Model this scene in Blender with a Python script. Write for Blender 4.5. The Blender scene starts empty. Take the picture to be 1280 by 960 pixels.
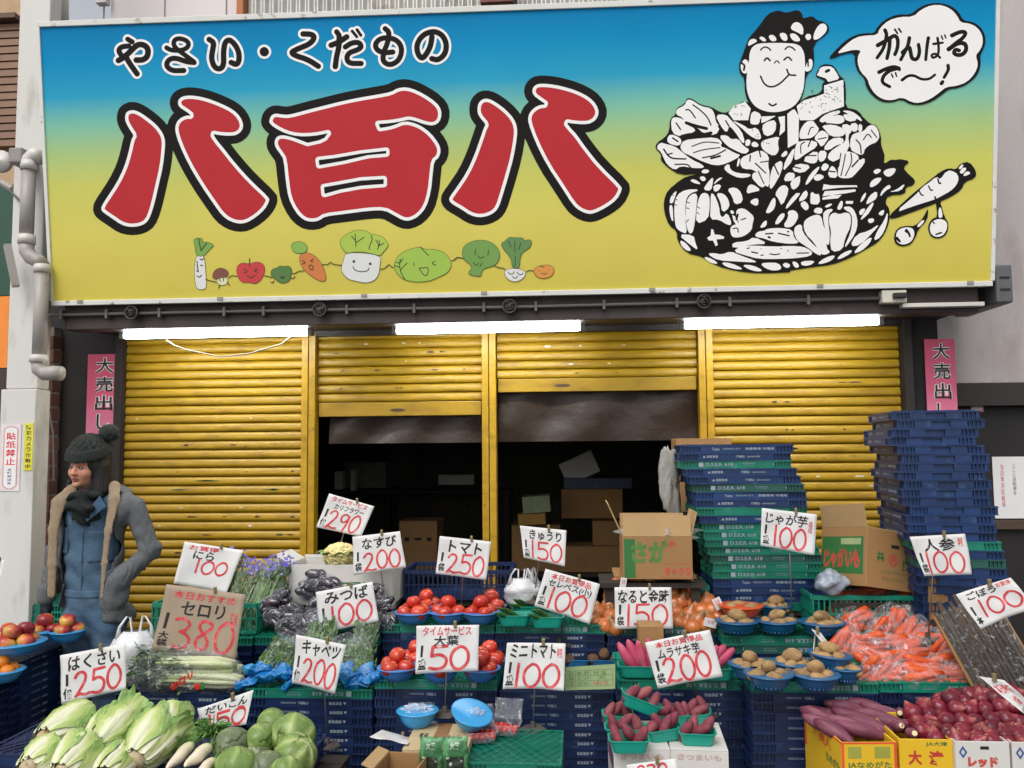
import bpy, bmesh, math, random
import numpy as np
from mathutils import Vector, Matrix, Euler, noise as mnoise

random.seed(7)
SC = bpy.context.scene
COL = SC.collection
R = math.radians

# ------------------------------------------------------------------ camera
F = 1040.0                       # focal length in photo pixels (1280 wide)
CAM = Vector((0, 0, 1.6))
YAW, PITCH, ROLL = R(4.2), R(4.29), R(0.5)
_f = Vector((-math.sin(YAW) * math.cos(PITCH), math.cos(YAW) * math.cos(PITCH), math.sin(PITCH)))
_r0 = Vector((math.cos(YAW), math.sin(YAW), 0))
_u0 = _r0.cross(_f)
_r = _r0 * math.cos(ROLL) - _u0 * math.sin(ROLL)
_u = _u0 * math.cos(ROLL) + _r0 * math.sin(ROLL)
cam_data = bpy.data.cameras.new('camera')
cam = bpy.data.objects.new('camera', cam_data)
COL.objects.link(cam)
cam.matrix_world = Matrix(((_r.x, _u.x, -_f.x, CAM.x), (_r.y, _u.y, -_f.y, CAM.y), (_r.z, _u.z, -_f.z, CAM.z), (0, 0, 0, 1)))
cam_data.sensor_width = 36
cam_data.lens = F / 1280 * 36
cam_data.clip_end = 500
SC.camera = cam

def ray(px, py):
    return _f + _r * ((px - 640) / F) + _u * ((480 - py) / F)
def at(px, py, Y):
    """point of the world where the line of sight through a photo pixel meets the vertical plane y = Y"""
    d = ray(px, py)
    return CAM + d * (Y / d.y)
def atz(px, py, Z):
    d = ray(px, py)
    return CAM + d * ((Z - CAM.z) / d.z)

# ------------------------------------------------------------------ world, sun, exposure
world = bpy.data.worlds.new('World')
SC.world = world
world.use_nodes = True
wn = world.node_tree
bg = wn.nodes['Background']
sky = wn.nodes.new('ShaderNodeTexSky')
sky.sky_type = 'NISHITA'
sky.sun_disc = False
SUN_EL, SUN_ROT = R(52), R(200)
sky.sun_elevation = SUN_EL
sky.sun_rotation = SUN_ROT
sky.dust_density = 3.0
hs = wn.nodes.new('ShaderNodeHueSaturation')
hs.inputs['Saturation'].default_value = 0.22      # overcast: the cloud takes the blue out of the whole sky
wn.links.new(sky.outputs[0], hs.inputs['Color'])
wn.links.new(hs.outputs[0], bg.inputs['Color'])
bg.inputs['Strength'].default_value = 0.15
sun_data = bpy.data.lights.new('sun', 'SUN')
sun_data.energy = 1.1
sun_data.angle = R(35)
sun_data.color = (1.0, 0.97, 0.93)
sun = bpy.data.objects.new('sun', sun_data)
COL.objects.link(sun)
# sun_rotation is clockwise from +Y; this vector points towards the sun
_sd = Vector((math.sin(SUN_ROT) * math.cos(SUN_EL), math.cos(SUN_ROT) * math.cos(SUN_EL), math.sin(SUN_EL)))
sun.rotation_euler = _sd.to_track_quat('Z', 'Y').to_euler()
sun.location = _sd * 20
SC.view_settings.view_transform = 'Standard'
SC.view_settings.look = 'None'
SC.view_settings.exposure = 0.28
SC.view_settings.gamma = 1.0
SC.cycles.max_bounces = 6
SC.cycles.transparent_max_bounces = 12
SC.cycles.use_denoising = True

# ------------------------------------------------------------------ materials
def srgb(c):
    if isinstance(c, str):
        c = tuple(int(c[i:i + 2], 16) / 255 for i in (0, 2, 4))
    return tuple((v / 12.92 if v <= 0.04045 else ((v + 0.055) / 1.055) ** 2.4) for v in c)

_MATS = {}
def M(name, col, rough=0.5, var=0.12, scale=12.0, bump=0.0, bscale=40.0, metal=0.0, spec=0.5, col2=None, mix=(0.45, 0.6), rnd=0.0,
      sss=0.0, coat=0.0, stretch=None, trans=0.0, dirt=None, dscale=6.0, dlo=0.6, dhi=0.72, detail=5.0):
    """Principled material: base colour with soft noise, optional second colour patches, dirt patches and relief"""
    if name in _MATS:
        return _MATS[name]
    m = bpy.data.materials.new(name)
    m.use_nodes = True
    nt = m.node_tree
    N, L = nt.nodes, nt.links
    b = N['Principled BSDF']
    b.inputs['Roughness'].default_value = rough
    b.inputs['Metallic'].default_value = metal
    b.inputs['Specular IOR Level'].default_value = spec
    if coat: b.inputs['Coat Weight'].default_value = coat; b.inputs['Coat Roughness'].default_value = 0.15
    if sss:
        b.inputs['Subsurface Weight'].default_value = sss
        b.inputs['Subsurface Radius'].default_value = (0.02, 0.012, 0.006)
    tc = N.new('ShaderNodeTexCoord')
    vec = tc.outputs['Object']
    if stretch:
        mp = N.new('ShaderNodeMapping'); mp.inputs['Scale'].default_value = stretch
        L.new(vec, mp.inputs['Vector']); vec = mp.outputs[0]
    if rnd >= 0:
        oi = N.new('ShaderNodeObjectInfo')
        va = N.new('ShaderNodeVectorMath'); va.operation = 'MULTIPLY_ADD'
        cmb = N.new('ShaderNodeCombineXYZ')
        for i in range(3): L.new(oi.outputs['Random'], cmb.inputs[i])
        va.inputs[1].default_value = (17, 23, 31)
        L.new(cmb.outputs[0], va.inputs[0]); L.new(vec, va.inputs[2]); vec = va.outputs[0]
    def noise(s, d=detail, dist=0.0):
        n = N.new('ShaderNodeTexNoise'); n.inputs['Scale'].default_value = s; n.inputs['Detail'].default_value = d
        n.inputs['Distortion'].default_value = dist
        L.new(vec, n.inputs['Vector']); return n.outputs['Fac']
    def ramp(f, lo, hi):
        r = N.new('ShaderNodeMapRange'); r.inputs['From Min'].default_value = lo; r.inputs['From Max'].default_value = hi
        L.new(f, r.inputs['Value']); return r.outputs[0]
    def mixc(f, a, c):
        x = N.new('ShaderNodeMix'); x.data_type = 'RGBA'
        L.new(f, x.inputs[0])
        for k, v in ((6, a), (7, c)):
            if isinstance(v, tuple): x.inputs[k].default_value = (*v[:3], 1)
            else: L.new(v, x.inputs[k])
        return x.outputs[2]
    c = srgb(col)
    cur = mixc(ramp(noise(scale), 0.3, 0.7), tuple(v * (1 - var) for v in c), tuple(min(1, v * (1 + var)) for v in c))
    if col2 is not None:
        cur = mixc(ramp(noise(scale * 0.6 + 1.3, 4), mix[0], mix[1]), cur, srgb(col2))
    if dirt is not None:
        cur = mixc(ramp(noise(dscale, 8), dlo, dhi), cur, srgb(dirt))
    if rnd > 0:
        h = N.new('ShaderNodeHueSaturation')
        r1 = N.new('ShaderNodeMapRange'); r1.inputs['To Min'].default_value = 1 - rnd; r1.inputs['To Max'].default_value = 1 + rnd
        L.new(oi.outputs['Random'], r1.inputs['Value']); L.new(r1.outputs[0], h.inputs['Value'])
        L.new(cur, h.inputs['Color']); cur = h.outputs[0]
    L.new(cur, b.inputs['Base Color'])
    if bump:
        bp = N.new('ShaderNodeBump'); bp.inputs['Strength'].default_value = bump; bp.inputs['Distance'].default_value = 0.01
        L.new(noise(bscale, 6), bp.inputs['Height']); L.new(bp.outputs[0], b.inputs['Normal'])
    if trans: b.inputs['Transmission Weight'].default_value = trans
    _MATS[name] = m
    return m

def emit(name, col, s):
    m = bpy.data.materials.new(name); m.use_nodes = True
    b = m.node_tree.nodes['Principled BSDF']
    b.inputs['Base Color'].default_value = (0.8, 0.8, 0.8, 1)
    b.inputs['Emission Color'].default_value = (*col, 1); b.inputs['Emission Strength'].default_value = s
    return m

def film(name, tint=(0.96, 0.97, .99), lo=0.02, hi=0.5, scale=30, rough=0.12, bump=0.5, bs=25):
    """clear plastic film: mostly see-through, with crumpled bright glints"""
    m = bpy.data.materials.new(name); m.use_nodes = True
    nt = m.node_tree; N, L = nt.nodes, nt.links
    N.remove(N['Principled BSDF']); out = N['Material Output']
    tr = N.new('ShaderNodeBsdfTransparent'); tr.inputs[0].default_value = (*tint, 1)
    gl = N.new('ShaderNodeBsdfPrincipled'); gl.inputs['Base Color'].default_value = (0.85, 0.87, 0.9, 1)
    gl.inputs['Roughness'].default_value = rough; gl.inputs['Specular IOR Level'].default_value = 1.0
    tc = N.new('ShaderNodeTexCoord')
    n = N.new('ShaderNodeTexNoise'); n.inputs['Scale'].default_value = scale; n.inputs['Detail'].default_value = 3; n.inputs['Distortion'].default_value = 1.5
    L.new(tc.outputs['Object'], n.inputs['Vector'])
    n2 = N.new('ShaderNodeTexNoise'); n2.inputs['Scale'].default_value = bs; n2.inputs['Detail'].default_value = 4; n2.inputs['Distortion'].default_value = 0.8
    L.new(tc.outputs['Object'], n2.inputs['Vector'])
    bp = N.new('ShaderNodeBump'); bp.inputs['Strength'].default_value = bump; bp.inputs['Distance'].default_value = 0.02
    L.new(n2.outputs['Fac'], bp.inputs['Height']); L.new(bp.outputs[0], gl.inputs['Normal'])
    lw = N.new('ShaderNodeLayerWeight'); lw.inputs['Blend'].default_value = 0.35
    L.new(bp.outputs[0], lw.inputs['Normal'])
    mr = N.new('ShaderNodeMapRange'); mr.inputs['From Min'].default_value = 0.57; mr.inputs['From Max'].default_value = 0.72
    mr.inputs['To Min'].default_value = lo; mr.inputs['To Max'].default_value = hi * 0.6
    L.new(n.outputs['Fac'], mr.inputs['Value'])
    ad = N.new('ShaderNodeMath'); ad.operation = 'MULTIPLY_ADD'; ad.inputs[1].default_value = hi * 0.32; ad.use_clamp = True
    L.new(lw.outputs['Facing'], ad.inputs[0]); L.new(mr.outputs[0], ad.inputs[2])
    mx = N.new('ShaderNodeMixShader')
    L.new(ad.outputs[0], mx.inputs[0]); L.new(tr.outputs[0], mx.inputs[1]); L.new(gl.outputs[0], mx.inputs[2])
    L.new(mx.outputs[0], out.inputs['Surface'])
    return m

# ------------------------------------------------------------------ mesh building
class MB:
    def __init__(s):
        s.v = []; s.f = []; s.mi = []; s.cur = 0
    def add(s, vs, fs, T=None):
        o = len(s.v)
        for p in vs:
            s.v.append(tuple(T @ Vector(p)) if T is not None else tuple(p))
        for f in fs:
            s.f.append(tuple(i + o for i in f)); s.mi.append(s.cur)
        return s
    def box(s, x0, x1, y0, y1, z0, z1, T=None):
        v = [(x, y, z) for z in (z0, z1) for y in (y0, y1) for x in (x0, x1)]
        return s.add(v, [(0, 2, 3, 1), (4, 5, 7, 6), (0, 1, 5, 4), (2, 6, 7, 3), (0, 4, 6, 2), (1, 3, 7, 5)], T)
    def lathe(s, prof, n=24, T=None, sx=1, sy=1):
        """profile of (r, z) from bottom to top"""
        v = []; f = []
        for r, z in prof:
            for k in range(n):
                a = 2 * math.pi * k / n
                v.append((r * math.cos(a) * sx, r * math.sin(a) * sy, z))
        for i in range(len(prof) - 1):
            for k in range(n):
                k2 = (k + 1) % n
                f.append((i * n + k, i * n + k2, (i + 1) * n + k2, (i + 1) * n + k))
        if prof[0][0] > 1e-6: f.append(tuple(range(n))[::-1])
        if prof[-1][0] > 1e-6: f.append(tuple((len(prof) - 1) * n + k for k in range(n)))
        return s.add(v, f, T)
    def tube(s, pts, r, n=8, caps=True):
        pts = [Vector(p) for p in pts]
        rs = r if isinstance(r, (list, tuple)) else [r] * len(pts)
        v = []; f = []
        up = None
        for i, p in enumerate(pts):
            t = (pts[min(i + 1, len(pts) - 1)] - pts[max(i - 1, 0)]).normalized()
            if up is None:
                up = Vector((0, 0, 1)) if abs(t.z) < 0.9 else Vector((1, 0, 0))
            a = t.cross(up)
            if a.length < 1e-6: a = t.cross(Vector((0.3, 1, 0.2)))
            a.normalize(); b = a.cross(t).normalized(); up = b
            for k in range(n):
                q = 2 * math.pi * k / n
                v.append(p + a * (math.cos(q) * rs[i]) + b * (math.sin(q) * rs[i]))
        for i in range(len(pts) - 1):
            for k in range(n):
                k2 = (k + 1) % n
                f.append((i * n + k, (i + 1) * n + k, (i + 1) * n + k2, i * n + k2))
        if caps:
            f.append(tuple(range(n))); f.append(tuple((len(pts) - 1) * n + k for k in range(n))[::-1])
        return s.add(v, f)
    def sheet(s, fn, nu, nv, double=False):
        v = [fn(i / nu, j / nv) for j in range(nv + 1) for i in range(nu + 1)]
        f = [(j * (nu + 1) + i, j * (nu + 1) + i + 1, (j + 1) * (nu + 1) + i + 1, (j + 1) * (nu + 1) + i) for j in range(nv) for i in range(nu)]
        return s.add(v, f)
    def mesh(s, name, smooth=False, fix=True):
        me = bpy.data.meshes.new(name)
        me.from_pydata(s.v, [], s.f)
        if any(s.mi): me.polygons.foreach_set('material_index', s.mi)
        if smooth: me.polygons.foreach_set('use_smooth', [True] * len(me.polygons))
        if fix:
            bm = bmesh.new(); bm.from_mesh(me)
            bmesh.ops.remove_doubles(bm, verts=bm.verts, dist=1e-6)
            bmesh.ops.recalc_face_normals(bm, faces=bm.faces); bm.to_mesh(me); bm.free()
        me.update()
        return me

def obj(name, me, mat=None, parent=None, Mx=None, bevel=0, sub=0, solid=0, kind=None, autosmooth=False):
    if isinstance(me, MB): me = me.mesh(name)
    o = bpy.data.objects.new(name, me)
    COL.objects.link(o)
    if mat is not None and not me.materials:
        for x in (mat if isinstance(mat, (list, tuple)) else [mat]): me.materials.append(x)
    if parent is not None: o.parent = parent
    if Mx is not None: o.matrix_local = Mx
    if solid:
        md = o.modifiers.new('solid', 'SOLIDIFY'); md.thickness = solid; md.offset = 0
    if bevel:
        md = o.modifiers.new('bevel', 'BEVEL'); md.width = bevel; md.segments = 2; md.limit_method = 'ANGLE'
    if sub:
        md = o.modifiers.new('sub', 'SUBSURF'); md.levels = sub; md.render_levels = sub
    if kind: o['kind'] = kind
    return o
def tag(o, label, cat, group=None):
    o['label'] = label; o['category'] = cat
    if group: o['group'] = group
    return o
def thing(name, label, cat, Mx=None, group=None):
    o = bpy.data.objects.new(name, None); COL.objects.link(o)
    o.empty_display_size = 0.1
    if Mx is not None: o.matrix_world = Mx
    return tag(o, label, cat, group)
def kids(o):
    return [c for c in bpy.data.objects if c.parent == o]
_KC = {}
def dup(root, Mx, label=None, group=None):
    """copy of a thing with copies of its parts and sub-parts"""
    if root.name not in _KC:
        _KC[root.name] = [(c, kids(c)) for c in kids(root)]
    r = root.copy(); COL.objects.link(r); r.matrix_world = Mx
    if label: r['label'] = label
    if group: r['group'] = group
    for ch, gs in _KC[root.name]:
        c = ch.copy(); COL.objects.link(c); c.parent = r
        for g in gs:
            d = g.copy(); COL.objects.link(d); d.parent = c
    return r
def struct(name, me, mat, parent=None, **k):
    o = obj(name, me, mat, parent, **k)
    if parent is None: o['kind'] = 'structure'
    return o
def TRS(p, rx=0, ry=0, rz=0, s=1):
    sc = Matrix.Diagonal((s, s, s, 1)) if not isinstance(s, (tuple, list)) else Matrix.Diagonal((*s, 1))
    return Matrix.Translation(Vector(p)) @ Euler((rx, ry, rz)).to_matrix().to_4x4() @ sc
def rough_up(me, amp, scale, seed=0, ax=(1, 1, 1)):
    """push a mesh's points about with smooth noise"""
    for v in me.vertices:
        n = mnoise.noise_vector(v.co * scale + Vector((seed * 3.1, seed * 1.7, seed)))
        v.co += Vector((n.x * ax[0], n.y * ax[1], n.z * ax[2])) * amp
    me.update()
    return me

# ------------------------------------------------------------------ signed-distance modelling (surface nets) for organic bodies
def nets(fn, lo, hi, step, name='body'):
    lo = np.array(lo, float); hi = np.array(hi, float)
    n = np.ceil((hi - lo) / step).astype(int) + 1
    ax = [lo[i] + np.arange(n[i]) * step for i in range(3)]
    X, Y, Z = np.meshgrid(*ax, indexing='ij')
    D = fn(X, Y, Z).astype(np.float32)
    S = D < 0
    c = np.zeros(tuple(n - 1), int)
    for i in (0, 1):
        for j in (0, 1):
            for k in (0, 1):
                c += S[i:n[0] - 1 + i, j:n[1] - 1 + j, k:n[2] - 1 + k]
    act = (c > 0) & (c < 8)
    idx = -np.ones(act.shape, int); idx[act] = np.arange(act.sum())
    I, J, K = np.nonzero(act)
    P = np.zeros((len(I), 3)); W = np.zeros(len(I))
    corners = [(i, j, k) for i in (0, 1) for j in (0, 1) for k in (0, 1)]
    for a in corners:
        for b in corners:
            if a < b and sum(abs(p - q) for p, q in zip(a, b)) == 1:
                da = D[I + a[0], J + a[1], K + a[2]]; db = D[I + b[0], J + b[1], K + b[2]]
                m = (da < 0) != (db < 0)
                t = np.where(m, da / np.where(m, da - db, 1), 0)
                for d in range(3):
                    P[:, d] += np.where(m, a[d] + t * (b[d] - a[d]), 0)
                W += m
    P = P / W[:, None] + np.stack([I, J, K], 1)
    P = lo + P * step
    faces = []
    for d in range(3):
        sl0 = [slice(1, n[i] - 1) for i in range(3)]; sl1 = list(sl0)
        sl0[d] = slice(0, n[d] - 1); sl1[d] = slice(1, n[d])
        a = S[tuple(sl0)]; b = S[tuple(sl1)]
        for flip, msk in ((False, a & ~b), (True, ~a & b)):
            q = np.array(np.nonzero(msk)).T
            off = np.ones(3, int); off[d] = 0
            q = q + off
            e1 = np.zeros(3, int); e2 = np.zeros(3, int); e1[(d + 1) % 3] = 1; e2[(d + 2) % 3] = 1
            g = [idx[tuple((q - o).T)] for o in (e1 + e2, e2, 0 * e1, e1)]
            if flip: g = g[::-1]
            faces.append(np.stack(g, 1))
    Fc = np.concatenate(faces)
    Fc = Fc[(Fc >= 0).all(1)]
    me = bpy.data.meshes.new(name)
    me.from_pydata(P.tolist(), [], Fc.tolist())
    me.polygons.foreach_set('use_smooth', [True] * len(me.polygons))
    me.update()
    return me
def smin(a, b, k):
    h = np.clip(0.5 + 0.5 * (b - a) / k, 0, 1)
    return b * (1 - h) + a * h - k * h * (1 - h)
def smax(a, b, k): return -smin(-a, -b, k)
def cap(X, Y, Z, a, b, ra, rb=None, fl=1.0):
    """tapered capsule; fl flattens it front to back"""
    rb = ra if rb is None else rb
    a = np.array(a, float); b = np.array(b, float); ab = b - a
    t = np.clip(((X - a[0]) * ab[0] + (Y - a[1]) * ab[1] + (Z - a[2]) * ab[2]) / max(ab @ ab, 1e-9), 0, 1)
    return np.sqrt((X - a[0] - t * ab[0]) ** 2 + ((Y - a[1] - t * ab[1]) / fl) ** 2 + (Z - a[2] - t * ab[2]) ** 2) - (ra + t * (rb - ra))
def ell(X, Y, Z, c, r):
    k = np.sqrt(((X - c[0]) / r[0]) ** 2 + ((Y - c[1]) / r[1]) ** 2 + ((Z - c[2]) / r[2]) ** 2)
    return (k - 1) * min(r)

# ------------------------------------------------------------------ flat print: 2-D shapes -> thin geometry
def chaikin(p, n=2, closed=True):
    for _ in range(n):
        q = []
        m = len(p)
        for i in range(m if closed else m - 1):
            a, b = p[i], p[(i + 1) % m]
            q.append((a[0] * .75 + b[0] * .25, a[1] * .75 + b[1] * .25)); q.append((a[0] * .25 + b[0] * .75, a[1] * .25 + b[1] * .75))
        if not closed: q = [p[0]] + q + [p[-1]]
        p = q
    return p
class Art:
    """a 2-D field; step is the sampling, in the art's own units"""
    def __init__(s, x0, y0, x1, y1, step):
        s.b = (x0, y0, x1, y1); s.st = step
        s.x = np.arange(x0, x1 + step, step); s.y = np.arange(y0, y1 + step, step)
        s.D = np.full((len(s.y), len(s.x)), 1e3, np.float32)
    def _win(s, pts, pad):
        xs = [p[0] for p in pts]; ys = [p[1] for p in pts]
        i0 = max(0, int((min(xs) - pad - s.b[0]) / s.st)); i1 = min(len(s.x), int((max(xs) + pad - s.b[0]) / s.st) + 2)
        j0 = max(0, int((min(ys) - pad - s.b[1]) / s.st)); j1 = min(len(s.y), int((max(ys) + pad - s.b[1]) / s.st) + 2)
        return slice(j0, j1), slice(i0, i1)
    def _seg(s, X, Y, a, b):
        dx, dy = b[0] - a[0], b[1] - a[1]
        t = np.clip(((X - a[0]) * dx + (Y - a[1]) * dy) / max(dx * dx + dy * dy, 1e-9), 0, 1)
        return np.hypot(X - a[0] - t * dx, Y - a[1] - t * dy), t
    def stroke(s, pts, r, smooth=2, pad=0, r1=None):
        if smooth and len(pts) > 2: pts = chaikin(pts, smooth, False)
        w = s._win(pts, max(r, r1 or 0) + pad + 2 * s.st)
        X, Y = np.meshgrid(s.x[w[1]], s.y[w[0]])
        if X.size == 0: return s
        d = np.full(X.shape, 1e3)
        n = max(len(pts) - 1, 1)
        for i in range(n):
            q, t = s._seg(X, Y, pts[i], pts[min(i + 1, len(pts) - 1)])
            rr = r if r1 is None else r + (r1 - r) * (i + t) / n
            d = np.minimum(d, q - rr)
        s.D[w] = np.minimum(s.D[w], d)
        return s
    def poly(s, pts, smooth=2, pad=0, holes=(), off=0.0):
        if smooth: pts = chaikin(pts, smooth)
        w = s._win(pts, pad + 2 * s.st)
        X, Y = np.meshgrid(s.x[w[1]], s.y[w[0]])
        if X.size == 0: return s
        d = np.full(X.shape, 1e3); ins = np.zeros(X.shape, bool)
        for loop in (pts, *holes):
            m = len(loop)
            for i in range(m):
                a, b = loop[i], loop[(i + 1) % m]
                q, _ = s._seg(X, Y, a, b)
                d = np.minimum(d, q)
                if a[1] != b[1]:
                    c = ((a[1] > Y) != (b[1] > Y)) & (X < (b[0] - a[0]) * (Y - a[1]) / (b[1] - a[1]) + a[0])
                    ins ^= c
        d = np.where(ins, -d, d) - off
        s.D[w] = np.minimum(s.D[w], d)
        return s
    def mesh(s, name, mp, level=0.0):
        """marching squares with runs of full cells merged; mp maps (x, y) to a point"""
        D = s.D - level
        ny, nx = D.shape
        V = []; Fs = []; cache = {}
        def vt(key, x, y):
            if key not in cache:
                cache[key] = len(V); V.append(mp(x, y))
            return cache[key]
        S = D < 0
        cnt = S[:-1, :-1].astype(int) + S[1:, :-1] + S[:-1, 1:] + S[1:, 1:]
        full = cnt == 4
        for j in range(ny - 1):
            row = full[j]
            if not row.any() and not (cnt[j] > 0).any(): continue
            i = 0
            e = np.flatnonzero(np.diff(np.concatenate(([0], row.view(np.int8), [0]))))
            for a, b in zip(e[::2], e[1::2]):
                a = int(a); b = int(b)
                while a < b:
                    c2 = min(b, a + 60)
                    Fs.append((vt((j, a), s.x[a], s.y[j]), vt((j, c2), s.x[c2], s.y[j]), vt((j + 1, c2), s.x[c2], s.y[j + 1]), vt((j + 1, a), s.x[a], s.y[j + 1])))
                    a = c2
            for i in np.flatnonzero((cnt[j] > 0) & ~row):
                i = int(i)
                cs = [(j, i), (j, i + 1), (j + 1, i + 1), (j + 1, i)]
                poly = []
                for k in range(4):
                    p, q = cs[k], cs[(k + 1) % 4]
                    dp, dq = D[p], D[q]
                    if dp < 0: poly.append(vt(p, s.x[p[1]], s.y[p[0]]))
                    if (dp < 0) != (dq < 0):
                        t = float(dp / (dp - dq)); t = min(max(t, 0.01), 0.99)
                        if p > q: key = (q, p)
                        else: key = (p, q)
                        poly.append(vt(key, s.x[p[1]] + t * (s.x[q[1]] - s.x[p[1]]), s.y[p[0]] + t * (s.y[q[0]] - s.y[p[0]])))
                if len(poly) >= 3: Fs.append(tuple(poly))
        me = bpy.data.meshes.new(name)
        me.from_pydata([tuple(p) for p in V], [], Fs)
        me.update()
        return me

# text from the built-in font, as points and faces in (x, y), one em high
_TX = {}
def text_mesh(s, bold=0.0, sp=1.0, vert=False):
    k = (s, bold, sp, vert)
    if k in _TX: return _TX[k]
    cu = bpy.data.curves.new('t', 'FONT')
    cu.body = '\n'.join(s) if vert else s
    cu.align_x = 'CENTER' if vert else 'LEFT'
    cu.offset = bold; cu.resolution_u = 2; cu.space_character = sp
    cu.fill_mode = 'FRONT'
    o = bpy.data.objects.new('t', cu)
    COL.objects.link(o)
    bpy.context.view_layer.update()
    dg = bpy.context.evaluated_depsgraph_get()
    me = bpy.data.meshes.new_from_object(o.evaluated_get(dg))
    v = np.array([p.co[:2] for p in me.vertices]) if len(me.vertices) else np.zeros((0, 2))
    f = [tuple(p.vertices) for p in me.polygons]
    bpy.data.meshes.remove(me); bpy.data.objects.remove(o); bpy.data.curves.remove(cu)
    if len(v):
        lo, hi = v.min(0), v.max(0)
        v = (v - lo) / np.maximum(hi - lo, 1e-6)          # unit box, y up
    _TX[k] = (v, f)
    return _TX[k]
def put_text(mb, s, box, mp, bold=0.0, vert=False, wob=0.0, seed=0, slant=0.0):
    """fit a string into box (u0, v0, u1, v1) of a surface (v down), mapped by mp(u, v)"""
    v, f = text_mesh(s, bold, 1.0, vert)
    u0, v0, u1, v1 = box
    pts = []
    for x, y in v:
        if wob:
            n = mnoise.noise_vector(Vector((x * 5, y * 3, seed * 5.3)))
            x, y = x + n.x * wob, y + n.y * wob * 1.5
        pts.append(mp(u0 + (x + slant * (y - .5)) * (u1 - u0), v1 + y * (v0 - v1)))
    mb.add(pts, f)
    return mb
# ================================================================== THE PLACE
YW = 5.6                                   # plane of the shutters
m_asph = M('asphalt', '6b6a68', 0.9, 0.25, 30, bump=0.5, bscale=200, rnd=-1)
m_darkwall = M('dark_brown_panel', '2b2422', 0.6, 0.2, 5, bump=0.1, rnd=-1)
m_dark = M('black_brown', '1d1918', 0.7, 0.25, 6, rnd=-1)
m_plaster = M('pinkish_plaster', 'b3aba9', 0.85, 0.07, 2, bump=0.4, bscale=60, rnd=-1, dirt='8c7d79', dscale=3.5, dlo=0.52, dhi=0.8, stretch=(1, 1, .4))
m_white = M('white_pillar', 'cfcdc7', 0.6, 0.05, 2, bump=0.12, bscale=12, rnd=-1, dirt='9a9488', dscale=7, dlo=0.56, dhi=0.8, stretch=(1, 1, .35))
m_panel = M('cream_panel', 'd8cfcd', 0.6, 0.04, 3, rnd=-1)
m_pvc = M('grey_pvc', 'a09a94', 0.45, 0.08, 5, rnd=-1, dirt='8b8175', dscale=9)
m_pvcw = M('pale_pvc', 'c9c5be', 0.4, 0.06, 5, rnd=-1)
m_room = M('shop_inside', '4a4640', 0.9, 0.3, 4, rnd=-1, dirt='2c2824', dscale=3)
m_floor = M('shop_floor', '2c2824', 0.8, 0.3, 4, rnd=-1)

def at0(px, py, Y): return at(px, py, Y)
# ground
mb = MB(); mb.add([(-60, -60, 0), (60, -60, 0), (60, 60, 0), (-60, 60, 0)], [(0, 1, 2, 3)])
struct('ground', mb, m_asph)

# shop room behind the shutters
g = MB()
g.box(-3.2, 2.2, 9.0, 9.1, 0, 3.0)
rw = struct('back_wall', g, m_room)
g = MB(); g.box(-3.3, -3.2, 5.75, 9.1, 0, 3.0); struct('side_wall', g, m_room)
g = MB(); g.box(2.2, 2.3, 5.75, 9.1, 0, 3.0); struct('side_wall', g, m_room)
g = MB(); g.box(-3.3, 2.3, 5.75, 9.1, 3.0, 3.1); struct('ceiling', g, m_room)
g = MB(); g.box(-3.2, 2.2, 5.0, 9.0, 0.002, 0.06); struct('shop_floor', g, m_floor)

# upper facade behind the sign
m_corr = M('corrugated_steel', 'b9b7b0', 0.35, 0.12, 4, metal=0.6, rnd=-1, dirt='80694f', dscale=3, dlo=0.58, dhi=0.7)
fac = thing('shop_building', 'upper facade of the shop rising behind the top of the big sign', 'building', Matrix())
XL0, XL1 = at(95, 20, 5.65).x, at(297, 20, 5.65).x
g = MB(); g.box(-3.4, XL1, 5.75, 5.95, 2.9, 6.5)
obj('wall', g, m_panel, fac)
g = MB()
for k in range(3):
    x = XL0 + 0.15 + k * (XL1 - XL0) / 2.6
    g.box(x, x + 0.008, 5.744, 5.752, 2.9, 6.5)
obj('panel_joint', g, M('joint_grey', '8f8887', 0.8, rnd=-1), fac)
# corrugated sheet: real corrugation
x0c, x1c = at(313, 10, 5.72).x, at(862, 10, 5.72).x
g = MB()
n = int((x1c - x0c) / 0.011)
pts = []
for i in range(n + 1):
    x = x0c + (x1c - x0c) * i / n
    pts.append((x, 5.70 + 0.018 * math.sin(i * math.pi / 3.0)))
v = [(x, y, 3.6) for x, y in pts] + [(x, y, 6.4) for x, y in pts]
g.add(v, [(i, i + 1, n + 2 + i, n + 1 + i) for i in range(n)])
obj('corrugated_sheet', g.mesh('corrugated_sheet', smooth=True), m_corr, fac)
g = MB(); g.box(x1c, 2.5, 5.72, 5.95, 3.0, 6.5); obj('wall', g, m_panel, fac)
g = MB(); g.box(at(297, 10, 5.68).x, at(305, 10, 5.68).x, 5.66, 5.75, 3.2, 6.5); obj('trim', g, M('orange_wood', 'b06a36', 0.6, rnd=-1), fac)
g = MB(); g.box(at(601, 0, 5.6).x, at(642, 0, 5.6).x, 5.55, 5.69, at(620, 7, 5.6).z, 4.9)
obj('bracket', g, M('rust_red_steel', '7a4a3c', 0.7, dirt='4b2c22', rnd=-1), fac, bevel=0.005)
g = MB(); g.box(at(120, 2, 5.7).x, at(133, 2, 5.7).x, 5.69, 5.75, at(120, 4, 5.7).z, 5.0); obj('vent', g, m_pvcw, fac)
g = MB(); g.box(XL1, x0c, 5.76, 5.95, 2.9, 6.5); obj('wall', g, m_panel, fac)

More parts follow.
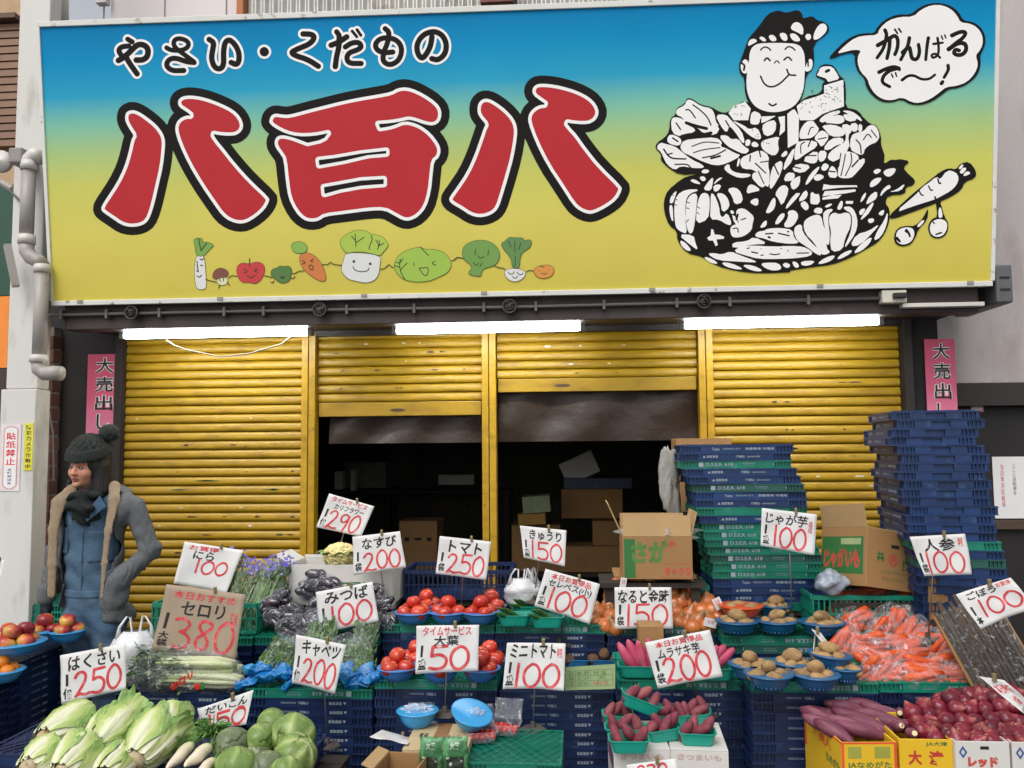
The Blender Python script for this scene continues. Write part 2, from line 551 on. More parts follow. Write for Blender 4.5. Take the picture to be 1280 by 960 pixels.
# right-hand neighbouring wall (pinkish plaster) and the dark shop side below
xr = 2.36
rb = thing('neighbouring_building', 'pinkish grey plastered wall of the next building on the right', 'building', Matrix())
g = MB(); g.box(xr, 6.5, 5.62, 5.9, at(1240, 478, 5.6).z, 6.5)
obj('wall', g, m_plaster, rb)
g = MB(); g.box(xr, 6.5, 5.58, 5.9, at(1240, 507, 5.55).z, at(1240, 478, 5.6).z - .004)
obj('lintel', g, m_darkwall, rb, bevel=.004)
g = MB(); g.box(xr + 0.03, 6.5, 5.66, 5.88, 0, at(1240, 508, 5.55).z)
obj('door', g, m_dark, rb)
for zz in (at(1240, 655, 5.6).z,):
    g = MB(); g.box(xr + .03, 6.5, 5.62, 5.66, zz - .035, zz + .02); obj('rail', g, M('bronze_rail', '4a3a2e', .5, rnd=-1), rb)

# pillar wall between last shutter and next building; wall left of the first shutter
xs = {}
sh_x = lambda px: at(px, 560, YW).x
XA0, XA1 = sh_x(157), sh_x(379.5)
XP1 = (sh_x(380), sh_x(397))
XB0, XB1 = sh_x(398), sh_x(603)
XP2 = (sh_x(604), sh_x(621.5))
XC0, XC1 = sh_x(622.5), sh_x(873)
XP3 = (sh_x(874), sh_x(892))
XD0, XD1 = sh_x(892.5), sh_x(1127.5)
sf = thing('shop_entrance', 'dark brown walls and beam round the four yellow shutters', 'shopfront', Matrix())
ZTOP = at(640, 400, YW).z + .25
g = MB(); g.box(XD1 + .004, 2.352, 5.52, 5.72, 0, ZTOP); obj('pillar', g, m_dark, sf)
g = MB(); g.box(XD1 + .004, XD1 + .05, 5.49, 5.518, 0, ZTOP); obj('post', g, m_darkwall, sf)
g = MB(); g.box(-3.75, XA0 - .05, 5.545, 5.74, 0, ZTOP); obj('wall', g, m_dark, sf)
g = MB(); g.box(XA0 - .055, XA0 - .004, 5.53, 5.74, 0, ZTOP); obj('post', g, m_darkwall, sf)
# beam under the sign
zb1 = at(600, 374, 5.1).z
g = MB(); g.box(-3.22, 2.38, 5.02, 5.16, at(600, 403, 5.05).z, 2.52); obj('beam', g, M('beam_brown', '3a2f2d', 0.55, 0.2, 4, rnd=-1, dirt='4d4340', dscale=4), sf, bevel=.004)
g = MB(); g.box(-3.22, 2.38, 5.162, 5.72, at(600, 398, 5.05).z + .012, 2.55); obj('soffit', g, m_dark, sf)
g = MB(); g.box(-3.35, 2.40, 5.05, 5.70, 2.56, 4.1); obj('sign_box', g, m_dark, sf)
# shutter boxes (dark) right above the slats
g = MB(); g.box(XA0, XD1, 5.54, 5.74, at(600, 418, YW).z, ZTOP - .003); obj('shutter_case', g, m_darkwall, sf)

# ---------------------------------------------------------------- shutters
def yellow(name, base, dirt, lo):
    m = M(name, base, 0.42, 0.10, 7, bump=0.06, bscale=14, rnd=0.06, col2='7d5c14', mix=(0.5, 0.85), dirt=dirt, dscale=22, dlo=lo, dhi=lo + .02, stretch=(1, 1, 3))
    return m
m_yel = yellow('yellow_shutter_paint', 'a37f12', '3a3426', 0.715)
m_yel2 = yellow('yellow_post_paint', 'ab8410', '6b4a1c', 0.68)
m_green_chip = M('green_old_paint', '2c5a3c', 0.6, 0.2, rnd=-1)
m_rust = M('bare_rust', '4a3a2c', 0.8, 0.3, rnd=-1)
m_chipw = M('pale_chip', 'cfc8b4', 0.7, 0.1, rnd=-1)

def slat_mesh(w, h):
    prof = [(0.002, 0.0), (-0.010, .001), (-0.0165, h * .07), (-0.018, h * .35), (-0.0155, h * .65), (-0.009, h * .90), (-0.003, h * .93), (0.012, h * .935), (0.012, h * .99), (0.002, h * 1.0)]
    g = MB()
    n = 1
    v = [(x, y, z) for x in (0, w) for y, z in prof]
    k = len(prof)
    g.add(v, [(i, i + 1, k + i + 1, k + i) for i in range(k - 1)])
    me = g.mesh('slat', smooth=True)
    return me
def chips(parent, X0, W, zc, y, seed, n, mat, big=1.0):
    rnd = random.Random(seed)
    for _ in range(n):
        u = rnd.uniform(0.05, 0.95) * W; L = rnd.uniform(.012, .05) * big; h = rnd.uniform(.004, .009)
        pts = []
        for k in range(9):
            a = 2 * math.pi * k / 9
            q = rnd.uniform(.6, 1.1)
            pts.append((u + L * q * math.cos(a), y, zc + h * q * math.sin(a)))
        g = MB(); g.add(pts, [tuple(range(9))])
        obj('paint_chip', g, mat, parent)
def shutter(X0, X1, ztop, zbot, label, nb, bottom_bar, pitch=0.0612, chipset=()):
    root = thing('roller_shutter', label, 'shutter', Matrix.Translation((X0, YW, 0)), 'yellow roller shutters of the shop')
    W = X1 - X0
    me = slat_mesh(W, pitch)
    me.materials.append(m_yel)
    z = ztop; i = 0
    lim = zbot + (0.075 if bottom_bar else 0)
    while z - pitch > lim:
        z -= pitch
        o = obj('slat', me, None, root, Mx=Matrix.Translation((0, 0, z)))
        for (j, m, n, big) in chipset:
            if j == i: chips(o, 0, W, pitch * .5, -.0186, 31 * j + n, n, m, big)
        i += 1
    if bottom_bar:
        g = MB(); g.box(0.004, W - .004, -.018, .014, zbot, z - .003)
        b = obj('bottom_bar', g, m_yel, root, bevel=.004)
        g = MB(); pts = []
        for k in range(14):
            a = 2 * math.pi * k / 14
            pts.append((W * bottom_bar + .055 * math.cos(a), -.0195, zbot + .04 + .011 * math.sin(a)))
        g.add(pts, [tuple(range(14))]); obj('handle_slot', g, m_rust, b)
    # slat ends with pale scuffed lips
    return root
ZS = lambda py, px=640: at(px, py, YW).z
shutter(XA0, XA1, ZS(419, 270), 0.0, 'leftmost yellow roller shutter, fully lowered behind the woman', 60, 0,
        chipset=((16, m_green_chip, 2, 2.6), (17, m_green_chip, 3, 1.8), (18, m_green_chip, 1, 1.6), (20, m_rust, 5, .8), (22, m_rust, 4, .9), (19, m_chipw, 3, .7), (12, m_rust, 2, .6), (15, m_rust, 3, .5), (24, m_rust, 3, .8), (9, m_chipw, 2, .5), (21, m_chipw, 2, .6)))
shutter(XB0, XB1, ZS(413, 500), ZS(520, 500), 'half raised yellow shutter over the left opening, second from the left', 10, 0.49,
        chipset=((2, m_rust, 4, .9), (4, m_rust, 4, .7), (6, m_rust, 3, .5), (1, m_chipw, 3, .5), (8, m_chipw, 2, .5), (3, m_chipw, 1, .4)))
shutter(XC0, XC1, ZS(404, 750), ZS(489, 750), 'high raised yellow shutter over the right opening, third from the left', 10, 0.33,
        chipset=((2, m_chipw, 3, .6), (4, m_chipw, 2, .5), (5, m_rust, 2, .6)))
shutter(XD0, XD1, ZS(404, 1010), 0.0, 'rightmost yellow roller shutter, fully lowered behind the crate stacks', 60, 0,
        chipset=((6, m_rust, 2, 1.1), (8, m_rust, 2, .5), (13, m_rust, 3, 1.2), (14, m_chipw, 4, .7), (16, m_chipw, 4, .8), (17, m_chipw, 3, .6), (11, m_rust, 3, .5)))
for (a, b), lab in ((XP1, 'yellow shutter post left of the left opening'), (XP2, 'yellow shutter post between the two dark openings'), (XP3, 'yellow shutter post behind the blue and green crate stack')):
    r_ = thing('shutter_post', lab, 'post', Matrix.Translation((a, 5.53, 0)), 'yellow posts between the shutters')
    w = b - a; zt = at(640, 412, 5.53).z
    g = MB(); g.box(0, w * .47, 0, .09, 0.002, zt); obj('rail', g, m_yel2, r_, bevel=.003)
    g = MB(); g.box(w * .53, w, 0, .09, 0.002, zt); obj('rail', g, m_yel2, r_, bevel=.003)
    g = MB(); g.box(w * .47 + .001, w * .53 - .001, .02, .07, 0.002, zt); obj('groove', g, m_rust, r_)
# plastic sheets hanging under the raised shutters
m_vinyl = M('grey_vinyl', '372b24', 0.34, 0.15, 4, bump=0.9, bscale=9, rnd=-1, spec=0.35)
def vinyl(px0, px1, py0, py1, Y, label, seed):
    a, b = at(px0, py0, Y), at(px1, py1, Y)
    g = MB()
    def fn(u, v):
        x = a.x + (b.x - a.x) * u; z = a.z + (b.z - a.z) * v
        return (x, Y + .02 * mnoise.noise(Vector((x * 3, z * 5, seed))) + .012 * math.sin(u * 16 + v * 3 + seed), z)
    g.sheet(fn, 50, 12)
    o = obj('plastic_curtain', g.mesh('plastic_curtain', smooth=True), m_vinyl)
    tag(o, label, 'plastic sheet', 'grey plastic sheets hanging in the openings')
vinyl(412, 602, 517, 553, 5.66, 'narrow grey plastic sheet hanging in the left opening', 1)
vinyl(623, 873, 486, 550, 5.66, 'broad grey plastic sheet hanging in the right opening', 2)

# ---------------------------------------------------------------- conduit, rings, boxes on the beam
m_cond = M('grey_conduit', '5b5856', 0.5, 0.1, rnd=-1)
ct = thing('cable_conduit', 'thin grey conduit running along the dark beam below the sign', 'conduit', Matrix())
g = MB()
pl = [at(60, 394, 4.99), at(160, 392, 4.99), at(400, 387.5, 4.99), at(640, 384, 4.99), at(880, 378, 4.99), at(1104, 373, 4.99)]
g.tube(pl, 0.011, 10); obj('pipe', g.mesh('pipe', smooth=True), m_cond, ct)
for px in (77, 134, 200, 281, 330, 434, 518, 605, 670, 755, 846, 912, 1010):
    k = 0
    py = np.interp(px, [60, 160, 400, 640, 880, 1104], [394, 392, 387.5, 384, 378, 373])
    p = at(px, py, 4.99); g = MB(); g.box(p.x - .009, p.x + .009, p.y - .016, 5.019, p.z - .03, p.z + .03); obj('clip', g, m_cond, ct, bevel=.003)
for px, py in ((165, 391), (400, 387), (637, 383), (880, 377)):
    p = at(px, py, 4.97); g = MB(); rnd = random.Random(px)
    ring = [(p.x + .04 * math.cos(a), p.y - .01, p.z + .04 * math.sin(a)) for a in np.linspace(0, 2 * math.pi, 22)]
    g.tube(ring, .0055, 6)
    for q in range(4):
        g.tube([(p.x + rnd.uniform(-.035, .035), p.y - .012, p.z + rnd.uniform(-.03, .03)) for _ in range(5)], .004, 5)
    g.lathe([(0.0, -.005), (.036, -.005), (.036, .02), (0, .02)], 20, TRS((p.x, p.y + .015, p.z), rx=R(90)))
    obj('junction_box', g.mesh('junction_box', smooth=True), M('junction_dark', '3f3c3a', .5, rnd=-1), ct)
p = at(1117, 372, 4.98)
sw = thing('switch_box', 'cream switch box with black knob at the right end of the conduit', 'switch', Matrix.Translation(p))
g = MB(); g.box(-.075, .065, -.03, .038, -.035, .04); obj('housing', g, M('cream_plastic', 'c9c5b4', .5, rnd=-1), sw, bevel=.006)
g = MB(); g.box(-.02, .055, -.06, -.031, -.012, .02); obj('knob', g, M('black_plastic', '1c1c1c', .4, rnd=-1), sw, bevel=.006)
a, b = at(1128, 382, 4.97), at(1230, 380, 4.97)
g = MB(); g.box(a.x, b.x, 4.96, 5.018, a.z - .012, a.z + .012)
tag(obj('cable_trunking', g, m_pvcw, bevel=.003), 'short white strip on the beam below the sign at the right', 'trunking')
gb = thing('speaker_box', 'dark grey box at the right end of the big sign', 'box', Matrix())
a, b = at(1238, 333, 5.0), at(1262, 380, 5.0)
g = MB(); g.box(2.45, b.x, 4.95, 5.5, b.z, a.z); obj('housing', g, M('dark_grey_metal', '57585a', .5, rnd=-1), gb, bevel=.012)
for k in range(2):
    g = MB(); z = a.z - .08 - .07 * k; g.box(2.47, b.x - .02, 4.943, 4.9495, z, z + .008); obj('groove', g, m_dark, gb)

# ---------------------------------------------------------------- fluorescent lamps
m_tube = emit('lit_tube', (0.97, 1.0, 0.97), 30.0)
def lamp_fix(px0, px1, pyc, Y, label):
    a, b = at(px0, pyc - .3, Y), at(px1, pyc, Y); w = b.x - a.x; z = at((px0 + px1) / 2, pyc, Y).z
    r_ = thing('fluorescent_lamp', label, 'lamp', Matrix.Translation((a.x, Y, z)), 'lit strip lamps under the sign')
    g = MB(); g.box(0.0, w, -.035, .05, .03, .062); obj('housing', g, M('white_enamel', 'cfd0cc', .35, rnd=-1), r_, bevel=.004)
    for x in (0.004, w - .034):
        g = MB(); g.box(x, x + .03, -.03, .03, -.02, .0295); obj('socket', g, M('socket_grey', '8d8c88', .5, rnd=-1), r_, bevel=.003)
    for yy in (-.018, .018):
        g = MB(); g.tube([(.036, yy, 0), (.05, yy, 0), (w - .05, yy, 0), (w - .036, yy, 0)], [.012, .0165, .0165, .012], 14)
        obj('tube', g.mesh('tube', smooth=True), m_tube, r_)
lamp_fix(151, 392, 418, 5.18, 'lit fluorescent lamp over the leftmost yellow shutter')
lamp_fix(490, 732, 412, 5.18, 'lit fluorescent lamp in the middle over the two openings')
lamp_fix(848, 1104, 405, 5.18, 'lit fluorescent lamp over the rightmost yellow shutter')
g = MB(); g.tube([at(208, 425, 5.2), at(218, 432, 5.2), at(236, 438, 5.2), at(275, 446, 5.2), at(312, 442, 5.2), at(352, 430, 5.2), at(384, 404, 5.2)], .005, 6)
tag(obj('lamp_cable', g.mesh('lamp_cable', smooth=True), M('grey_cable', '6a665c', .5, rnd=-1)), 'loose grey cable sagging below the left strip lamp', 'cable')

# ---------------------------------------------------------------- left pillar, drain pipe, neighbours
pl_ = thing('white_pillar', 'tall white square steel pillar at the left edge', 'pillar', Matrix())
YP = 5.0
xa, xb = at(14, 300, YP).x, at(53, 300, YP).x
g = MB(); g.box(xa, xb, YP, YP + .12, at(30, 486, YP).z, 7); obj('column', g, m_white, pl_, bevel=.008)
g = MB(); g.box(xa - .02, xb + .003, YP - .015, YP + .13, .0, at(30, 486, YP).z - .003); obj('casing', g, m_white, pl_, bevel=.006)
# brick strip between the pillar and the dark recess
bs = thing('brick_wall', 'narrow strip of dark bricks beside the white pillar', 'brick wall', Matrix())
m_brick = M('dark_brick', '5d3a30', .85, .2, 20, bump=.3, rnd=.25)
xb0, xb1 = at(52, 600, 5.45).x, at(61, 600, 5.45).x
g = MB(); g.box(xb0 - .2, xb1 - .004, 5.462, 5.6, 0, 2.45); obj('mortar', g, M('mortar_dark', '6f645c', .9, rnd=-1), bs)
bm_ = MB(); bm_.box(xb0 - .2, xb1, 5.45, 5.60, 0, .085); bme = bm_.mesh('brick'); bme.materials.append(m_brick)
for k in range(24):
    obj('brick', bme, None, bs, Mx=Matrix.Translation((0 if k % 2 else .004, 0, .004 + .1 * k)), bevel=.003)
# drain pipe
dp = thing('drain_pipe', 'grey drainpipe with pale elbows zigzagging past the left end of the sign', 'drainpipe', Matrix())
def pipe(name, pxs, rpx, Y, mat, n=16):
    pts = [at(x, y, Y) for x, y in pxs]; g = MB(); g.tube(pts, rpx / F * Y, n); return obj(name, g.mesh(name, smooth=True), mat, dp)
YD = 4.88
pipe('pipe', [(76, -30), (76, 32)], 10, 5.35, m_pvcw)
pipe('elbow', [(52, 197), (43, 194), (36, 200), (36, 212)], 10, YD, m_pvcw)
pipe('pipe', [(36, 212), (33, 296)], 9, YD, m_pvc)
pipe('collar', [(36.5, 202), (36.4, 213)], 11, YD, m_pvcw); pipe('collar', [(33.6, 294), (33.2, 305)], 11, YD, m_pvcw)
pipe('elbow', [(33.3, 303), (33.5, 314), (39, 322), (48, 326), (53, 333)], 9.5, YD, m_pvc)
pipe('pipe', [(53, 330), (49, 450)], 9, YD, m_pvc)
pipe('collar', [(53, 331), (52.8, 341)], 10.5, YD, m_pvcw); pipe('collar', [(48.7, 444), (48.4, 453)], 11.5, YD, m_pvcw)
pipe('elbow', [(48.5, 452), (49, 462), (56, 467), (66, 466), (77, 467)], 9.5, YD, m_pvc)
p = at(24, 197, YD); g = MB(); g.box(p.x - .04, p.x + .05, YD - .05, YP - .001, p.z - .05, p.z + .05)
tag(obj('wall_bracket', g, M('bracket_grey', '8a8580', .6, rnd=-1), bevel=.012), 'grey bracket holding the drainpipe top to the pillar', 'bracket')
g = MB(); q0, q1 = at(9, 306, YD), at(20, 358, YD)
g.tube([q0, q1], .028, 4); tag(obj('cable_cover', g, m_pvc), 'slanting grey metal cover on the white pillar', 'cover')
g = MB(); g.tube([at(55, 480, 5.3), at(58, 500, 5.3), at(66, 540, 5.3), at(67, 600, 5.3)], .006, 6)
tag(obj('hanging_cable', g, M('cable_grey', '7c7a75', .6, rnd=-1)), 'thin grey cable hanging from the drainpipe elbow', 'cable')
# what shows left of the pillar
nb = thing('left_shop', 'brown louvred shutter and green and orange panels left of the pillar', 'building', Matrix())
YN = 6.2
x0, x1 = -6.5, at(24, 100, YN).x
g = MB(); g.box(x0, x1, YN + .05, YN + .2, 0, 7); obj('wall', g, M('beige_wall', 'b99a7a', .8, rnd=-1), nb)
zt, zb = at(5, 30, YN).z, at(5, 184, YN).z
nl = 16; hl = (zt - zb) / nl
ms_ = MB(); ms_.box(x0, x1, -.02, .03, 0, hl * .86); mse = ms_.mesh('louvre_slat'); mse.materials.append(M('brown_louvre', '7d5a42', .55, .1, rnd=.08))
for k in range(nl):
    obj('slat', mse, None, nb, Mx=TRS((0, YN, zb + k * hl), rx=R(-8)))
g = MB(); g.box(x0, x1, YN - .08, YN + .04, zt + .01, zt + .05); obj('lintel', g, M('brown_wood', '5d4333', .6, rnd=-1), nb)
for nm, c, p0, p1 in (('green_panel', '1f4a38', 232, 370), ('orange_panel', 'f08a2c', 371, 460), ('dark_panel', '3a2a26', 461, 900)):
    g = MB(); g.box(x0, x1, YN - .02, YN + .045, max(0, at(5, p1, YN).z), at(5, p0, YN).z); obj(nm, g, M(nm, c, .5, .05, rnd=-1), nb)
g = MB(); p = at(4, 203, 5.3); g.lathe([(0, 0), (.075, 0), (.075, .03), (.02, .035), (0, .06)], 20, TRS(p, rx=R(90))); obj('valve', g.mesh('valve', smooth=True), m_pvcw, nb)
g = MB(); g.tube([at(-5, 228, 5.2), at(14, 240, 5.0), at(26, 252, 4.96)], .007, 6); obj('cable', g, m_cond, nb)
g = MB(); g.tube([at(-8, 222, 5.2), at(16, 236, 5.05)], .018, 8); obj('pipe', g, m_pvc, nb)

# ---------------------------------------------------------------- posters and stickers
m_ink = M('black_ink', '1d1b1a', .6, .05, rnd=-1)
m_redink = M('red_ink', 'c23a3a', .6, .05, rnd=-1)
m_wprint = M('white_print', 'e6e4e0', .6, .03, rnd=-1)
m_paper = M('white_paper', 'dedddb', .65, .03, 5, rnd=-1)
def flat_thing(name, label, cat, px0, py0, px1, py1, Y, mat, thick=.002, group=None):
    a, b = at(px0, py0, Y), at(px1, py1, Y)
    r_ = thing(name, label, cat, Matrix.Translation((a.x, Y, b.z)), group)
    w, h = b.x - a.x, a.z - b.z
    g = MB(); g.box(0, w, 0, thick, 0, h); obj('sheet', g, mat, r_)
    mp = lambda u, v, o=.0006: (u * w, -o, (1 - v) * h)
    return r_, mp, w, h
def gradient_mat(name, stops, axis, lo, hi, rough=.5):
    """a printed colour gradient along one object axis"""
    m = bpy.data.materials.new(name); m.use_nodes = True; nt = m.node_tree; N, L = nt.nodes, nt.links
    b = N['Principled BSDF']; b.inputs['Roughness'].default_value = rough
    tc = N.new('ShaderNodeTexCoord'); sp = N.new('ShaderNodeSeparateXYZ'); L.new(tc.outputs['Object'], sp.inputs[0])
    mr = N.new('ShaderNodeMapRange'); mr.inputs['From Min'].default_value = lo; mr.inputs['From Max'].default_value = hi
    L.new(sp.outputs[axis], mr.inputs['Value'])
    cr = N.new('ShaderNodeValToRGB'); L.new(mr.outputs[0], cr.inputs[0])
    e = cr.color_ramp.elements
    while len(e) < len(stops): e.new(0.5)
    for k, (t, c) in enumerate(stops): e[k].position = t; e[k].color = (*srgb(c), 1)
    n = N.new('ShaderNodeTexNoise'); n.inputs['Scale'].default_value = 3; L.new(tc.outputs['Object'], n.inputs['Vector'])
    mx = N.new('ShaderNodeMix'); mx.data_type = 'RGBA'; mx.blend_type = 'MULTIPLY'; mx.inputs[0].default_value = .12
    L.new(cr.outputs[0], mx.inputs[6]); L.new(n.outputs['Fac'], mx.inputs[7]); L.new(mx.outputs[2], b.inputs['Base Color'])
    return m
m_pink = gradient_mat('pink_poster', [(0, 'e88aa6'), (.5, 'dd5f80'), (1, 'd05070')], 2, 0, .5)
def sale_poster(px0, py0, px1, py1, Y, label, torn=False):
    r_, mp, w, h = flat_thing('sale_poster', label, 'poster', px0, py0, px1, py1, Y, m_pink, group='pink sale posters beside the shutters')
    g = MB(); g2 = MB()
    for k, ch in enumerate('大売出し'):
        v0 = .05 + k * .235
        bx = (.27, v0, .82, v0 + .19) if ch != 'し' else (.33, v0, .75, v0 + .19)
        put_text(g2, ch, (bx[0] - .02, bx[1] - .006, bx[2] + .02, bx[3] + .006), lambda u, v: mp(u, v, .0006), bold=.06)
        put_text(g, ch, bx, lambda u, v: mp(u, v, .0012), bold=.012)
    obj('letter_outline', g2, m_wprint, r_); obj('lettering', g, m_ink, r_)
    return r_
sale_poster(110, 443, 147, 542, 5.535, 'torn pink sale poster with black characters on the dark wall above the woman')
sale_poster(1155, 424, 1198, 530, 5.50, 'pink sale poster with black characters above the dark blue crate stack')
# stickers on the pillar
r_, mp, w, h = flat_thing('notice_sticker', 'white rounded sticker with red characters on the white pillar', 'sticker', 2, 530, 24, 614, YP - .019, M('sticker_white', 'dcd2cf', .5, rnd=-1))
A = Art(-4, -4, 26, 90, .5); A.poly([(3, 10), (3, 6), (11, 2), (19, 6), (19, 10), (19, 74), (19, 78), (11, 83), (3, 78), (3, 74)], 1)
obj('border', A.mesh('border', lambda x, y: mp(x / 22, y / 84, .0006)), M('border_pink', 'c98f8f', .6, rnd=-1), r_)
A.D += 1.2
obj('panel', A.mesh('panel', lambda x, y: mp(x / 22, y / 84, .0012)), m_wprint, r_)
g = MB()
for k, ch in enumerate('貼紙禁止'): put_text(g, ch, (.27, .13 + k * .125, .75, .235 + k * .125), lambda u, v: mp(u, v, .0018), bold=.02)
obj('lettering', g, M('sticker_red', 'd43340', .5, rnd=-1), r_)
g = MB()
for k, ch in enumerate('本町商店会'): put_text(g, ch, (.38, .66 + k * .05, .6, .70 + k * .05), lambda u, v: mp(u, v, .0018), bold=.01)
obj('small_lettering', g, M('sticker_blue', '4a6aa0', .5, rnd=-1), r_)
r_, mp, w, h = flat_thing('camera_notice', 'narrow yellow sticker with black characters on the white pillar', 'sticker', 31, 529, 40, 588, YP - .019, M('sticker_yellow', 'd8cf3a', .5, rnd=-1))
g = MB()
for k, ch in enumerate('防犯カメラ作動中'): put_text(g, ch, (.2, .04 + k * .118, .8, .135 + k * .118), lambda u, v: mp(u, v), bold=.01)
obj('lettering', g, m_ink, r_)
# stickers right
r_, mp, w, h = flat_thing('small_sticker', 'small red and white sticker on the dark door frame at the right', 'sticker', 1213, 504, 1230, 515, 5.655, M('sticker_red2', 'c9747a', .5, rnd=-1))
g = MB(); g.add([mp(*q) for q in ((.12, .15), (.88, .15), (.88, .8), (.12, .8))], [(0, 1, 2, 3)]); obj('panel', g, m_wprint, r_)
g = MB(); put_text(g, 'SECOM'[:0] + '防犯中', (.2, .3, .8, .65), lambda u, v: mp(u, v, .0012)); obj('lettering', g, M('sticker_red', '', .5), r_)
r_, mp, w, h = flat_thing('notice_paper', 'white paper notice with vertical writing on the dark door at the right edge', 'notice', 1240, 571, 1286, 648, 5.655, m_paper)
g = MB(); put_text(g, '当店専用駐輪場', (.22, .12, .33, .82), lambda u, v: mp(u, v), vert=True); obj('red_lettering', g, m_redink, r_)
g = MB(); put_text(g, 'ここに自転車を', (.58, .12, .69, .62), lambda u, v: mp(u, v), vert=True); obj('lettering', g, m_ink, r_)
# ================================================================== THE BIG SIGN
S_BL, S_BR, S_TL, S_TR = at(65, 378, 4.95), at(1240, 353, 4.95), at(48, 32, 4.73), at(1247, -10, 4.73)
S_N = (S_BR - S_BL).cross(S_TL - S_BL).normalized()
if S_N.y > 0: S_N = -S_N
def sp(px, py, off=0.0):
    d = ray(px, py); o = S_BL + S_N * off
    return CAM + d * ((o - CAM).dot(S_N) / d.dot(S_N))
S_TR = sp(1247, -10)
sign = thing('shop_sign', 'huge blue to yellow shop sign with red characters and drawn vegetables', 'sign', Matrix.Translation(S_BL))
SI = Matrix.Translation(-S_BL)
def loc(p): return tuple(Vector(p) - S_BL)
H_ = (S_TL - S_BL).z
m_face = gradient_mat('sign_gradient', [(0, 'd2c254'), (.26, 'dcd066'), (.42, 'cfcf68'), (.54, 'aecb86'), (.64, '80c4ac'), (.74, '2fa4c8'), (.87, '0890c4'), (1, '007cb4')], 2, 0, H_, .6)
m_face.node_tree.nodes['Principled BSDF'].inputs['Specular IOR Level'].default_value = .12
g = MB()
q = [S_BL, S_BR, S_TR, S_TL]
fr = [loc(p) for p in q]; bk = [loc(p - S_N * .10) for p in q]
g.add(fr + bk, [(0, 1, 2, 3), (7, 6, 5, 4), (0, 4, 5, 1), (1, 5, 6, 2), (2, 6, 7, 3), (3, 7, 4, 0)])
obj('face_panel', g, m_face, sign)
m_frame = M('sign_frame_white', 'd9d9d2', .5, .05, 6, rnd=-1, dirt='8f8678', dscale=14, dlo=.62, dhi=.7)
def bar(name, a, b, w, t0, t1, inward):
    a, b = Vector(a), Vector(b)
    d = (b - a).normalized(); iw = inward.normalized() * w
    g = MB(); v = []
    for p in (a, b):
        for o, k in ((0, t0), (0, t1), (1, t1), (1, t0)):
            v.append(loc(p + iw * o + S_N * k))
    g.add(v, [(0, 1, 2, 3), (7, 6, 5, 4), (0, 4, 5, 1), (1, 5, 6, 2), (2, 6, 7, 3), (3, 7, 4, 0)])
    return obj(name, g, m_frame, sign, bevel=.003)
up_ = (S_TL - S_BL).normalized(); rt_ = (S_BR - S_BL).normalized()
bar('frame', S_BL - up_ * .022, S_BR - up_ * .022, .030, -.1, .012, up_)
bar('frame', S_TL - up_ * .012, S_TR - up_ * .012, .034, -.1, .012, up_)
bar('frame', S_BL + up_ * .009 - rt_ * .01, S_TL - up_ * .013 - rt_ * .01, .022, -.1, .0115, rt_)
bar('frame', S_BR + up_ * .009 + rt_ * .012, S_TR - up_ * .013 + rt_ * .012, .022, -.1, .0115, -rt_)
for px in (100, 275, 455, 605, 815, 1025, 1213):
    p = sp(px, np.interp(px, [65, 1240], [377, 352]), .013)
    g = MB(); c = Vector(loc(p)); g.box(c.x - .018, c.x + .018, c.y - .004, c.y + .004, c.z - .012, c.z + .006)
    obj('clamp', g, M('clamp_grey', '8b8a82', .5, rnd=-1), sign)
m_sred = M('sign_red', 'b8242c', .6, .03, 3, rnd=-1, spec=.3)
m_sblk = M('sign_black', '14110f', .7, .03, 3, rnd=-1, spec=.2)
m_swht = M('sign_white', 'f2f0ee', .45, .02, 3, rnd=-1)
LAY = [0.0008]
def lay(art, name, mat, level=0.0):
    LAY[0] += .00006
    k = LAY[0]
    return obj(name, art.mesh(name, lambda x, y: loc(sp(x, y, k)), level), mat, sign)
def C(pts, ox, oy, s): return [(ox + x / s, oy + y / s) for x, y in pts]
# ---- big characters
a1 = [(212,250),(220,228),(250,216),(285,224),(330,252),(390,300),(425,345),(440,385),(440,430),(428,540),(405,640),(380,750),(355,830),(330,865),(290,882),(240,886),(190,873),(140,838),(95,808),(75,790),(78,765),(110,715),(160,640),(205,550),(232,460),(248,385),(262,362),(242,335),(222,300),(212,275)]
a2 = [(512,170),(525,148),(555,135),(610,135),(680,150),(760,180),(830,215),(870,255),(888,300),(880,335),(850,360),(810,365),(745,360),(712,352),(740,395),(770,430),(840,520),(930,620),(1035,718),(1035,740),(1010,785),(960,830),(905,862),(860,867),(810,852),(765,820),(715,750),(640,640),(570,520),(520,410),(498,340),(500,300),(520,268),(560,248),(592,250),(560,225),(520,200)]
b1 = [(75,280),(85,250),(110,236),(150,243),(190,245),(300,215),(400,190),(500,165),(600,145),(700,128),(770,115),(810,92),(860,86),(920,105),(1000,150),(1050,195),(1062,240),(1050,285),(1015,307),(965,300),(905,278),(870,272),(830,282),(770,292),(700,297),(700,297),(710,320),(710,320),(760,312),(800,300),(830,286),(860,283),(885,286),(940,305),(1000,350),(1045,410),(1057,450),(1045,490),(1018,510),(1010,580),(1000,680),(975,770),(930,825),(880,850),(840,848),(790,820),(735,790),(650,792),(500,812),(395,825),(360,850),(315,857),(270,845),(225,800),(185,720),(170,620),(158,500),(140,470),(110,430),(105,395),(120,368),(150,360),(200,370),(250,388),(295,405),(295,405),(385,385),(410,350),(410,350),(330,366),(240,368),(170,352),(100,315),(78,292)]
bh1 = [(358,503),(450,492),(600,466),(744,450),(744,466),(640,475),(500,508),(362,533)]
bh2 = [(388,658),(480,642),(600,620),(730,612),(730,640),(600,650),(480,672),(392,697)]
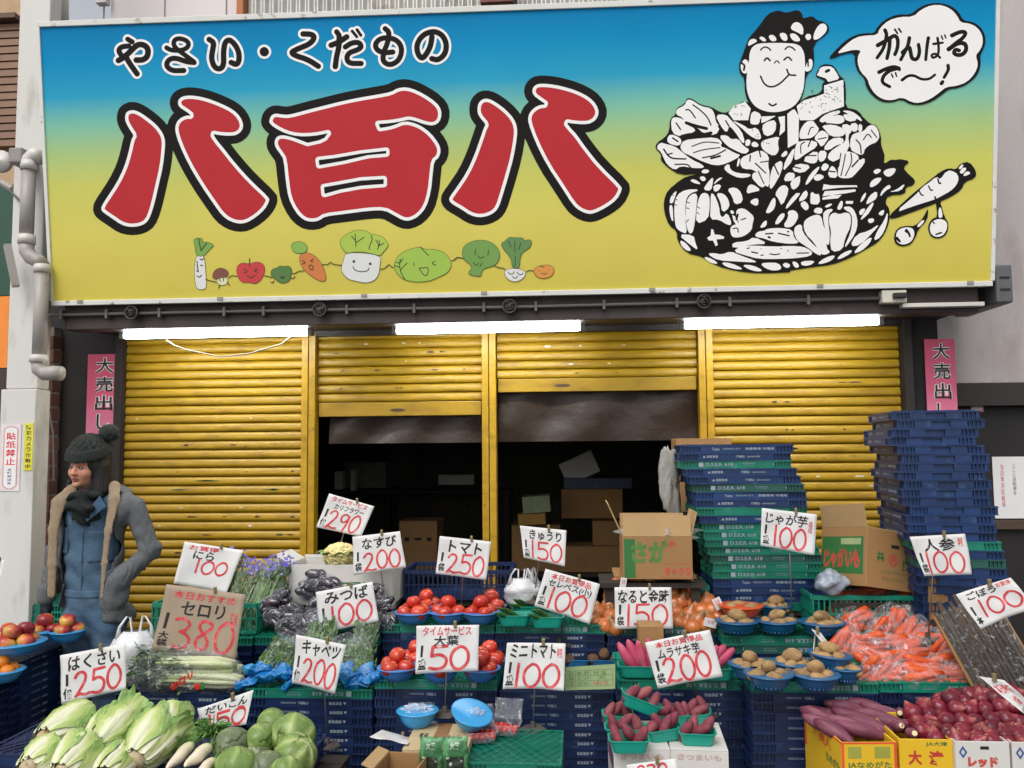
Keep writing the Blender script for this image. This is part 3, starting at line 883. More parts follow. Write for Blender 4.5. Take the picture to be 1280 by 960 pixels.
c1 = [(242,240),(248,205),(275,180),(310,180),(350,200),(410,245),(455,295),(475,345),(475,400),(455,520),(425,630),(395,730),(370,810),(345,845),(300,868),(250,875),(200,862),(150,828),(95,797),(76,775),(80,755),(120,700),(180,610),(225,510),(260,410),(280,350),(292,330),(265,300),(245,270)]
c2 = [(562,130),(575,105),(600,92),(660,93),(740,107),(830,135),(900,172),(940,215),(955,260),(940,300),(905,325),(860,330),(800,325),(762,318),(790,355),(820,385),(880,470),(960,570),(1085,692),(1088,715),(1060,770),(1000,815),(930,850),(890,855),(840,835),(800,800),(730,690),(650,570),(580,430),(540,320),(540,280),(560,245),(600,218),(645,213),(610,190),(570,160)]
P = 16
BIG = []
for parts in ((('a', a1), ('a', a2)), (('b', b1),), (('c', c1), ('c', c2))):
    o = {'a': (110, 90, 4.571), 'b': (320, 90, 4.572), 'c': (545, 85, 4.684)}[parts[0][0]]
    allp = [q for _, p in parts for q in C(p, *o)]
    A = Art(min(q[0] for q in allp) - 14, min(q[1] for q in allp) - 14, max(q[0] for q in allp) + 14, max(q[1] for q in allp) + 14, 1.0)
    for k, p in parts: A.poly(C(p, *o), 1, pad=P, holes=[C(bh1, *o), C(bh2, *o)] if k == 'b' else ())
    BIG.append(A)
for nm, mt, lv in (('black_outline', m_sblk, 10.3), ('white_outline', m_swht, 0.0), ('red_character', m_sred, -4.1)):
    for A in BIG: lay(A, nm, mt, lv)
# ---- subtitle kana: brush strokes
D_ = (130, 30, 5.818); E_ = (350, 20, 5.818)
ks = [(D_, 21, [(105,265),(150,240),(205,185),(245,148),(290,150),(322,180),(318,235),(285,262),(235,262)]), (D_, 19, [(135,240),(103,195),(125,165),(180,160)]), (D_, 18, [(172,110),(205,130)]),
      (D_, 20, [(155,230),(185,285),(240,362)]),
      (D_, 17, [(455,172),(480,188),(540,195),(600,180),(620,145),(595,115),(535,102),(505,125),(510,165),(560,205),(615,245),(655,275)]), (D_, 19, [(655,280),(600,275),(520,245),(470,258),(450,300),(490,340),(580,338)]),
      (D_, 20, [(765,112),(800,135),(790,190),(780,250),(800,312),(840,332),(872,300),(868,200),(880,130),(912,112),(950,145),(980,200),(984,262),(965,298),(925,280)]),
      (D_, 33, [(1165,200),(1166,203)]),
      (E_, 20, [(168,130),(235,132),(252,160),(215,205),(130,238),(78,265),(115,290),(200,315),(278,365)]),
      (E_, 19, [(412,115),(430,140)]), (E_, 20, [(372,212),(430,190),(485,152)]), (E_, 20, [(430,150),(430,220),(412,290),(402,368)]),
      (E_, 19, [(475,225),(520,195),(575,190),(595,225),(560,248),(505,265),(482,300),(500,345),(590,345)]), (E_, 11, [(525,110),(558,150)]), (E_, 11, [(560,100),(588,140)]),
      (E_, 19, [(765,92),(795,118),(785,190),(755,260),(745,330),(800,360),(865,325),(890,245),(860,180),(790,155),(725,165),(690,205),(705,250),(760,268),(820,262)]),
      (E_, 20, [(1105,150),(1095,220),(1060,285),(1030,312),(998,270),(995,200),(1040,135),(1115,108),(1180,135),(1212,200),(1203,275),(1150,322),(1105,310)])]
KN = []
for i0, i1 in ((0, 4), (4, 6), (6, 7), (7, 8), (8, 9), (9, 15), (15, 16), (16, 17)):
    pp_ = [q for o, r, p in ks[i0:i1] for q in C(p, *o)]
    A = Art(min(q[0] for q in pp_) - 12, min(q[1] for q in pp_) - 12, max(q[0] for q in pp_) + 12, max(q[1] for q in pp_) + 12, .5)
    for o, r, p in ks[i0:i1]: A.stroke(C(p, *o), r / o[2], pad=5)
    KN.append(A)
for A in KN: lay(A, 'white_outline', m_swht, 3.0)
for A in KN: lay(A, 'black_character', m_sblk, 0.0)
# ---- small drawn vegetables
def dcol(n, c): return M('print_' + n, c, .45, .03, 3, rnd=-1)
G_ = (410, 280, 7.529); F_ = (230, 280, 7.111); H2 = (560, 285, 9.143)
m_line = dcol('line', '3a3a1c')
shapes = [  # colour, origin, polygon
 ('white', 'dcdcd8', F_, [(110,280),(175,280),(185,340),(192,450),(200,575),(150,582),(112,575),(95,480),(95,380)]),
 ('leek', '76a347', F_, [(82,132),(160,122),(165,170),(190,158),(275,185),(215,235),(180,285),(108,285),(100,200)]),
 ('brown', '7d4a38', F_, [(250,480),(265,420),(315,388),(375,405),(398,440),(370,475),(300,492)]),
 ('cream', 'd9d8b0', F_, [(295,488),(375,472),(392,510),(370,540),(320,545),(295,520)]),
 ('red', 'c8373c', F_, [(465,400),(490,355),(540,345),(582,360),(640,335),(700,350),(720,400),(700,470),(665,515),(620,530),(580,515),(520,522),(480,475)]),
 ('dgreen', '54793c', F_, [(770,440),(785,400),(825,395),(850,372),(890,380),(930,372),(958,400),(950,440),(945,490),(915,520),(860,525),(820,495),(785,470)]),
 ('orange', 'd07a3c', F_, [(1025,300),(1050,262),(1110,255),(1170,290),(1220,350),(1250,420),(1265,490),(1240,512),(1180,495),(1090,430),(1035,360)]),
 ('lgreen', '86b04c', F_, [(950,200),(970,165),(1030,155),(1080,175),(1098,215),(1080,250),(1030,262),(975,250)]),
 ('white', 'dcdcd8', G_, [(165,265),(500,290),(488,380),(478,470),(440,530),(360,555),(280,540),(190,520),(135,460),(125,400),(150,340)]),
 ('napa', 'a9c34a', G_, [(110,190),(130,130),(190,90),(270,55),(360,65),(410,100),(500,110),(545,155),(572,200),(520,260),(490,300),(430,280),(300,255),(200,270),(165,270)]),
 ('cabbage', '9fc04a', G_, [(620,390),(650,310),(740,245),(870,215),(900,240),(1040,240),(1130,300),(1165,380),(1130,455),(1040,500),(940,540),(800,545),(700,515),(640,450)]),
 ('broc', '6f9a48', H2, [(160,290),(180,210),(260,155),(390,135),(500,165),(570,230),(598,310),(565,400),(500,440),(425,455),(380,490),(382,560),(215,525),(280,460),(250,405),(190,370)]),
 ('white', 'dcdcd8', H2, [(650,480),(760,460),(885,490),(880,550),(820,600),(755,615),(690,590),(650,540)]),
 ('stalk', '5f8a4c', H2, [(600,180),(660,150),(690,108),(745,110),(780,115),(855,110),(870,150),(930,130),(960,160),(930,230),(850,270),(820,340),(815,460),(735,460),(725,340),(650,260)]),
 ('mandarin', 'd8923f', H2, [(975,500),(1000,450),(1080,425),(1170,425),(1215,470),(1200,530),(1130,575),(1030,570)])]
for k, (nm, c, o, pts) in enumerate(shapes):
    P_ = C(pts, *o); xs_ = [p[0] for p in P_]; ys_ = [p[1] for p in P_]
    A = Art(min(xs_) - 2, min(ys_) - 2, max(xs_) + 2, max(ys_) + 2, .5)
    A.poly(P_, 2, pad=2)
    lay(A, 'drawn_outline', m_line, .55); lay(A, 'drawn_vegetable', dcol(nm, c), 0)
lines = [(F_, [(130,130),(140,190),(150,230)]), (F_, [(200,170),(165,215),(150,235)]), (F_, [(140,310),(160,320),(175,305)]), (F_, [(115,330),(120,400),(130,425),(110,415)]), (F_, [(115,460),(135,475),(155,455)]), (F_, [(145,365),(165,368)]),
 (F_, [(195,490),(230,505),(285,515)]), (F_, [(318,485),(320,510)]), (F_, [(350,482),(350,505)]), (F_, [(315,545),(308,570)]), (F_, [(385,515),(403,545)]), (F_, [(395,480),(425,455),(470,465)]),
 (F_, [(582,305),(582,375)]), (F_, [(530,400),(570,418),(530,435)]), (F_, [(655,398),(615,415),(655,430)]), (F_, [(560,455),(595,485),(630,455)]), (F_, [(715,460),(745,465),(780,475)]),
 (F_, [(865,465),(875,475),(890,465)]), (F_, [(855,470),(870,485),(890,475)]), (F_, [(770,515),(785,525),(800,505)]), (F_, [(950,480),(975,485),(985,465)]), (F_, [(950,438),(990,440),(1015,420),(1065,415)]),
 (F_, [(1050,325),(1085,345),(1050,355)]), (F_, [(1150,310),(1120,330),(1145,335)]), (F_, [(1110,370),(1135,360),(1155,400),(1130,410),(1112,380)]), (F_, [(1230,360),(1280,360)]),
 (G_, [(0,380),(25,355),(45,380),(130,388)]), (G_, [(255,95),(262,210)]), (G_, [(262,175),(340,125)]), (G_, [(262,160),(220,115)]), (G_, [(405,105),(420,150),(390,200),(388,240)]), (G_, [(450,150),(480,200),(465,240)]), (G_, [(480,205),(525,180)]), (G_, [(480,150),(485,200)]),
 (G_, [(235,400),(250,435),(310,450),(370,445),(388,415)]), (G_, [(490,425),(535,420),(575,375),(590,400),(615,410)]),
 (G_, [(680,330),(672,400),(690,470),(725,520)]), (G_, [(745,368),(700,410),(680,440)]), (G_, [(625,390),(670,405)]), (G_, [(705,325),(675,370),(640,360)]), (G_, [(870,215),(890,240),(915,265),(945,295)]), (G_, [(807,365),(808,392)]), (G_, [(1005,350),(972,370),(1015,388)]),
 (G_, [(860,415),(905,412),(945,408),(942,460),(925,492),(890,470),(860,418)]), (G_, [(1165,345),(1195,335),(1215,312),(1280,325)]),
 (H2, [(40,375),(70,365),(100,330),(170,345)]), (H2, [(318,245),(305,305)]), (H2, [(465,255),(455,315)]), (H2, [(340,320),(375,352),(412,322)]), (H2, [(290,390),(320,435),(350,405)]), (H2, [(365,440),(390,405)]), (H2, [(535,435),(590,455),(635,460),(650,475)]),
 (H2, [(690,505),(710,530),(745,525),(755,500)]), (H2, [(790,505),(810,535),(850,530),(855,515)]), (H2, [(735,555),(765,580),(795,555)]), (H2, [(765,150),(765,280)]), (H2, [(690,150),(720,220)]), (H2, [(830,170),(810,250)]), (H2, [(770,320),(765,455)]), (H2, [(895,500),(930,480),(975,490)]),
 (H2, [(1070,515),(1100,532),(1130,515)]), (H2, [(1050,435),(1100,450)]), (H2, [(1045,490),(1048,492)]), (H2, [(1148,475),(1150,477)])]
A = Art(236, 284, 700, 362, .5)
for o, pts in lines: A.stroke(C(pts, *o), .55, pad=1)
for p in ((243, 353), (397, 375)): A.stroke(C([p, (p[0] + 1, p[1])], *G_), 1.7)
lay(A, 'drawn_lines', m_line)['kind'] = 'stuff'

# ---- drawing of the greengrocer, his basket and the speech bubble (printed flat)
m1, m2, m3, m4, m5, m6, m7 = (900, 0, 6.4), (1030, 0, 6.095), (810, 110, 7.111), (940, 110, 7.111), (820, 210, 6.857), (970, 210, 6.857), (1060, 180, 6.857)
sil = [(m1, [(150,530),(165,480),(215,345),(225,310),(320,200),(380,110),(470,80),(530,105),(620,75),(660,110),(660,150),(740,125),(780,165),(830,170),(878,215),(860,270),(745,350),(755,480),(745,550),(690,600),(675,720),(650,800),(600,870),(500,915),(350,910),(250,860),(200,760),(195,620),(160,590)]),
 (m1, [(760,610),(800,525),(850,510),(915,525),(960,610),(1000,635),(1010,760),(1000,870),(1080,870),(1140,920),(1152,990),(600,990),(600,850),(670,795),(770,760),(820,720),(815,670),(845,650),(800,625)]),
 (m3, [(60,530),(85,480),(150,440),(190,380),(195,270),(245,240),(250,180),(325,140),(345,90),(390,92),(470,150),(560,165),(640,215),(710,220),(780,155),(860,108),(980,180),(1280,180),(1280,924),(170,924),(230,860),(330,790),(460,760),(290,775),(180,710),(110,640),(120,590)]),
 (m4, [(380,190),(460,80),(640,40),(820,0),(835,175),(900,185),(980,250),(1050,320),(1110,330),(1150,430),(1145,500),(1170,570),(1180,600),(1170,680),(1240,630),(1300,650),(1300,924),(0,924),(0,180)]),
 (m5, [(65,280),(100,190),(200,110),(260,70),(380,60),(800,0),(1234,0),(1234,890),(890,905),(700,885),(520,840),(400,760),(260,730),(180,620),(180,540),(110,490),(70,380)]),
 (m6, [(0,0),(1080,0),(1085,40),(1140,60),(1130,80),(1180,85),(1195,130),(1150,155),(1110,165),(1110,225),(960,235),(935,300),(975,350),(975,450),(935,560),(870,640),(800,680),(640,770),(480,830),(300,850),(180,870),(0,895)]),
 (m7, [(300,185),(410,125),(540,145),(470,200),(515,255),(580,310),(560,355),(495,370),(490,430),(345,435),(320,300)]),
 (m7, [(355,610),(420,550),(560,420),(700,310),(800,230),(870,205),(925,220),(965,165),(1040,150),(1100,230),(1095,290),(1000,325),(975,390),(890,450),(750,510),(560,580),(370,650)]),
 (m7, [(390,800),(420,720),(500,700),(570,705),(640,640),(680,560),(690,560),(680,650),(600,735),(580,800),(540,860),(470,880),(410,860)]),
 (m7, [(685,700),(720,640),(770,625),(750,480),(790,490),(825,620),(865,680),(850,770),(790,812),(720,800),(690,750)])]
sA = Art(812, 8, 1226, 346, .5)
for o, pts in sil: sA.poly(C(pts, *o), 1)
wh = [  # white shapes
 (m1, 2, [(240,400),(290,350),(400,345),(520,345),(630,355),(670,410),(680,500),(675,600),(670,700),(640,790),(580,860),(480,895),(380,895),(290,860),(235,790),(212,700),(215,600),(232,520)]),
 (m1, 2, [(165,520),(195,470),(225,490),(232,530),(220,580),(190,590),(170,560)]), (m1, 2, [(695,510),(720,465),(742,490),(735,550),(700,575),(675,560)]),
 (m1, 2, [(225,350),(240,318),(275,310),(300,330),(260,350),(228,368)]), (m1, 2, [(310,300),(340,292),(375,325),(345,332)]), (m1, 2, [(385,285),(430,278),(458,325),(410,330)]), (m1, 2, [(470,265),(530,265),(543,325),(500,325)]), (m1, 2, [(555,270),(600,268),(640,310),(635,332),(580,325)]),
 (m1, 2, [(565,220),(590,180),(630,178),(665,215),(665,285),(620,255),(580,240)]), (m1, 2, [(680,295),(695,270),(725,275),(728,310),(700,322)]), (m1, 2, [(745,320),(755,260),(790,200),(830,185),(858,215),(845,260),(790,310)]),
 (m1, 1, [(775,600),(790,580),(800,545),(840,530),(900,535),(935,590),(955,630),(900,645),(865,655),(850,625),(800,610)]),
 (m1, 0, [(835,685),(985,640),(990,850),(900,880),(820,910),(750,960),(640,960),(615,850),(670,805),(770,775),(835,750)]),
 (m1, 0, [(70,905),(110,850),(200,815),(245,870),(230,930),(225,960),(110,960)]), (m1, 1, [(245,960),(260,885),(325,910),(325,960)]), (m1, 1, [(545,960),(545,905),(595,870),(615,960)]),
 # lettuce left
 (m3, 1, [(250,235),(255,190),(330,155),(345,108),(385,105),(470,165),(560,180),(590,230),(600,300),(640,350),(600,420),(490,400),(440,350),(330,310),(310,260)]),
 (m3, 1, [(205,280),(240,258),(310,275),(330,320),(430,370),(380,405),(290,430),(215,400)]), (m3, 1, [(170,450),(200,410),(280,440),(300,480),(270,515),(180,490)]),
 (m3, 1, [(285,520),(320,465),(450,450),(600,440),(660,480),(640,520),(700,540),(770,580),(830,600),(700,670),(600,690),(480,650),(380,600),(310,570)]),
 (m3, 1, [(75,530),(110,485),(160,500),(240,520),(300,570),(390,640),(480,680),(500,710),(400,710),(290,690),(240,730),(170,680),(140,620),(120,570)]),
 (m3, 1, [(600,240),(690,235),(740,290),(830,380),(860,480),(840,490),(770,380),(720,330),(700,400),(650,340)]), (m3, 1, [(630,425),(700,420),(740,460),(800,450),(850,520),(905,550),(860,590),(760,545),(700,510)]),
 (m3, 1, [(750,290),(800,310),(860,340),(900,370),(970,350),(1010,440),(980,460),(900,420),(830,350)]), (m3, 1, [(870,460),(910,460),(905,510),(865,515)]), (m3, 1, [(920,490),(950,475),(985,505),(970,525),(925,520)]),
 (m3, 1, [(905,310),(925,200),(995,240),(990,320),(940,325)]), (m3, 1, [(1010,340),(1060,300),(1140,285),(1130,400),(1040,435)]), (m3, 0, [(1010,255),(1130,250),(1060,290),(1010,310)]),
 (m3, 1, [(1005,480),(1060,455),(1170,430),(1150,480),(1165,560),(1120,605),(1050,570),(1010,530)]), (m3, 0, [(1160,260),(1215,250),(1215,380),(1170,420),(1180,330)]), (m3, 0, [(1240,230),(1300,190),(1340,250),(1335,480),(1245,530)]),
 (m3, 1, [(830,620),(900,590),(1000,550),(1075,600),(1065,690),(1080,750),(1075,880),(1040,865),(1000,790),(940,720),(850,720),(820,680)]), (m3, 1, [(1090,760),(1120,680),(1195,640),(1190,740),(1100,900),(1080,880)]), (m3, 1, [(1200,740),(1220,650),(1280,560),(1290,640)]),
 (m3, 1, [(670,710),(720,670),(730,730),(800,760),(915,765),(900,790),(810,800),(720,760)]), (m3, 1, [(790,690),(805,620),(820,640),(800,700)]), (m3, 1, [(920,790),(950,740),(1010,800),(1040,870),(960,840)]),
 (m3, 1, [(470,750),(500,720),(550,735),(520,760)]), (m3, 1, [(1180,600),(1230,550),(1240,590),(1200,615)]),
 # right cabbage
 (m4, 1, [(420,450),(430,370),(480,300),(540,290),(570,330),(600,370),(540,440),(470,450)]), (m4, 1, [(590,290),(660,230),(780,195),(780,225),(700,250),(640,310)]), (m4, 1, [(800,200),(880,205),(950,250),(985,300),(930,270),(850,225)]),
 (m4, 1, [(650,310),(680,260),(790,235),(830,290),(780,320),(700,310)]), (m4, 1, [(800,235),(880,235),(940,285),(850,300)]), (m4, 1, [(620,335),(720,325),(810,360),(830,400),(800,430),(700,430),(650,370)]), (m4, 1, [(550,450),(600,385),(640,380),(690,430),(620,530),(590,480)]), (m4, 1, [(630,545),(700,450),(805,440),(815,490),(740,510),(690,550)]),
 (m4, 1, [(790,330),(860,320),(890,380),(850,420),(870,540),(740,660),(670,630),(690,570),(780,510),(830,480),(840,410)]), (m4, 1, [(870,320),(935,310),(940,380),(890,390)]), (m4, 1, [(950,320),(980,330),(975,390),(945,385)]), (m4, 1, [(880,430),(920,400),(990,390),(1040,330),(1100,335),(1135,420),(1110,480),(1050,500),(1000,540),(990,590),(950,590),(870,545)]),
 (m4, 1, [(760,760),(790,580),(840,560),(940,590),(950,650),(1000,620),(1000,670),(920,760),(880,800),(780,800)]), (m4, 1, [(670,790),(700,690),(740,710),(765,800)]), (m4, 1, [(595,660),(590,560),(665,560),(650,640)]), (m4, 1, [(610,720),(640,665),(690,690),(650,740)]),
 (m4, 1, [(375,630),(390,500),(430,470),(570,470),(580,520),(480,580),(400,640)]), (m4, 1, [(440,640),(580,545),(585,650),(540,675)]), (m4, 1, [(275,740),(300,640),(380,520),(370,600),(330,680)]), (m4, 1, [(350,730),(400,670),(530,690),(450,760)]), (m4, 1, [(470,860),(520,760),(600,690),(590,730),(500,850)]), (m4, 1, [(280,830),(310,750),(390,760),(350,820)]), (m4, 1, [(340,850),(430,770),(420,830),(370,915)]), (m4, 1, [(540,800),(590,760),(650,790),(580,830)]),
 # pumpkin
 (m5, 1, [(115,300),(130,240),(180,190),(160,250),(145,300)]), (m5, 1, [(115,320),(140,320),(145,400),(145,470),(120,400)]), (m5, 1, [(165,480),(155,330),(180,230),(260,185),(380,185),(280,220),(250,290),(250,450),(265,560),(225,550),(180,520)]),
 (m5, 1, [(255,460),(260,290),(300,225),(355,220),(345,330),(330,480),(310,560),(280,555)]), (m5, 1, [(345,480),(350,340),(375,240),(410,210),(455,230),(460,330),(445,440)]), (m5, 1, [(465,440),(470,330),(470,215),(500,230),(540,330),(545,400),(570,430),(610,380),(650,480),(620,490),(540,440)]),
 (m5, 1, [(515,215),(580,220),(620,270),(630,335),(570,385),(555,290)]), (m5, 1, [(610,180),(680,165),(730,210),(745,290),(675,315),(655,240)]), (m5, 1, [(405,185),(440,130),(490,75),(485,130),(470,195)]), (m5, 1, [(290,105),(330,95),(390,140),(330,130)]), (m5, 1, [(370,80),(410,70),(430,100),(400,115)]), (m5, 1, [(490,145),(530,90),(575,80),(530,110)]), (m5, 1, [(490,150),(560,140),(540,190),(500,205)]),
 # star mushroom, tomato, cucumbers, basket
 (m5, 0, [(440,600),(470,580),(475,525),(490,530),(500,572),(545,575),(582,590),(580,605),(515,610),(528,660),(512,668),(490,620),(455,620)]),
 (m5, 1, [(690,355),(750,345),(800,380),(840,420),(825,480),(820,530),(760,580),(700,595),(650,590),(635,520),(660,490),(720,480),(690,420)]), (m5, 1, [(635,370),(655,362),(670,385),(650,395)]), (m5, 0, [(655,405),(675,415),(705,475),(690,488),(665,450)]),
 (m5, 1, [(775,220),(790,150),(830,140),(900,190),(830,205)]), (m5, 1, [(820,80),(850,40),(920,80),(940,150),(900,170)]), (m5, 1, [(800,295),(840,262),(880,265),(870,330)]), (m5, 1, [(940,385),(960,340),(1000,260),(1025,260),(1020,340),(975,385)]), (m5, 1, [(890,515),(915,470),(950,445),(945,500)]), (m5, 1, [(1015,480),(1060,400),(1100,385),(1100,420),(1050,480)]), (m5, 1, [(1090,495),(1140,430),(1130,380),(1180,360),(1220,400),(1190,470),(1150,505)]), (m5, 1, [(1020,225),(1060,160),(1110,145),(1140,190),(1080,330),(1050,260)]), (m5, 1, [(1110,350),(1150,270),(1220,200),(1200,260)]),
 (m5, 1, [(850,570),(880,545),(930,540),(960,520),(1070,515),(1170,530),(1180,600),(1230,640),(1150,650),(1000,630),(920,600),(860,590)]),
 (m5, 1, [(665,715),(720,675),(830,665),(980,675),(1234,672),(1234,770),(1050,778),(880,778),(760,745)]), (m6, 1, [(0,672),(200,670),(270,690),(320,735),(250,765),(0,780)]),
 (m5, 1, [(655,640),(780,630),(840,590),(960,650),(830,652),(660,690)]), (m5, 1, [(440,735),(500,730),(560,745),(640,715),(720,750),(860,800),(840,808),(700,800),(530,790)]), (m5, 1, [(190,570),(320,575),(335,640),(360,705),(300,660)]),
 (m5, 1, [(205,620),(250,640),(305,705),(270,710),(220,670)]), (m5, 1, [(415,760),(480,780),(535,820),(480,815),(430,785)]), (m5, 1, [(560,810),(640,815),(750,865),(690,868),(600,845)]), (m5, 1, [(740,830),(830,835),(920,880),(860,885),(790,865)]), (m5, 1, [(895,820),(960,812),(1050,815),(1080,865),(1010,880),(940,860)]), (m5, 1, [(1080,830),(1115,810),(1155,835),(1125,860)]), (m5, 1, [(1165,800),(1210,810),(1228,850),(1190,855)]),
 (m6, 1, [(215,800),(340,795),(290,835),(220,835)]), (m6, 1, [(355,820),(420,770),(510,745),(480,790),(400,820)]), (m6, 1, [(520,780),(570,730),(650,700),(640,730),(560,775)]), (m6, 1, [(660,735),(730,650),(825,585),(800,650),(730,710)]), (m6, 1, [(835,625),(870,540),(930,450),(960,370),(950,480),(900,590)]), (m6, 1, [(635,670),(690,570),(800,540),(885,480),(840,540),(720,660)]),
 (m6, 1, [(235,470),(270,430),(340,400),(385,410),(400,480),(430,560),(430,690),(465,720),(430,740),(385,740),(330,640),(250,560)]), (m6, 1, [(155,550),(165,500),(220,480),(225,550),(300,640),(365,700),(390,750),(350,740),(260,670),(180,620)]), (m6, 1, [(460,410),(500,380),(540,400),(600,380),(640,400),(640,500),(590,600),(570,700),(480,720),(465,640),(475,540),(455,470)]), (m6, 1, [(400,400),(430,360),(480,350),(485,365),(450,390),(445,470),(460,560),(455,660),(430,650),(425,540)]), (m6, 1, [(580,335),(640,330),(680,380),(700,470),(680,560),(600,675),(590,670),(640,560),(655,470),(650,390),(590,355)]),
 (m6, 1, [(320,380),(340,340),(400,345),(390,395)]), (m6, 0, [(400,190),(410,140),(470,150),(690,150),(695,165),(420,185)]), (m6, 0, [(420,200),(680,185),(680,200),(600,215),(400,240)]), (m6, 0, [(400,255),(480,235),(560,232),(530,258),(400,270)]), (m6, 0, [(600,285),(660,285),(655,305),(600,305)]), (m6, 1, [(415,330),(460,305),(485,310),(440,340)]), (m6, 1, [(520,355),(555,280),(575,290),(560,355)]),
 (m6, 1, [(80,360),(100,300),(170,230),(215,210),(150,290)]), (m6, 1, [(185,290),(250,185),(275,220),(250,270)]), (m6, 1, [(205,310),(240,280),(275,310),(280,350),(250,365)]), (m6, 1, [(295,280),(300,200),(340,230),(370,220),(375,310),(300,310)]), (m6, 1, [(60,500),(110,420),(100,370),(160,360),(195,410),(160,480),(120,510)]), (m6, 1, [(120,120),(190,70),(210,100),(190,160),(140,190)]), (m6, 1, [(60,110),(100,40),(165,60),(140,110)]),
 (m6, 1, [(770,310),(800,240),(865,195),(865,260),(800,300)]), (m6, 1, [(720,300),(740,240),(775,205),(760,260)]), (m6, 1, [(720,450),(760,380),(820,300),(840,300),(800,380),(760,420)]), (m6, 1, [(890,250),(910,190),(970,140),(985,170),(940,190)]), (m6, 1, [(970,205),(1030,190),(1110,130),(1070,195)]), (m6, 1, [(805,170),(810,120),(860,85),(910,85),(870,140)]), (m6, 1, [(915,40),(950,10),(1030,0),(1010,50),(960,80)]), (m6, 1, [(785,440),(835,430),(840,460),(800,475)]), (m6, 1, [(875,395),(905,365),(930,360),(915,410)]), (m6, 1, [(710,380),(735,350),(770,350),(730,410)]), (m6, 1, [(830,30),(870,5),(905,20),(860,55)]),
 # radish
 (m7, 1, [(400,590),(590,430),(640,370),(700,330),(760,280),(790,310),(850,225),(920,240),(950,290),(930,350),(880,400),(790,450),(740,475),(560,530)]), (m7, 1, [(945,215),(970,180),(990,175),(975,210)]), (m7, 1, [(955,245),(980,205),(1020,205),(985,255)]), (m7, 1, [(985,270),(1020,230),(1052,250),(1010,272)]),
 (m7, 2, [(410,790),(430,735),(500,712),(560,725),(570,780),(540,840),(470,865),(420,840)]), (m7, 2, [(700,710),(725,660),(790,640),(845,665),(850,720),(820,780),(760,800),(710,770)]), (m7, 1, [(590,705),(640,650),(655,660),(610,712)]), (m7, 1, [(775,620),(780,550),(795,545),(812,620),(790,635)])]
wA = Art(812, 8, 1226, 346, .4)
for o, sm, pts in wh: wA.poly(C(pts, *o), sm)
lay(sA, 'drawing_black', m_sblk); lay(wA, 'drawing_white', m_swht, .28)
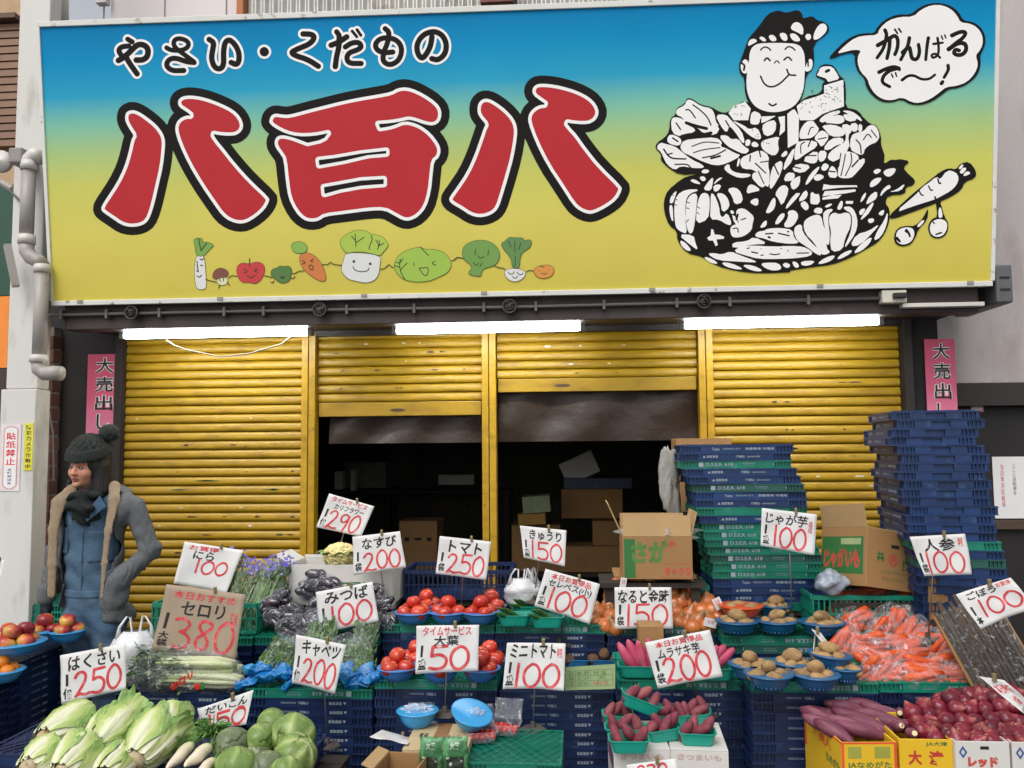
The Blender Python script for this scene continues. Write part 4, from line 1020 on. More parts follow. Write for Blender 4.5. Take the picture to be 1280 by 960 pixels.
st = [(m1, 6, [(325,400),(350,375),(385,380),(405,402)]), (m1, 6, [(520,395),(545,370),(580,380),(600,402)]), (m1, 7, [(355,485),(375,458),(400,485)]), (m1, 7, [(512,480),(545,450),(572,482)]), (m1, 5, [(435,505),(455,482),(475,505)]),
 (m1, 7, [(325,610),(350,670),(400,700),(470,680),(550,600)]), (m1, 7, [(535,555),(550,600),(605,602)]), (m1, 7, [(392,830),(420,850),(450,832)]), (m1, 8, [(175,505),(200,525),(190,560)]), (m1, 6, [(705,490),(705,530)]), (m1, 12, [(850,572),(870,562)]),
 (m3, 6, [(400,150),(470,200),(530,260),(560,330)]), (m3, 6, [(335,195),(370,190),(420,265)]), (m3, 6, [(250,310),(290,370)]), (m3, 7, [(220,445),(265,475)]), (m3, 14, [(340,310),(430,340),(520,360)]), (m3, 14, [(300,430),(380,410),(470,420),(560,400)]), (m3, 5, [(390,520),(500,475),(630,490)]), (m3, 5, [(405,575),(500,545),(640,530)]), (m3, 6, [(485,620),(600,600),(690,550)]), (m3, 9, [(560,625),(640,605)]),
 (m3, 7, [(140,545),(190,620),(260,630),(335,630)]), (m3, 6, [(180,590),(215,580)]), (m3, 6, [(240,680),(350,675),(380,710)]), (m3, 9, [(630,340),(660,400)]), (m3, 6, [(690,290),(720,340)]),
 (m3, 6, [(955,670),(1045,755)]), (m3, 6, [(905,650),(910,600)]), (m3, 6, [(1120,680),(1160,770)]), (m3, 6, [(990,560),(1000,610)]), (m3, 5, [(1000,660),(1070,650)]), (m3, 5, [(980,740),(1030,850)]),
 (m4, 5, [(500,415),(520,350),(545,350)]), (m4, 5, [(590,455),(660,440)]), (m4, 5, [(1060,375),(1110,440)]), (m4, 5, [(990,460),(1030,400),(1060,440)]), (m4, 6, [(925,460),(965,500),(970,580)]), (m4, 5, [(790,580),(770,700)]), (m4, 5, [(830,590),(810,700),(790,780)]), (m4, 5, [(880,580),(890,660),(830,780)]), (m4, 7, [(945,640),(890,700)]), (m4, 5, [(435,580),(430,500),(470,480)]), (m4, 6, [(500,520),(520,470)]), (m4, 5, [(490,600),(570,600)]), (m4, 6, [(370,700),(430,715)]), (m4, 6, [(690,740),(740,745)]),
 (m5, 9, [(700,400),(690,440)]), (m5, 5, [(770,430),(730,445)]), (m5, 5, [(705,550),(700,510),(660,520)]), (m5, 6, [(940,565),(1000,560)]), (m5, 6, [(1050,560),(1140,580)]), (m5, 9, [(965,592),(975,597)]), (m5, 7, [(1130,545),(1135,546)]), (m5, 5, [(780,690),(800,685)]), (m5, 6, [(820,720),(870,730)]), (m5, 5, [(975,735),(1020,745),(1060,735)]), (m5, 5, [(900,750),(920,745)]), (m5, 4, [(1070,690),(1072,692)]), (m5, 4, [(1130,710),(1132,712)]), (m5, 4, [(900,692),(902,694)]),
 (m5, 3.5, [(130,225),(150,235)]), (m5, 3.5, [(160,265),(180,275)]), (m5, 3.5, [(158,310),(178,322)]), (m5, 3.5, [(258,290),(290,300)]), (m5, 3.5, [(255,340),(285,350)]), (m5, 3.5, [(350,330),(375,345)]), (m5, 3.5, [(350,380),(370,395)]), (m5, 3.5, [(255,470),(280,440)]),
 (m6, 5, [(410,190),(560,172),(690,168)]), (m6, 5, [(180,730),(280,728)]), (m6, 4, [(45,690),(47,692)]), (m6, 4, [(100,705),(102,708)]), (m6, 9, [(1110,540),(1140,560)]), (m6, 9, [(1030,600),(1060,630)]),
 (m7, 7, [(770,300),(780,340),(795,335)]), (m7, 6, [(690,360),(710,400),(725,395)]), (m7, 6, [(610,400),(625,435),(645,440)]), (m7, 8, [(745,455),(760,490),(790,500)]), (m7, 9, [(500,735),(520,760),(530,790)]), (m7, 7, [(420,800),(445,830)]), (m7, 7, [(755,775),(800,760)]), (m7, 6, [(730,670),(740,680)])]
bA = Art(812, 8, 1226, 346, .5)
for o, r, pts in st: bA.stroke(C(pts, *o), r / o[2], 2)
rs = random.Random(3)
for (x0, x1, y0, y1, n) in ((1000, 1052, 112, 140, 36), (1033, 1055, 104, 118, 12), (916, 932, 130, 145, 10), (952, 975, 172, 190, 6), (930, 950, 158, 172, 7)):
    for _ in range(n):
        x, y = rs.uniform(x0, x1), rs.uniform(y0, y1)
        a = rs.uniform(0, 3.1); bA.stroke([(x, y), (x + 1.6 * math.cos(a), y + 1.2 * math.sin(a))], .42, 0)
lay(bA, 'drawing_lines', m_sblk)['kind'] = 'stuff'
# speech bubble
bub_o = [(35,440),(90,380),(160,310),(240,265),(320,250),(380,255),(410,200),(470,145),(560,108),(660,112),(720,60),(800,25),(900,22),(980,50),(1030,95),(1060,155),(1130,165),(1190,200),(1230,270),(1230,340),(1200,400),(1190,430),(1195,500),(1170,570),(1110,630),(1030,670),(950,678),(900,720),(830,770),(740,800),(660,795),(590,755),(520,780),(440,775),(370,730),(320,660),(310,595),(260,550),(235,480),(235,400),(150,410),(60,448)]
bub_i = [(95,410),(160,345),(240,285),(320,270),(405,268),(425,215),(490,155),(580,128),(680,128),(740,72),(820,38),(900,38),(970,70),(1015,120),(1040,172),(1110,178),(1170,210),(1208,270),(1210,340),(1180,395),(1155,420),(1175,490),(1150,560),(1090,625),(1010,655),(930,662),(880,705),(810,755),(730,785),(670,780),(595,740),(520,765),(450,758),(385,715),(345,650),(332,600),(280,550),(255,480),(260,420),(285,385),(230,378),(160,395)]
b_ = Art(1032, 0, 1236, 136, .5); b_.poly(C(bub_o, *m2), 1); lay(b_, 'speech_bubble_outline', m_sblk)
b_ = Art(1032, 0, 1236, 136, .5); b_.poly(C(bub_i, *m2), 1); lay(b_, 'speech_bubble', m_swht)
bt = [(13, [(465,230),(480,265),(455,370),(405,440)]), (14, [(410,345),(490,300),(540,265),(565,300),(560,370),(540,415)]), (14, [(500,290),(500,360),(480,445)]), (7, [(540,225),(560,255)]), (7, [(570,220),(588,245)]),
 (13, [(650,290),(640,350),(585,455)]), (14, [(600,400),(650,350),(660,400),(670,450),(710,455),(730,400),(720,340)]), (12, [(795,290),(785,350),(775,455)]), (9, [(835,335),(905,325)]), (9, [(865,290),(875,360),(870,420),(830,445),(815,420),(850,405),(885,440)]), (6, [(895,275),(905,300)]), (6, [(920,268),(928,290)]),
 (14, [(975,270),(1040,240),(1085,245),(1060,290),(1000,330),(950,375)]), (15, [(950,375),(1020,325),(1080,330),(1085,390),(1040,425),(985,410),(1000,375),(1030,385)]),
 (13, [(420,550),(480,520),(545,505),(575,530)]), (13, [(570,520),(500,535),(450,580),(440,630),(500,660)]), (6, [(515,565),(525,590)]), (6, [(545,555),(553,582)]), (10, [(595,610),(640,575),(690,575),(740,605),(800,605),(845,570)]), (12, [(945,500),(950,530),(915,590)]), (13, [(895,635),(905,622)])]
b_ = Art(1032, 0, 1236, 136, .4)
for r, pts in bt: b_.stroke(C(pts, *m2), r * 1.15 / 6.095, 2, r1=r * .95 / 6.095)
lay(b_, 'speech_lettering', m_sblk)
# ================================================================== CRATES AND STANDS
m_navy = M('navy_plastic', '10244a', .42, .2, 9, rnd=.2, bump=.08, dirt='34415f', dscale=16, dlo=.6, dhi=.75)
m_blue = M('blue_plastic', '112f5c', .45, .2, 9, rnd=.25, bump=.08, dirt='34507a', dscale=16, dlo=.6, dhi=.75)
m_teal = M('green_plastic', '0a745e', .42, .15, 9, rnd=.18, bump=.08, dirt='3d8a78', dscale=16, dlo=.6, dhi=.78)
m_dteal = M('dull_green_plastic', '1e5148', .5, .12, 6, rnd=.1)
m_print = M('crate_print', '8f9aa6', .6, .1, rnd=-1)
CP = .0425                      # height of one nested crate
def crate_meshes(L, W):
    H = .040
    g = MB()                                                    # shell: recessed core and proud rims
    hx, hy = L / 2, W / 2
    g.box(-hx + .012, hx - .012, -hy + .012, hy - .012, .003, H - .006)
    for sy in (-1, 1):
        y0, y1 = (-hy, -hy + .014) if sy < 0 else (hy - .014, hy)
        g.box(-hx + .095, hx - .095, y0 + .002 * (sy < 0), y1 - .002 * (sy > 0), .0, H)
        g.box(-hx, hx, y0, y1, H - .006, H + .0015); g.box(-hx, hx, y0, y1, -.001, .004)
    for sx in (-1, 1):
        x0, x1 = (-hx, -hx + .014) if sx < 0 else (hx - .014, hx)
        g.box(x0 + .002 * (sx < 0), x1 - .002 * (sx > 0), -hy + .08, -.045, 0, H); g.box(x0 + .002 * (sx < 0), x1 - .002 * (sx > 0), .045, hy - .08, 0, H)
        g.box(x0, x1, -hy + .0145, hy - .0145, H - .0055, H + .001); g.box(x0, x1, -hy + .0145, hy - .0145, -.0005, .004)
    body = g.mesh('shell')
    grill = []
    for sx in (-1, 1):                                          # front left and front right corner; the rear ones are these turned round
        g = MB()
        for k in range(5):
            x = sx * (hx - .008 - k * .019)
            g.box(x - .0022, x + .0022, -hy + .001, -hy + .013, .004, H - .006)
            if k < 4:
                y = -hy + .014 + k * .018
                g.box(sx * (hx - .007) - .006, sx * (hx - .007) + .006, y, y + .004, .004, H - .006)
        grill.append(g.mesh('corner_grill'))
    g = MB(); z = H + .002                                      # lattice on top of the shell
    n = int(L / .045)
    for i in range(n + 1):
        for s_ in (-1, 1):
            x = -hx + .01 + i * (L - .02) / n
            dx = s_ * W * .62
            x2 = x + dx; y1, y2 = -hy + .012, hy - .012
            if x2 < -hx + .01: t = (x + hx - .01) / (x - x2); x2 = -hx + .01; y2 = y1 + (y2 - y1) * t
            if x2 > hx - .01: t = (hx - .01 - x) / (x2 - x); x2 = hx - .01; y2 = y1 + (y2 - y1) * t
            if y2 - y1 < .02: continue
            w = .0022
            g.add([(x - w, y1, z), (x + w, y1, z), (x2 + w, y2, z), (x2 - w, y2, z), (x - w, y1, z + .004 + s_ * .0003), (x + w, y1, z + .004 + s_ * .0003), (x2 + w, y2, z + .004 + s_ * .0003), (x2 - w, y2, z + .004 + s_ * .0003)],
                  [(4, 5, 6, 7), (0, 1, 5, 4), (1, 2, 6, 5), (2, 3, 7, 6), (3, 0, 4, 7)])
            if i % 2 == 0 and s_ < 0:
                # mirrored run from the other long side
                pass
    lat = g.mesh('lattice', fix=False)
    return body, grill, lat
def crate_print(L, W, kind, flip, side=False):
    g = MB()
    hy = W / 2; H = .040
    def mp(u, v):
        if flip: u, v = 1 - u, 1 - v
        return (-L / 2 + u * L, -hy - .0004, H * (1 - v))
    if kind == 'navy':
        put_text(g, '▲ 東都青果', (.20, .28, .34, .66), mp, bold=.02); put_text(g, '使用禁止', (.50, .30, .58, .64), mp, bold=.03); put_text(g, '無断使用厳禁', (.60, .38, .72, .60), mp)
    elif kind == 'navy2':
        put_text(g, 'Tosho', (.26, .3, .33, .7), mp, bold=.02); put_text(g, '無断使用を禁ず', (.36, .34, .52, .62), mp); put_text(g, '東都青果 市場用', (.56, .3, .82, .66), mp, bold=.02)
    else:
        g.add([mp(*q) for q in ((.165, .2), (.205, .2), (.205, .8), (.165, .8))], [(0, 1, 2, 3)])
        put_text(g, 'D.S.E.R. 618', (.23, .24, .47, .72), mp, bold=.02); put_text(g, '株式会社共同', (.56, .26, .67, .44), mp); put_text(g, 'コンテナ 618', (.57, .52, .66, .68), mp); put_text(g, 'I', (.835, .3, .84, .7), mp)
    return g.mesh('print', fix=False)
_CR = {}
def crate(Mx, label, col='navy', L=.6, W=.4, lattice=False, flip=True, pr='navy', group=None, back=False):
    key = (L, W)
    if key not in _CR:
        _CR[key] = [crate_meshes(L, W), {}]
    (body, grill, lat), prs = _CR[key]
    mat = {'navy': m_blue if back else m_navy, 'teal': m_teal, 'dull': m_dteal}[col]
    r_ = thing('plastic_crate', label, 'crate', Mx, group)
    o = obj('shell', body.copy() if False else body, None, r_)
    if not body.materials: body.materials.append(m_navy)
    for q in grill:
        if not q.materials: q.materials.append(m_navy)
    if not lat.materials: lat.materials.append(m_navy)
    os = [o] + [obj('corner_grill', q, None, r_) for q in grill]
    if back: os += [obj('corner_grill', q, None, r_, Mx=Matrix.Rotation(math.pi, 4, 'Z')) for q in grill]
    if lattice: os.append(obj('lattice', lat, None, r_))
    for q in os:
        q.material_slots[0].link = 'OBJECT'; q.material_slots[0].material = mat
    if pr:
        k = (pr, flip)
        if k not in prs:
            prs[k] = crate_print(L, W, pr, flip); prs[k].materials.append(m_print)
        obj('print', prs[k], None, r_, kind='stuff')
    return r_
ORD = ['first', 'second', 'third', 'fourth', 'fifth', 'sixth', 'seventh', 'eighth', 'ninth', 'tenth', 'eleventh', 'twelfth', 'thirteenth', 'fourteenth', 'fifteenth', 'sixteenth', 'seventeenth', 'eighteenth', 'nineteenth', 'twentieth', 'twenty-first', 'twenty-second', 'twenty-third', 'twenty-fourth', 'twenty-fifth', 'twenty-sixth']
CN = {'navy': 'dark blue', 'teal': 'green', 'dull': 'dull dark green'}
def column(cx, cy, ztop, cols, where, rz=0, L=.6, W=.4, jit=.006, lat_top=True, group=None, seed=1, drift=None, flip=True):
    """a column of upturned crates, listed from the top down; ztop is the height of the top face"""
    rnd = random.Random(seed)
    for i, c in enumerate(cols):
        pr = {'n': 'navy', 'm': 'navy2', 't': 'teal', 'd': 'teal', '.': None, 'g': None}[c[0]]
        col = {'n': 'navy', 'm': 'navy', '.': 'navy', 't': 'teal', 'g': 'teal', 'd': 'dull'}[c[0]]
        dx, dy = (drift(i) if drift else (0, 0))
        z = ztop - CP * (i + 1)
        Mx = TRS((cx + dx + rnd.uniform(-jit, jit), cy + dy + rnd.uniform(-jit, jit) * .5, z), rz=rz + rnd.uniform(-.012, .012) * (jit / .006))
        lab = f"{CN[col]} crate, {'topmost' if i == 0 else ORD[i] + ' from top'} {where}"
        crate(Mx, lab, col, L, W, lattice=(lat_top and i == 0), flip=flip, pr=pr, group=group, back=(not flip))
def bench(x0, x1, y0, y1, z, label):
    """plain timber trestle that carries a display"""
    r_ = thing('display_bench', label, 'bench', Matrix.Translation(((x0 + x1) / 2, (y0 + y1) / 2, 0)), 'low wooden benches under the display')
    w, d = (x1 - x0) / 2, (y1 - y0) / 2
    mw = M('bench_wood', '2e2620', .8, .2, 8, stretch=(1, 6, 6), rnd=-1)
    n = max(2, int(2 * d / .11))
    for k in range(n):
        a = -d + k * 2 * d / n
        g = MB(); g.box(-w, w, a + .003, a + 2 * d / n - .003, z - .025, z); obj('plank', g, mw, r_)
    for sx in (-1, 1):
        for sy in (-1, 1):
            g = MB(); g.box(sx * (w - .05) - .025, sx * (w - .05) + .025, sy * (d - .05) - .025, sy * (d - .05) + .025, .07 if y0 > 4.9 else 0.001, z - .0255); obj('leg', g, mw, r_)
def zpx(py, Y, px=640): return at(px, py, Y).z

# ---- front row of columns (A): faces at Y 3.97
YA = 3.97
ZA = zpx(851, YA)                                   # top of the front tier, about 0.5 m
def colx(px, Y, py=855): return at(px, py, Y).x
def acol(px0, px1, cols, where, ztop, seed, Y=YA, **k):
    x = (colx(px0, Y) + colx(px1, Y)) / 2
    column(x, Y + .2, ztop, cols, where, L=colx(px1, Y) - colx(px0, Y), seed=seed, **k)
    return x
acol(308, 466, 'tnnnnnnnnnn', 'of the front stack under the blue taped greens', zpx(861, YA, 380), 1)
acol(141, 303, 'nnnnnnnnnnn', 'of the front stack under the bagged celery', zpx(868, YA, 220), 2)
acol(469, 622, 'tnnnnnnnnnnn', 'of the front stack under the lower tomatoes', ZA, 3)
acol(625, 768, 'nnnnnnnnnnn', 'of the front stack under the kiwi trays', ZA - .045, 4)
acol(771, 934, 'tnnnnnnnnnnn', 'of the front stack under the pink sweet potatoes', zpx(850, YA, 850), 5)
acol(938, 1098, 'tnnnnnnnnnn', 'of the front stack under the lower potato bowls', zpx(853, 3.75, 1010), 6, Y=3.75)
acol(1100, 1262, 'tnnnnnnnnnn', 'of the front stack under the lower carrot bags', zpx(853, 3.75, 1180), 7, Y=3.75)
ZA2 = zpx(853, 3.75, 1010)
# ---- second row (B): faces at Y 4.38
YB = 4.38
ZB = zpx(781, YB)
bench(-1.75, 2.35, YB + .02, YB + .40, ZB - CP * 5 - .002, 'low wooden bench behind the front crate stacks')
acol(478, 618, 'tnnnn', 'of the rear stack under the upper tomatoes', ZB, 11, Y=YB)
acol(620, 758, 'tnnnn', 'of the rear stack under the cucumber baskets', ZB + .002, 12, Y=YB)
acol(760, 900, 'dnnnn', 'of the rear stack under the onion heap', ZB - .006, 13, Y=YB)
acol(905, 1056, 'tdnnn', 'of the rear stack under the upper potatoes', zpx(795, YB - .12, 980), 14, Y=YB - .12)
acol(1060, 1215, 'tnnnn', 'of the rear stack under the upper carrot bags', zpx(795, YB - .12, 1130), 15, Y=YB - .12)
acol(318, 474, 'tnnnn', 'of the rear stack under the bagged aubergines', zpx(796, YB, 380), 16, Y=YB)
acol(160, 314, 'tnnnn', 'of the rear stack behind the celery card', zpx(796, YB, 240), 17, Y=YB)
# ---- tall stack in the middle
YM = 4.66
zmt = zpx(556, YM, 930)
cols_m = ['m', 'n', 't', 'n', 'n', 'd', 'm', 'n', 'g', 'n', 't', 't', 't', 't', 'd', 't', 't', 'm', 'n', 'n', 't']
cxm = (colx(866, YM, 640) + colx(1012, YM, 640)) / 2
dr = [-.02, -.045, -.05, -.01, .0, .03, .02, .03, .03, .05, .07, .07, .08, .10, .09, .11, .12, .12, .12, .12, .12]
column(cxm - .03, YM + .2, zmt, cols_m, 'of the tall blue and green stack', drift=lambda i: (dr[i], .0), jit=.012, seed=21, flip=False)
zb_ = zmt - CP * len(cols_m)
bench(cxm - .34, cxm + .36, YM, YM + .4, zb_ - .002, 'wooden bench under the tall blue and green crate stack')
# ---- tall dark blue stack at the right
YR = 4.28
p0 = at(1134, 600, YR)
cols_r = ['n', 'n', 'n', 'n', 'n', 'n', 'm', 'n', 'n', 'm', 'm', 'n', 'm', 'n', 'm', 't', 'n', 'd', 'n', 'n', 'n', 'n', 'n', 'n', 'n', 'n']
dr2 = [-.02, 0, -.03, -.025, 0, .02, .01, .01, .012, .014, .03, .045, .04, .045, .05, .055, .06, .07, .075, .08, .08, .085, .09, .09, .09, .09]
column(p0.x + .19, YR + .27, zpx(514, YR, 1150), cols_r, 'of the tall stack under the poster', rz=R(-97), L=.6, W=.4, drift=lambda i: (dr2[i], .0), jit=.012, seed=22, flip=False)
bench(p0.x + .05, p0.x + .47, YR, YR + .6, zpx(514, YR, 1150) - CP * 26 - .002, 'wooden bench under the tall dark blue crate stack')
# ---- left side: dark blue tables with apples, green crates behind
XLt = -2.98
for k, (yy, zt, nn) in enumerate(((3.95, .40, 9), (4.6, .47, 11))):
    wh_ = ('of the left stack below the oranges', 'of the left stack below the apples')[k]
    column(XLt - .25, yy, zt, ['n'] * nn, wh_, rz=R(90), L=.64, W=.5, seed=30 + k, flip=True)
column(-3.75, 4.6, .47, ['n'] * 11, 'of the outermost stack at the left', rz=R(86), L=.64, W=.5, seed=33)
YG = 5.0
column((colx(10, YG, 770) + colx(80, YG, 770)) / 2 - .1, YG + .22, zpx(757, YG, 40), ['t', 't', 't', 'n', 'n', 'n', 'n', 'n', 'n', 'n', 'n', 'n', 'n', 'n', 'n'], 'of the stack under the yellow fruit', L=.5, seed=34, flip=False)

# open crates standing the right way up: four lattice walls and a floor
def open_crate(Mx, L, W, H, mat, label, group=None):
    r_ = thing('open_crate', label, 'crate', Mx, group)
    hx, hy = L / 2, W / 2
    def wall(a, b, nrm):
        g = MB(); a = Vector(a); b = Vector(b); d = (b - a); n = max(3, int(d.length / .028)); nv = Vector(nrm) * .006
        def bx(p, q, z0, z1, t=1.0):
            v = [p - nv * t, q - nv * t, q + nv * t, p + nv * t]
            g.add([(*x.xy, z0) for x in v] + [(*x.xy, z1) for x in v], [(0, 3, 2, 1), (4, 5, 6, 7), (0, 1, 5, 4), (1, 2, 6, 5), (2, 3, 7, 6), (3, 0, 4, 7)])
        bx(a, b, H - .022, H, 1.6); bx(a, b, 0, .016, 1.3); bx(a, b, H * .5 - .004, H * .5 + .004)
        for i in range(n + 1):
            c = a + d * (i / n); u = d.normalized() * .004
            bx(c - u, c + u, .016, H - .022, .8)
        obj('side_wall', g, mat, r_)
    wall((-hx, -hy, 0), (hx, -hy, 0), (0, 1, 0)); wall((-hx, hy, 0), (hx, hy, 0), (0, 1, 0))
    wall((-hx, -hy + .008, 0), (-hx, hy - .008, 0), (1, 0, 0)); wall((hx, -hy + .008, 0), (hx, hy - .008, 0), (1, 0, 0))
    g = MB(); g.box(-hx + .008, hx - .008, -hy + .008, hy - .008, .002, .008); obj('floor', g, mat, r_)
    return r_
yc = YB + .05
q = at(250, 797, yc)
open_crate(TRS((colx(255, yc, 797), yc + .17, zpx(796, YB, 240) + .007)), .58, .34, .16, m_teal, 'green lattice crate holding the bagged garlic chives behind the brown card')
q = at(573, 752, 4.9)
bench(q.x - .3, q.x + .3, 4.86, 5.2, zpx(752, 4.86, 573), 'wooden bench under the open dark blue crate in the left opening')
open_crate(TRS((q.x, 5.02, zpx(750, 4.86, 573) + .002)), .62, .34, .17, m_navy, 'open dark blue crate behind the upper tomato bowls')
open_crate(TRS((colx(1085, 4.55, 745) , 4.62, zpx(796, 4.4, 1085) + .006)), .62, .34, .19, m_teal, 'green lattice crate behind the carrot bags below the potato carton')
open_crate(TRS((colx(845, 4.66, 745), 4.86, zpx(788, 4.6, 845))), .36, .34, .22, m_teal, 'green crate behind the onion heap under the cucumber carton')

# ================================================================== CARTONS
m_card = M('cardboard', '9a7448', .8, .06, 5, bump=.08, bscale=80, rnd=.05, dirt='8f6c45', dscale=4)
m_card_in = M('cardboard_inside', 'a98a60', .85, .05, 5, rnd=.04)
m_cgreen = M('carton_green', '2f6b35', .7, .1, 9, rnd=-1)
m_cred = M('carton_red', 'b8483c', .7, .1, 9, rnd=-1)
m_wcard = M('white_card', 'c9c6c0', .7, .04, 6, rnd=-1)
m_ycard = M('yellow_card', 'd9ae1e', .55, .05, 6, rnd=-1)
def carton(Mx, L, W, H, mat, label, flaps=None, fm=None, name='cardboard_box', group=None, tape=False, t=.006):
    """carton with four walls, floor and up to four flaps: (side, opening angle, length)"""
    r_ = thing(name, label, 'carton', Mx, group)
    hx, hy = L / 2, W / 2
    for nm, b in (('front_panel', (-hx, hx, -hy, -hy + t)), ('back_panel', (-hx, hx, hy - t, hy)), ('side_panel', (-hx, -hx + t, -hy + t, hy - t)), ('side_panel', (hx - t, hx, -hy + t, hy - t))):
        g = MB(); g.box(*b, 0, H); obj(nm, g, mat, r_, bevel=.0015)
    g = MB(); g.box(-hx + t, hx - t, -hy + t, hy - t, .001, t); obj('bottom_panel', g, mat, r_)
    if flaps is None:
        g = MB(); g.box(-hx, hx, -hy, -.0015, H + .0005, H + t); obj('top_flap', g, mat, r_, bevel=.0015)
        g = MB(); g.box(-hx, hx, .0015, hy, H + .0005, H + t); obj('top_flap', g, mat, r_, bevel=.0015)
        if tape:
            g = MB(); g.box(-hx * .22, hx * .22, -hy - .001, hy, H + t + .0005, H + t + .0015); obj('tape', g, M('brown_tape', '8a6544', .4, rnd=-1), r_)
    else:
        for side, ang, ln in flaps:
            g = MB()
            if side in 'fb':
                g.box(-hx + .004, hx - .004, -t / 2, t / 2, 0, ln); s_ = -1 if side == 'f' else 1
                T = TRS((0, s_ * (hy - t / 2), H + .001), rx=-s_ * R(ang))
            else:
                g.box(-t / 2, t / 2, -hy + .004, hy - .004, 0, ln); s_ = -1 if side == 'l' else 1
                T = TRS((s_ * (hx - t / 2), 0, H + .001), ry=s_ * R(ang))
            obj('flap', g, fm or m_card_in, r_, Mx=T, bevel=.0015)
    return r_
def art_on(parent, name, strs, mp, mat, **k):
    g = MB()
    for s_, box in strs: put_text(g, s_, box, mp, **k)
    return obj(name, g, mat, parent)
def quad_on(parent, name, quads, mp, mat):
    g = MB()
    for (u0, v0, u1, v1) in quads: g.add([mp(u0, v0), mp(u1, v0), mp(u1, v1), mp(u0, v1)], [(0, 1, 2, 3)])
    return obj(name, g, mat, parent)

# big open carton with cucumbers print
Yc = 4.46
a, b = at(779, 724, Yc), at(865, 671, Yc)
L_, H_2 = b.x - a.x, b.z - a.z
cb = carton(TRS(((a.x + b.x) / 2, Yc + .15, a.z)), L_, .30, H_2, m_card, 'open cardboard carton with a green and red print behind the onion heap', flaps=(('f', -12, .11), ('b', 8, .10), ('l', 24, .19), ('r', 14, .13)))
fmp = lambda u, v: (-L_ / 2 + u * L_, -.1506, H_2 * (1 - v))
quad_on(cb, 'green_print', [(.02, .05, .18, .97)], fmp, m_cgreen)
art_on(cb, 'green_lettering', [('さが', (.12, .08, .66, .62))], lambda u, v: Vector(fmp(u, v)) + Vector((0, -.0006, 0)), M('carton_green2', '4f7a3a', .7, rnd=-1), bold=.05)
art_on(cb, 'red_lettering', [('きゅうり', (.6, .72, .97, .92)), ('産', (.66, .1, .76, .28))], fmp, m_cred, bold=.05)
quad_on(cb, 'red_line', [(.55, .64, .99, .65), (.55, .955, .99, .965)], fmp, m_cred)
g = MB(); g.box(-.22, .22, .0, .3, -.02, -.004); obj('tray', g, m_card, cb)
bench((a.x + b.x) / 2 - .3, (a.x + b.x) / 2 + .25, Yc + .02, Yc + .36, a.z - .024, 'wooden bench under the cucumber carton')
# crumpled bag in the carton
m_film = film('clear_film')
m_film2 = film('crisp_film', lo=.02, hi=.5, scale=34, bs=34, rough=.08)
m_bagw = M('white_bag_plastic', 'c8c9cc', .35, .08, 12, bump=.9, bscale=22, rnd=-1, spec=.7)
def blob(name, label, cat, c, r, mat, amp=.3, sc=6, sub=4, seed=0, group=None, rot=0):
    bm = bmesh.new(); bmesh.ops.create_icosphere(bm, subdivisions=sub, radius=1)
    for v in bm.verts:
        n = mnoise.noise(v.co * sc * .35 + Vector((seed, seed * 2, 0))) + .5 * abs(mnoise.noise(v.co * sc + Vector((0, seed, seed))))
        v.co *= 1 + amp * n
        v.co = Vector((v.co.x * r[0], v.co.y * r[1], v.co.z * r[2]))
    me = bpy.data.meshes.new(name); bm.to_mesh(me); bm.free()
    me.polygons.foreach_set('use_smooth', [True] * len(me.polygons))
    o = obj(name, me, mat, Mx=TRS(c, rz=rot))
    return tag(o, label, cat, group)
blob('plastic_bag', 'clear crumpled plastic lining bulging from the open cucumber carton', 'plastic bag', at(822, 664, Yc + .15), (.17, .11, .05), film('lining_film', lo=.25, hi=.9), .6, 9, seed=4)
# hanging grey-white cloth sack behind it
blob('cloth_sack', 'crumpled pale sack hanging behind the cucumber carton', 'sack', at(838, 610, 4.95), (.05, .045, .17), M('sack_white', '8d8a83', .8, .1, 6, bump=.8, bscale=22, rnd=-1), .9, 3.2, seed=6)
# brown cartons at the right edge of the opening
for k, (p0_, p1_, lab) in enumerate((((845, 640), (880, 602), 'brown carton, lowest of the pile behind the tall crate stack'), ((843, 601), (880, 572), 'brown carton in the middle of the pile behind the tall crate stack'), ((846, 571), (882, 547), 'brown carton, top of the pile behind the tall crate stack'))):
    a, b = at(*p0_, 5.3), at(*p1_, 5.3)
    carton(TRS(((a.x + b.x) / 2 + .08, 5.45, a.z)), b.x - a.x + .16, .28, b.z - a.z - .01, m_card, lab)
a = at(845, 641, 5.3); bench(a.x, a.x + .36, 5.3, 5.6, a.z - .002, 'wooden bench under the pile of brown cartons')

# potato carton, tilted, at the right
pc = at(1095, 741, 4.38)
Tp = TRS((pc.x + .02, pc.y + .2, pc.z - .01), rx=R(-6), ry=R(10), rz=R(24), s=.93)
pcx = carton(Tp, .34, .36, .32, m_card, 'tilted open potato carton with a green panel and red lettering', flaps=(('l', 12, .13), ('f', -95, .10), ('b', 10, .12)))
lmp = lambda u, v: (-.1706, .18 - u * .36, .32 * (1 - v))          # left face
quad_on(pcx, 'green_print', [(.03, .16, .93, .80)], lmp, m_cgreen)
art_on(pcx, 'red_lettering', [('じゃがいも', (.08, .36, .86, .72))], lambda u, v: Vector(lmp(u, v)) + Vector((-.0006, 0, 0)), m_cred, bold=.06)
quad_on(pcx, 'label_strip', [(.45, .19, .88, .30)], lambda u, v: Vector(lmp(u, v)) + Vector((-.0006, 0, 0)), M('carton_label', '9aa777', .7, rnd=-1))
rmp = lambda u, v: (-.17 + u * .34, -.1806, .32 * (1 - v))
art_on(pcx, 'green_lettering', [('共', (.20, .38, .36, .55)), ('撰', (.72, .48, .88, .66))], rmp, m_cgreen, bold=.03)
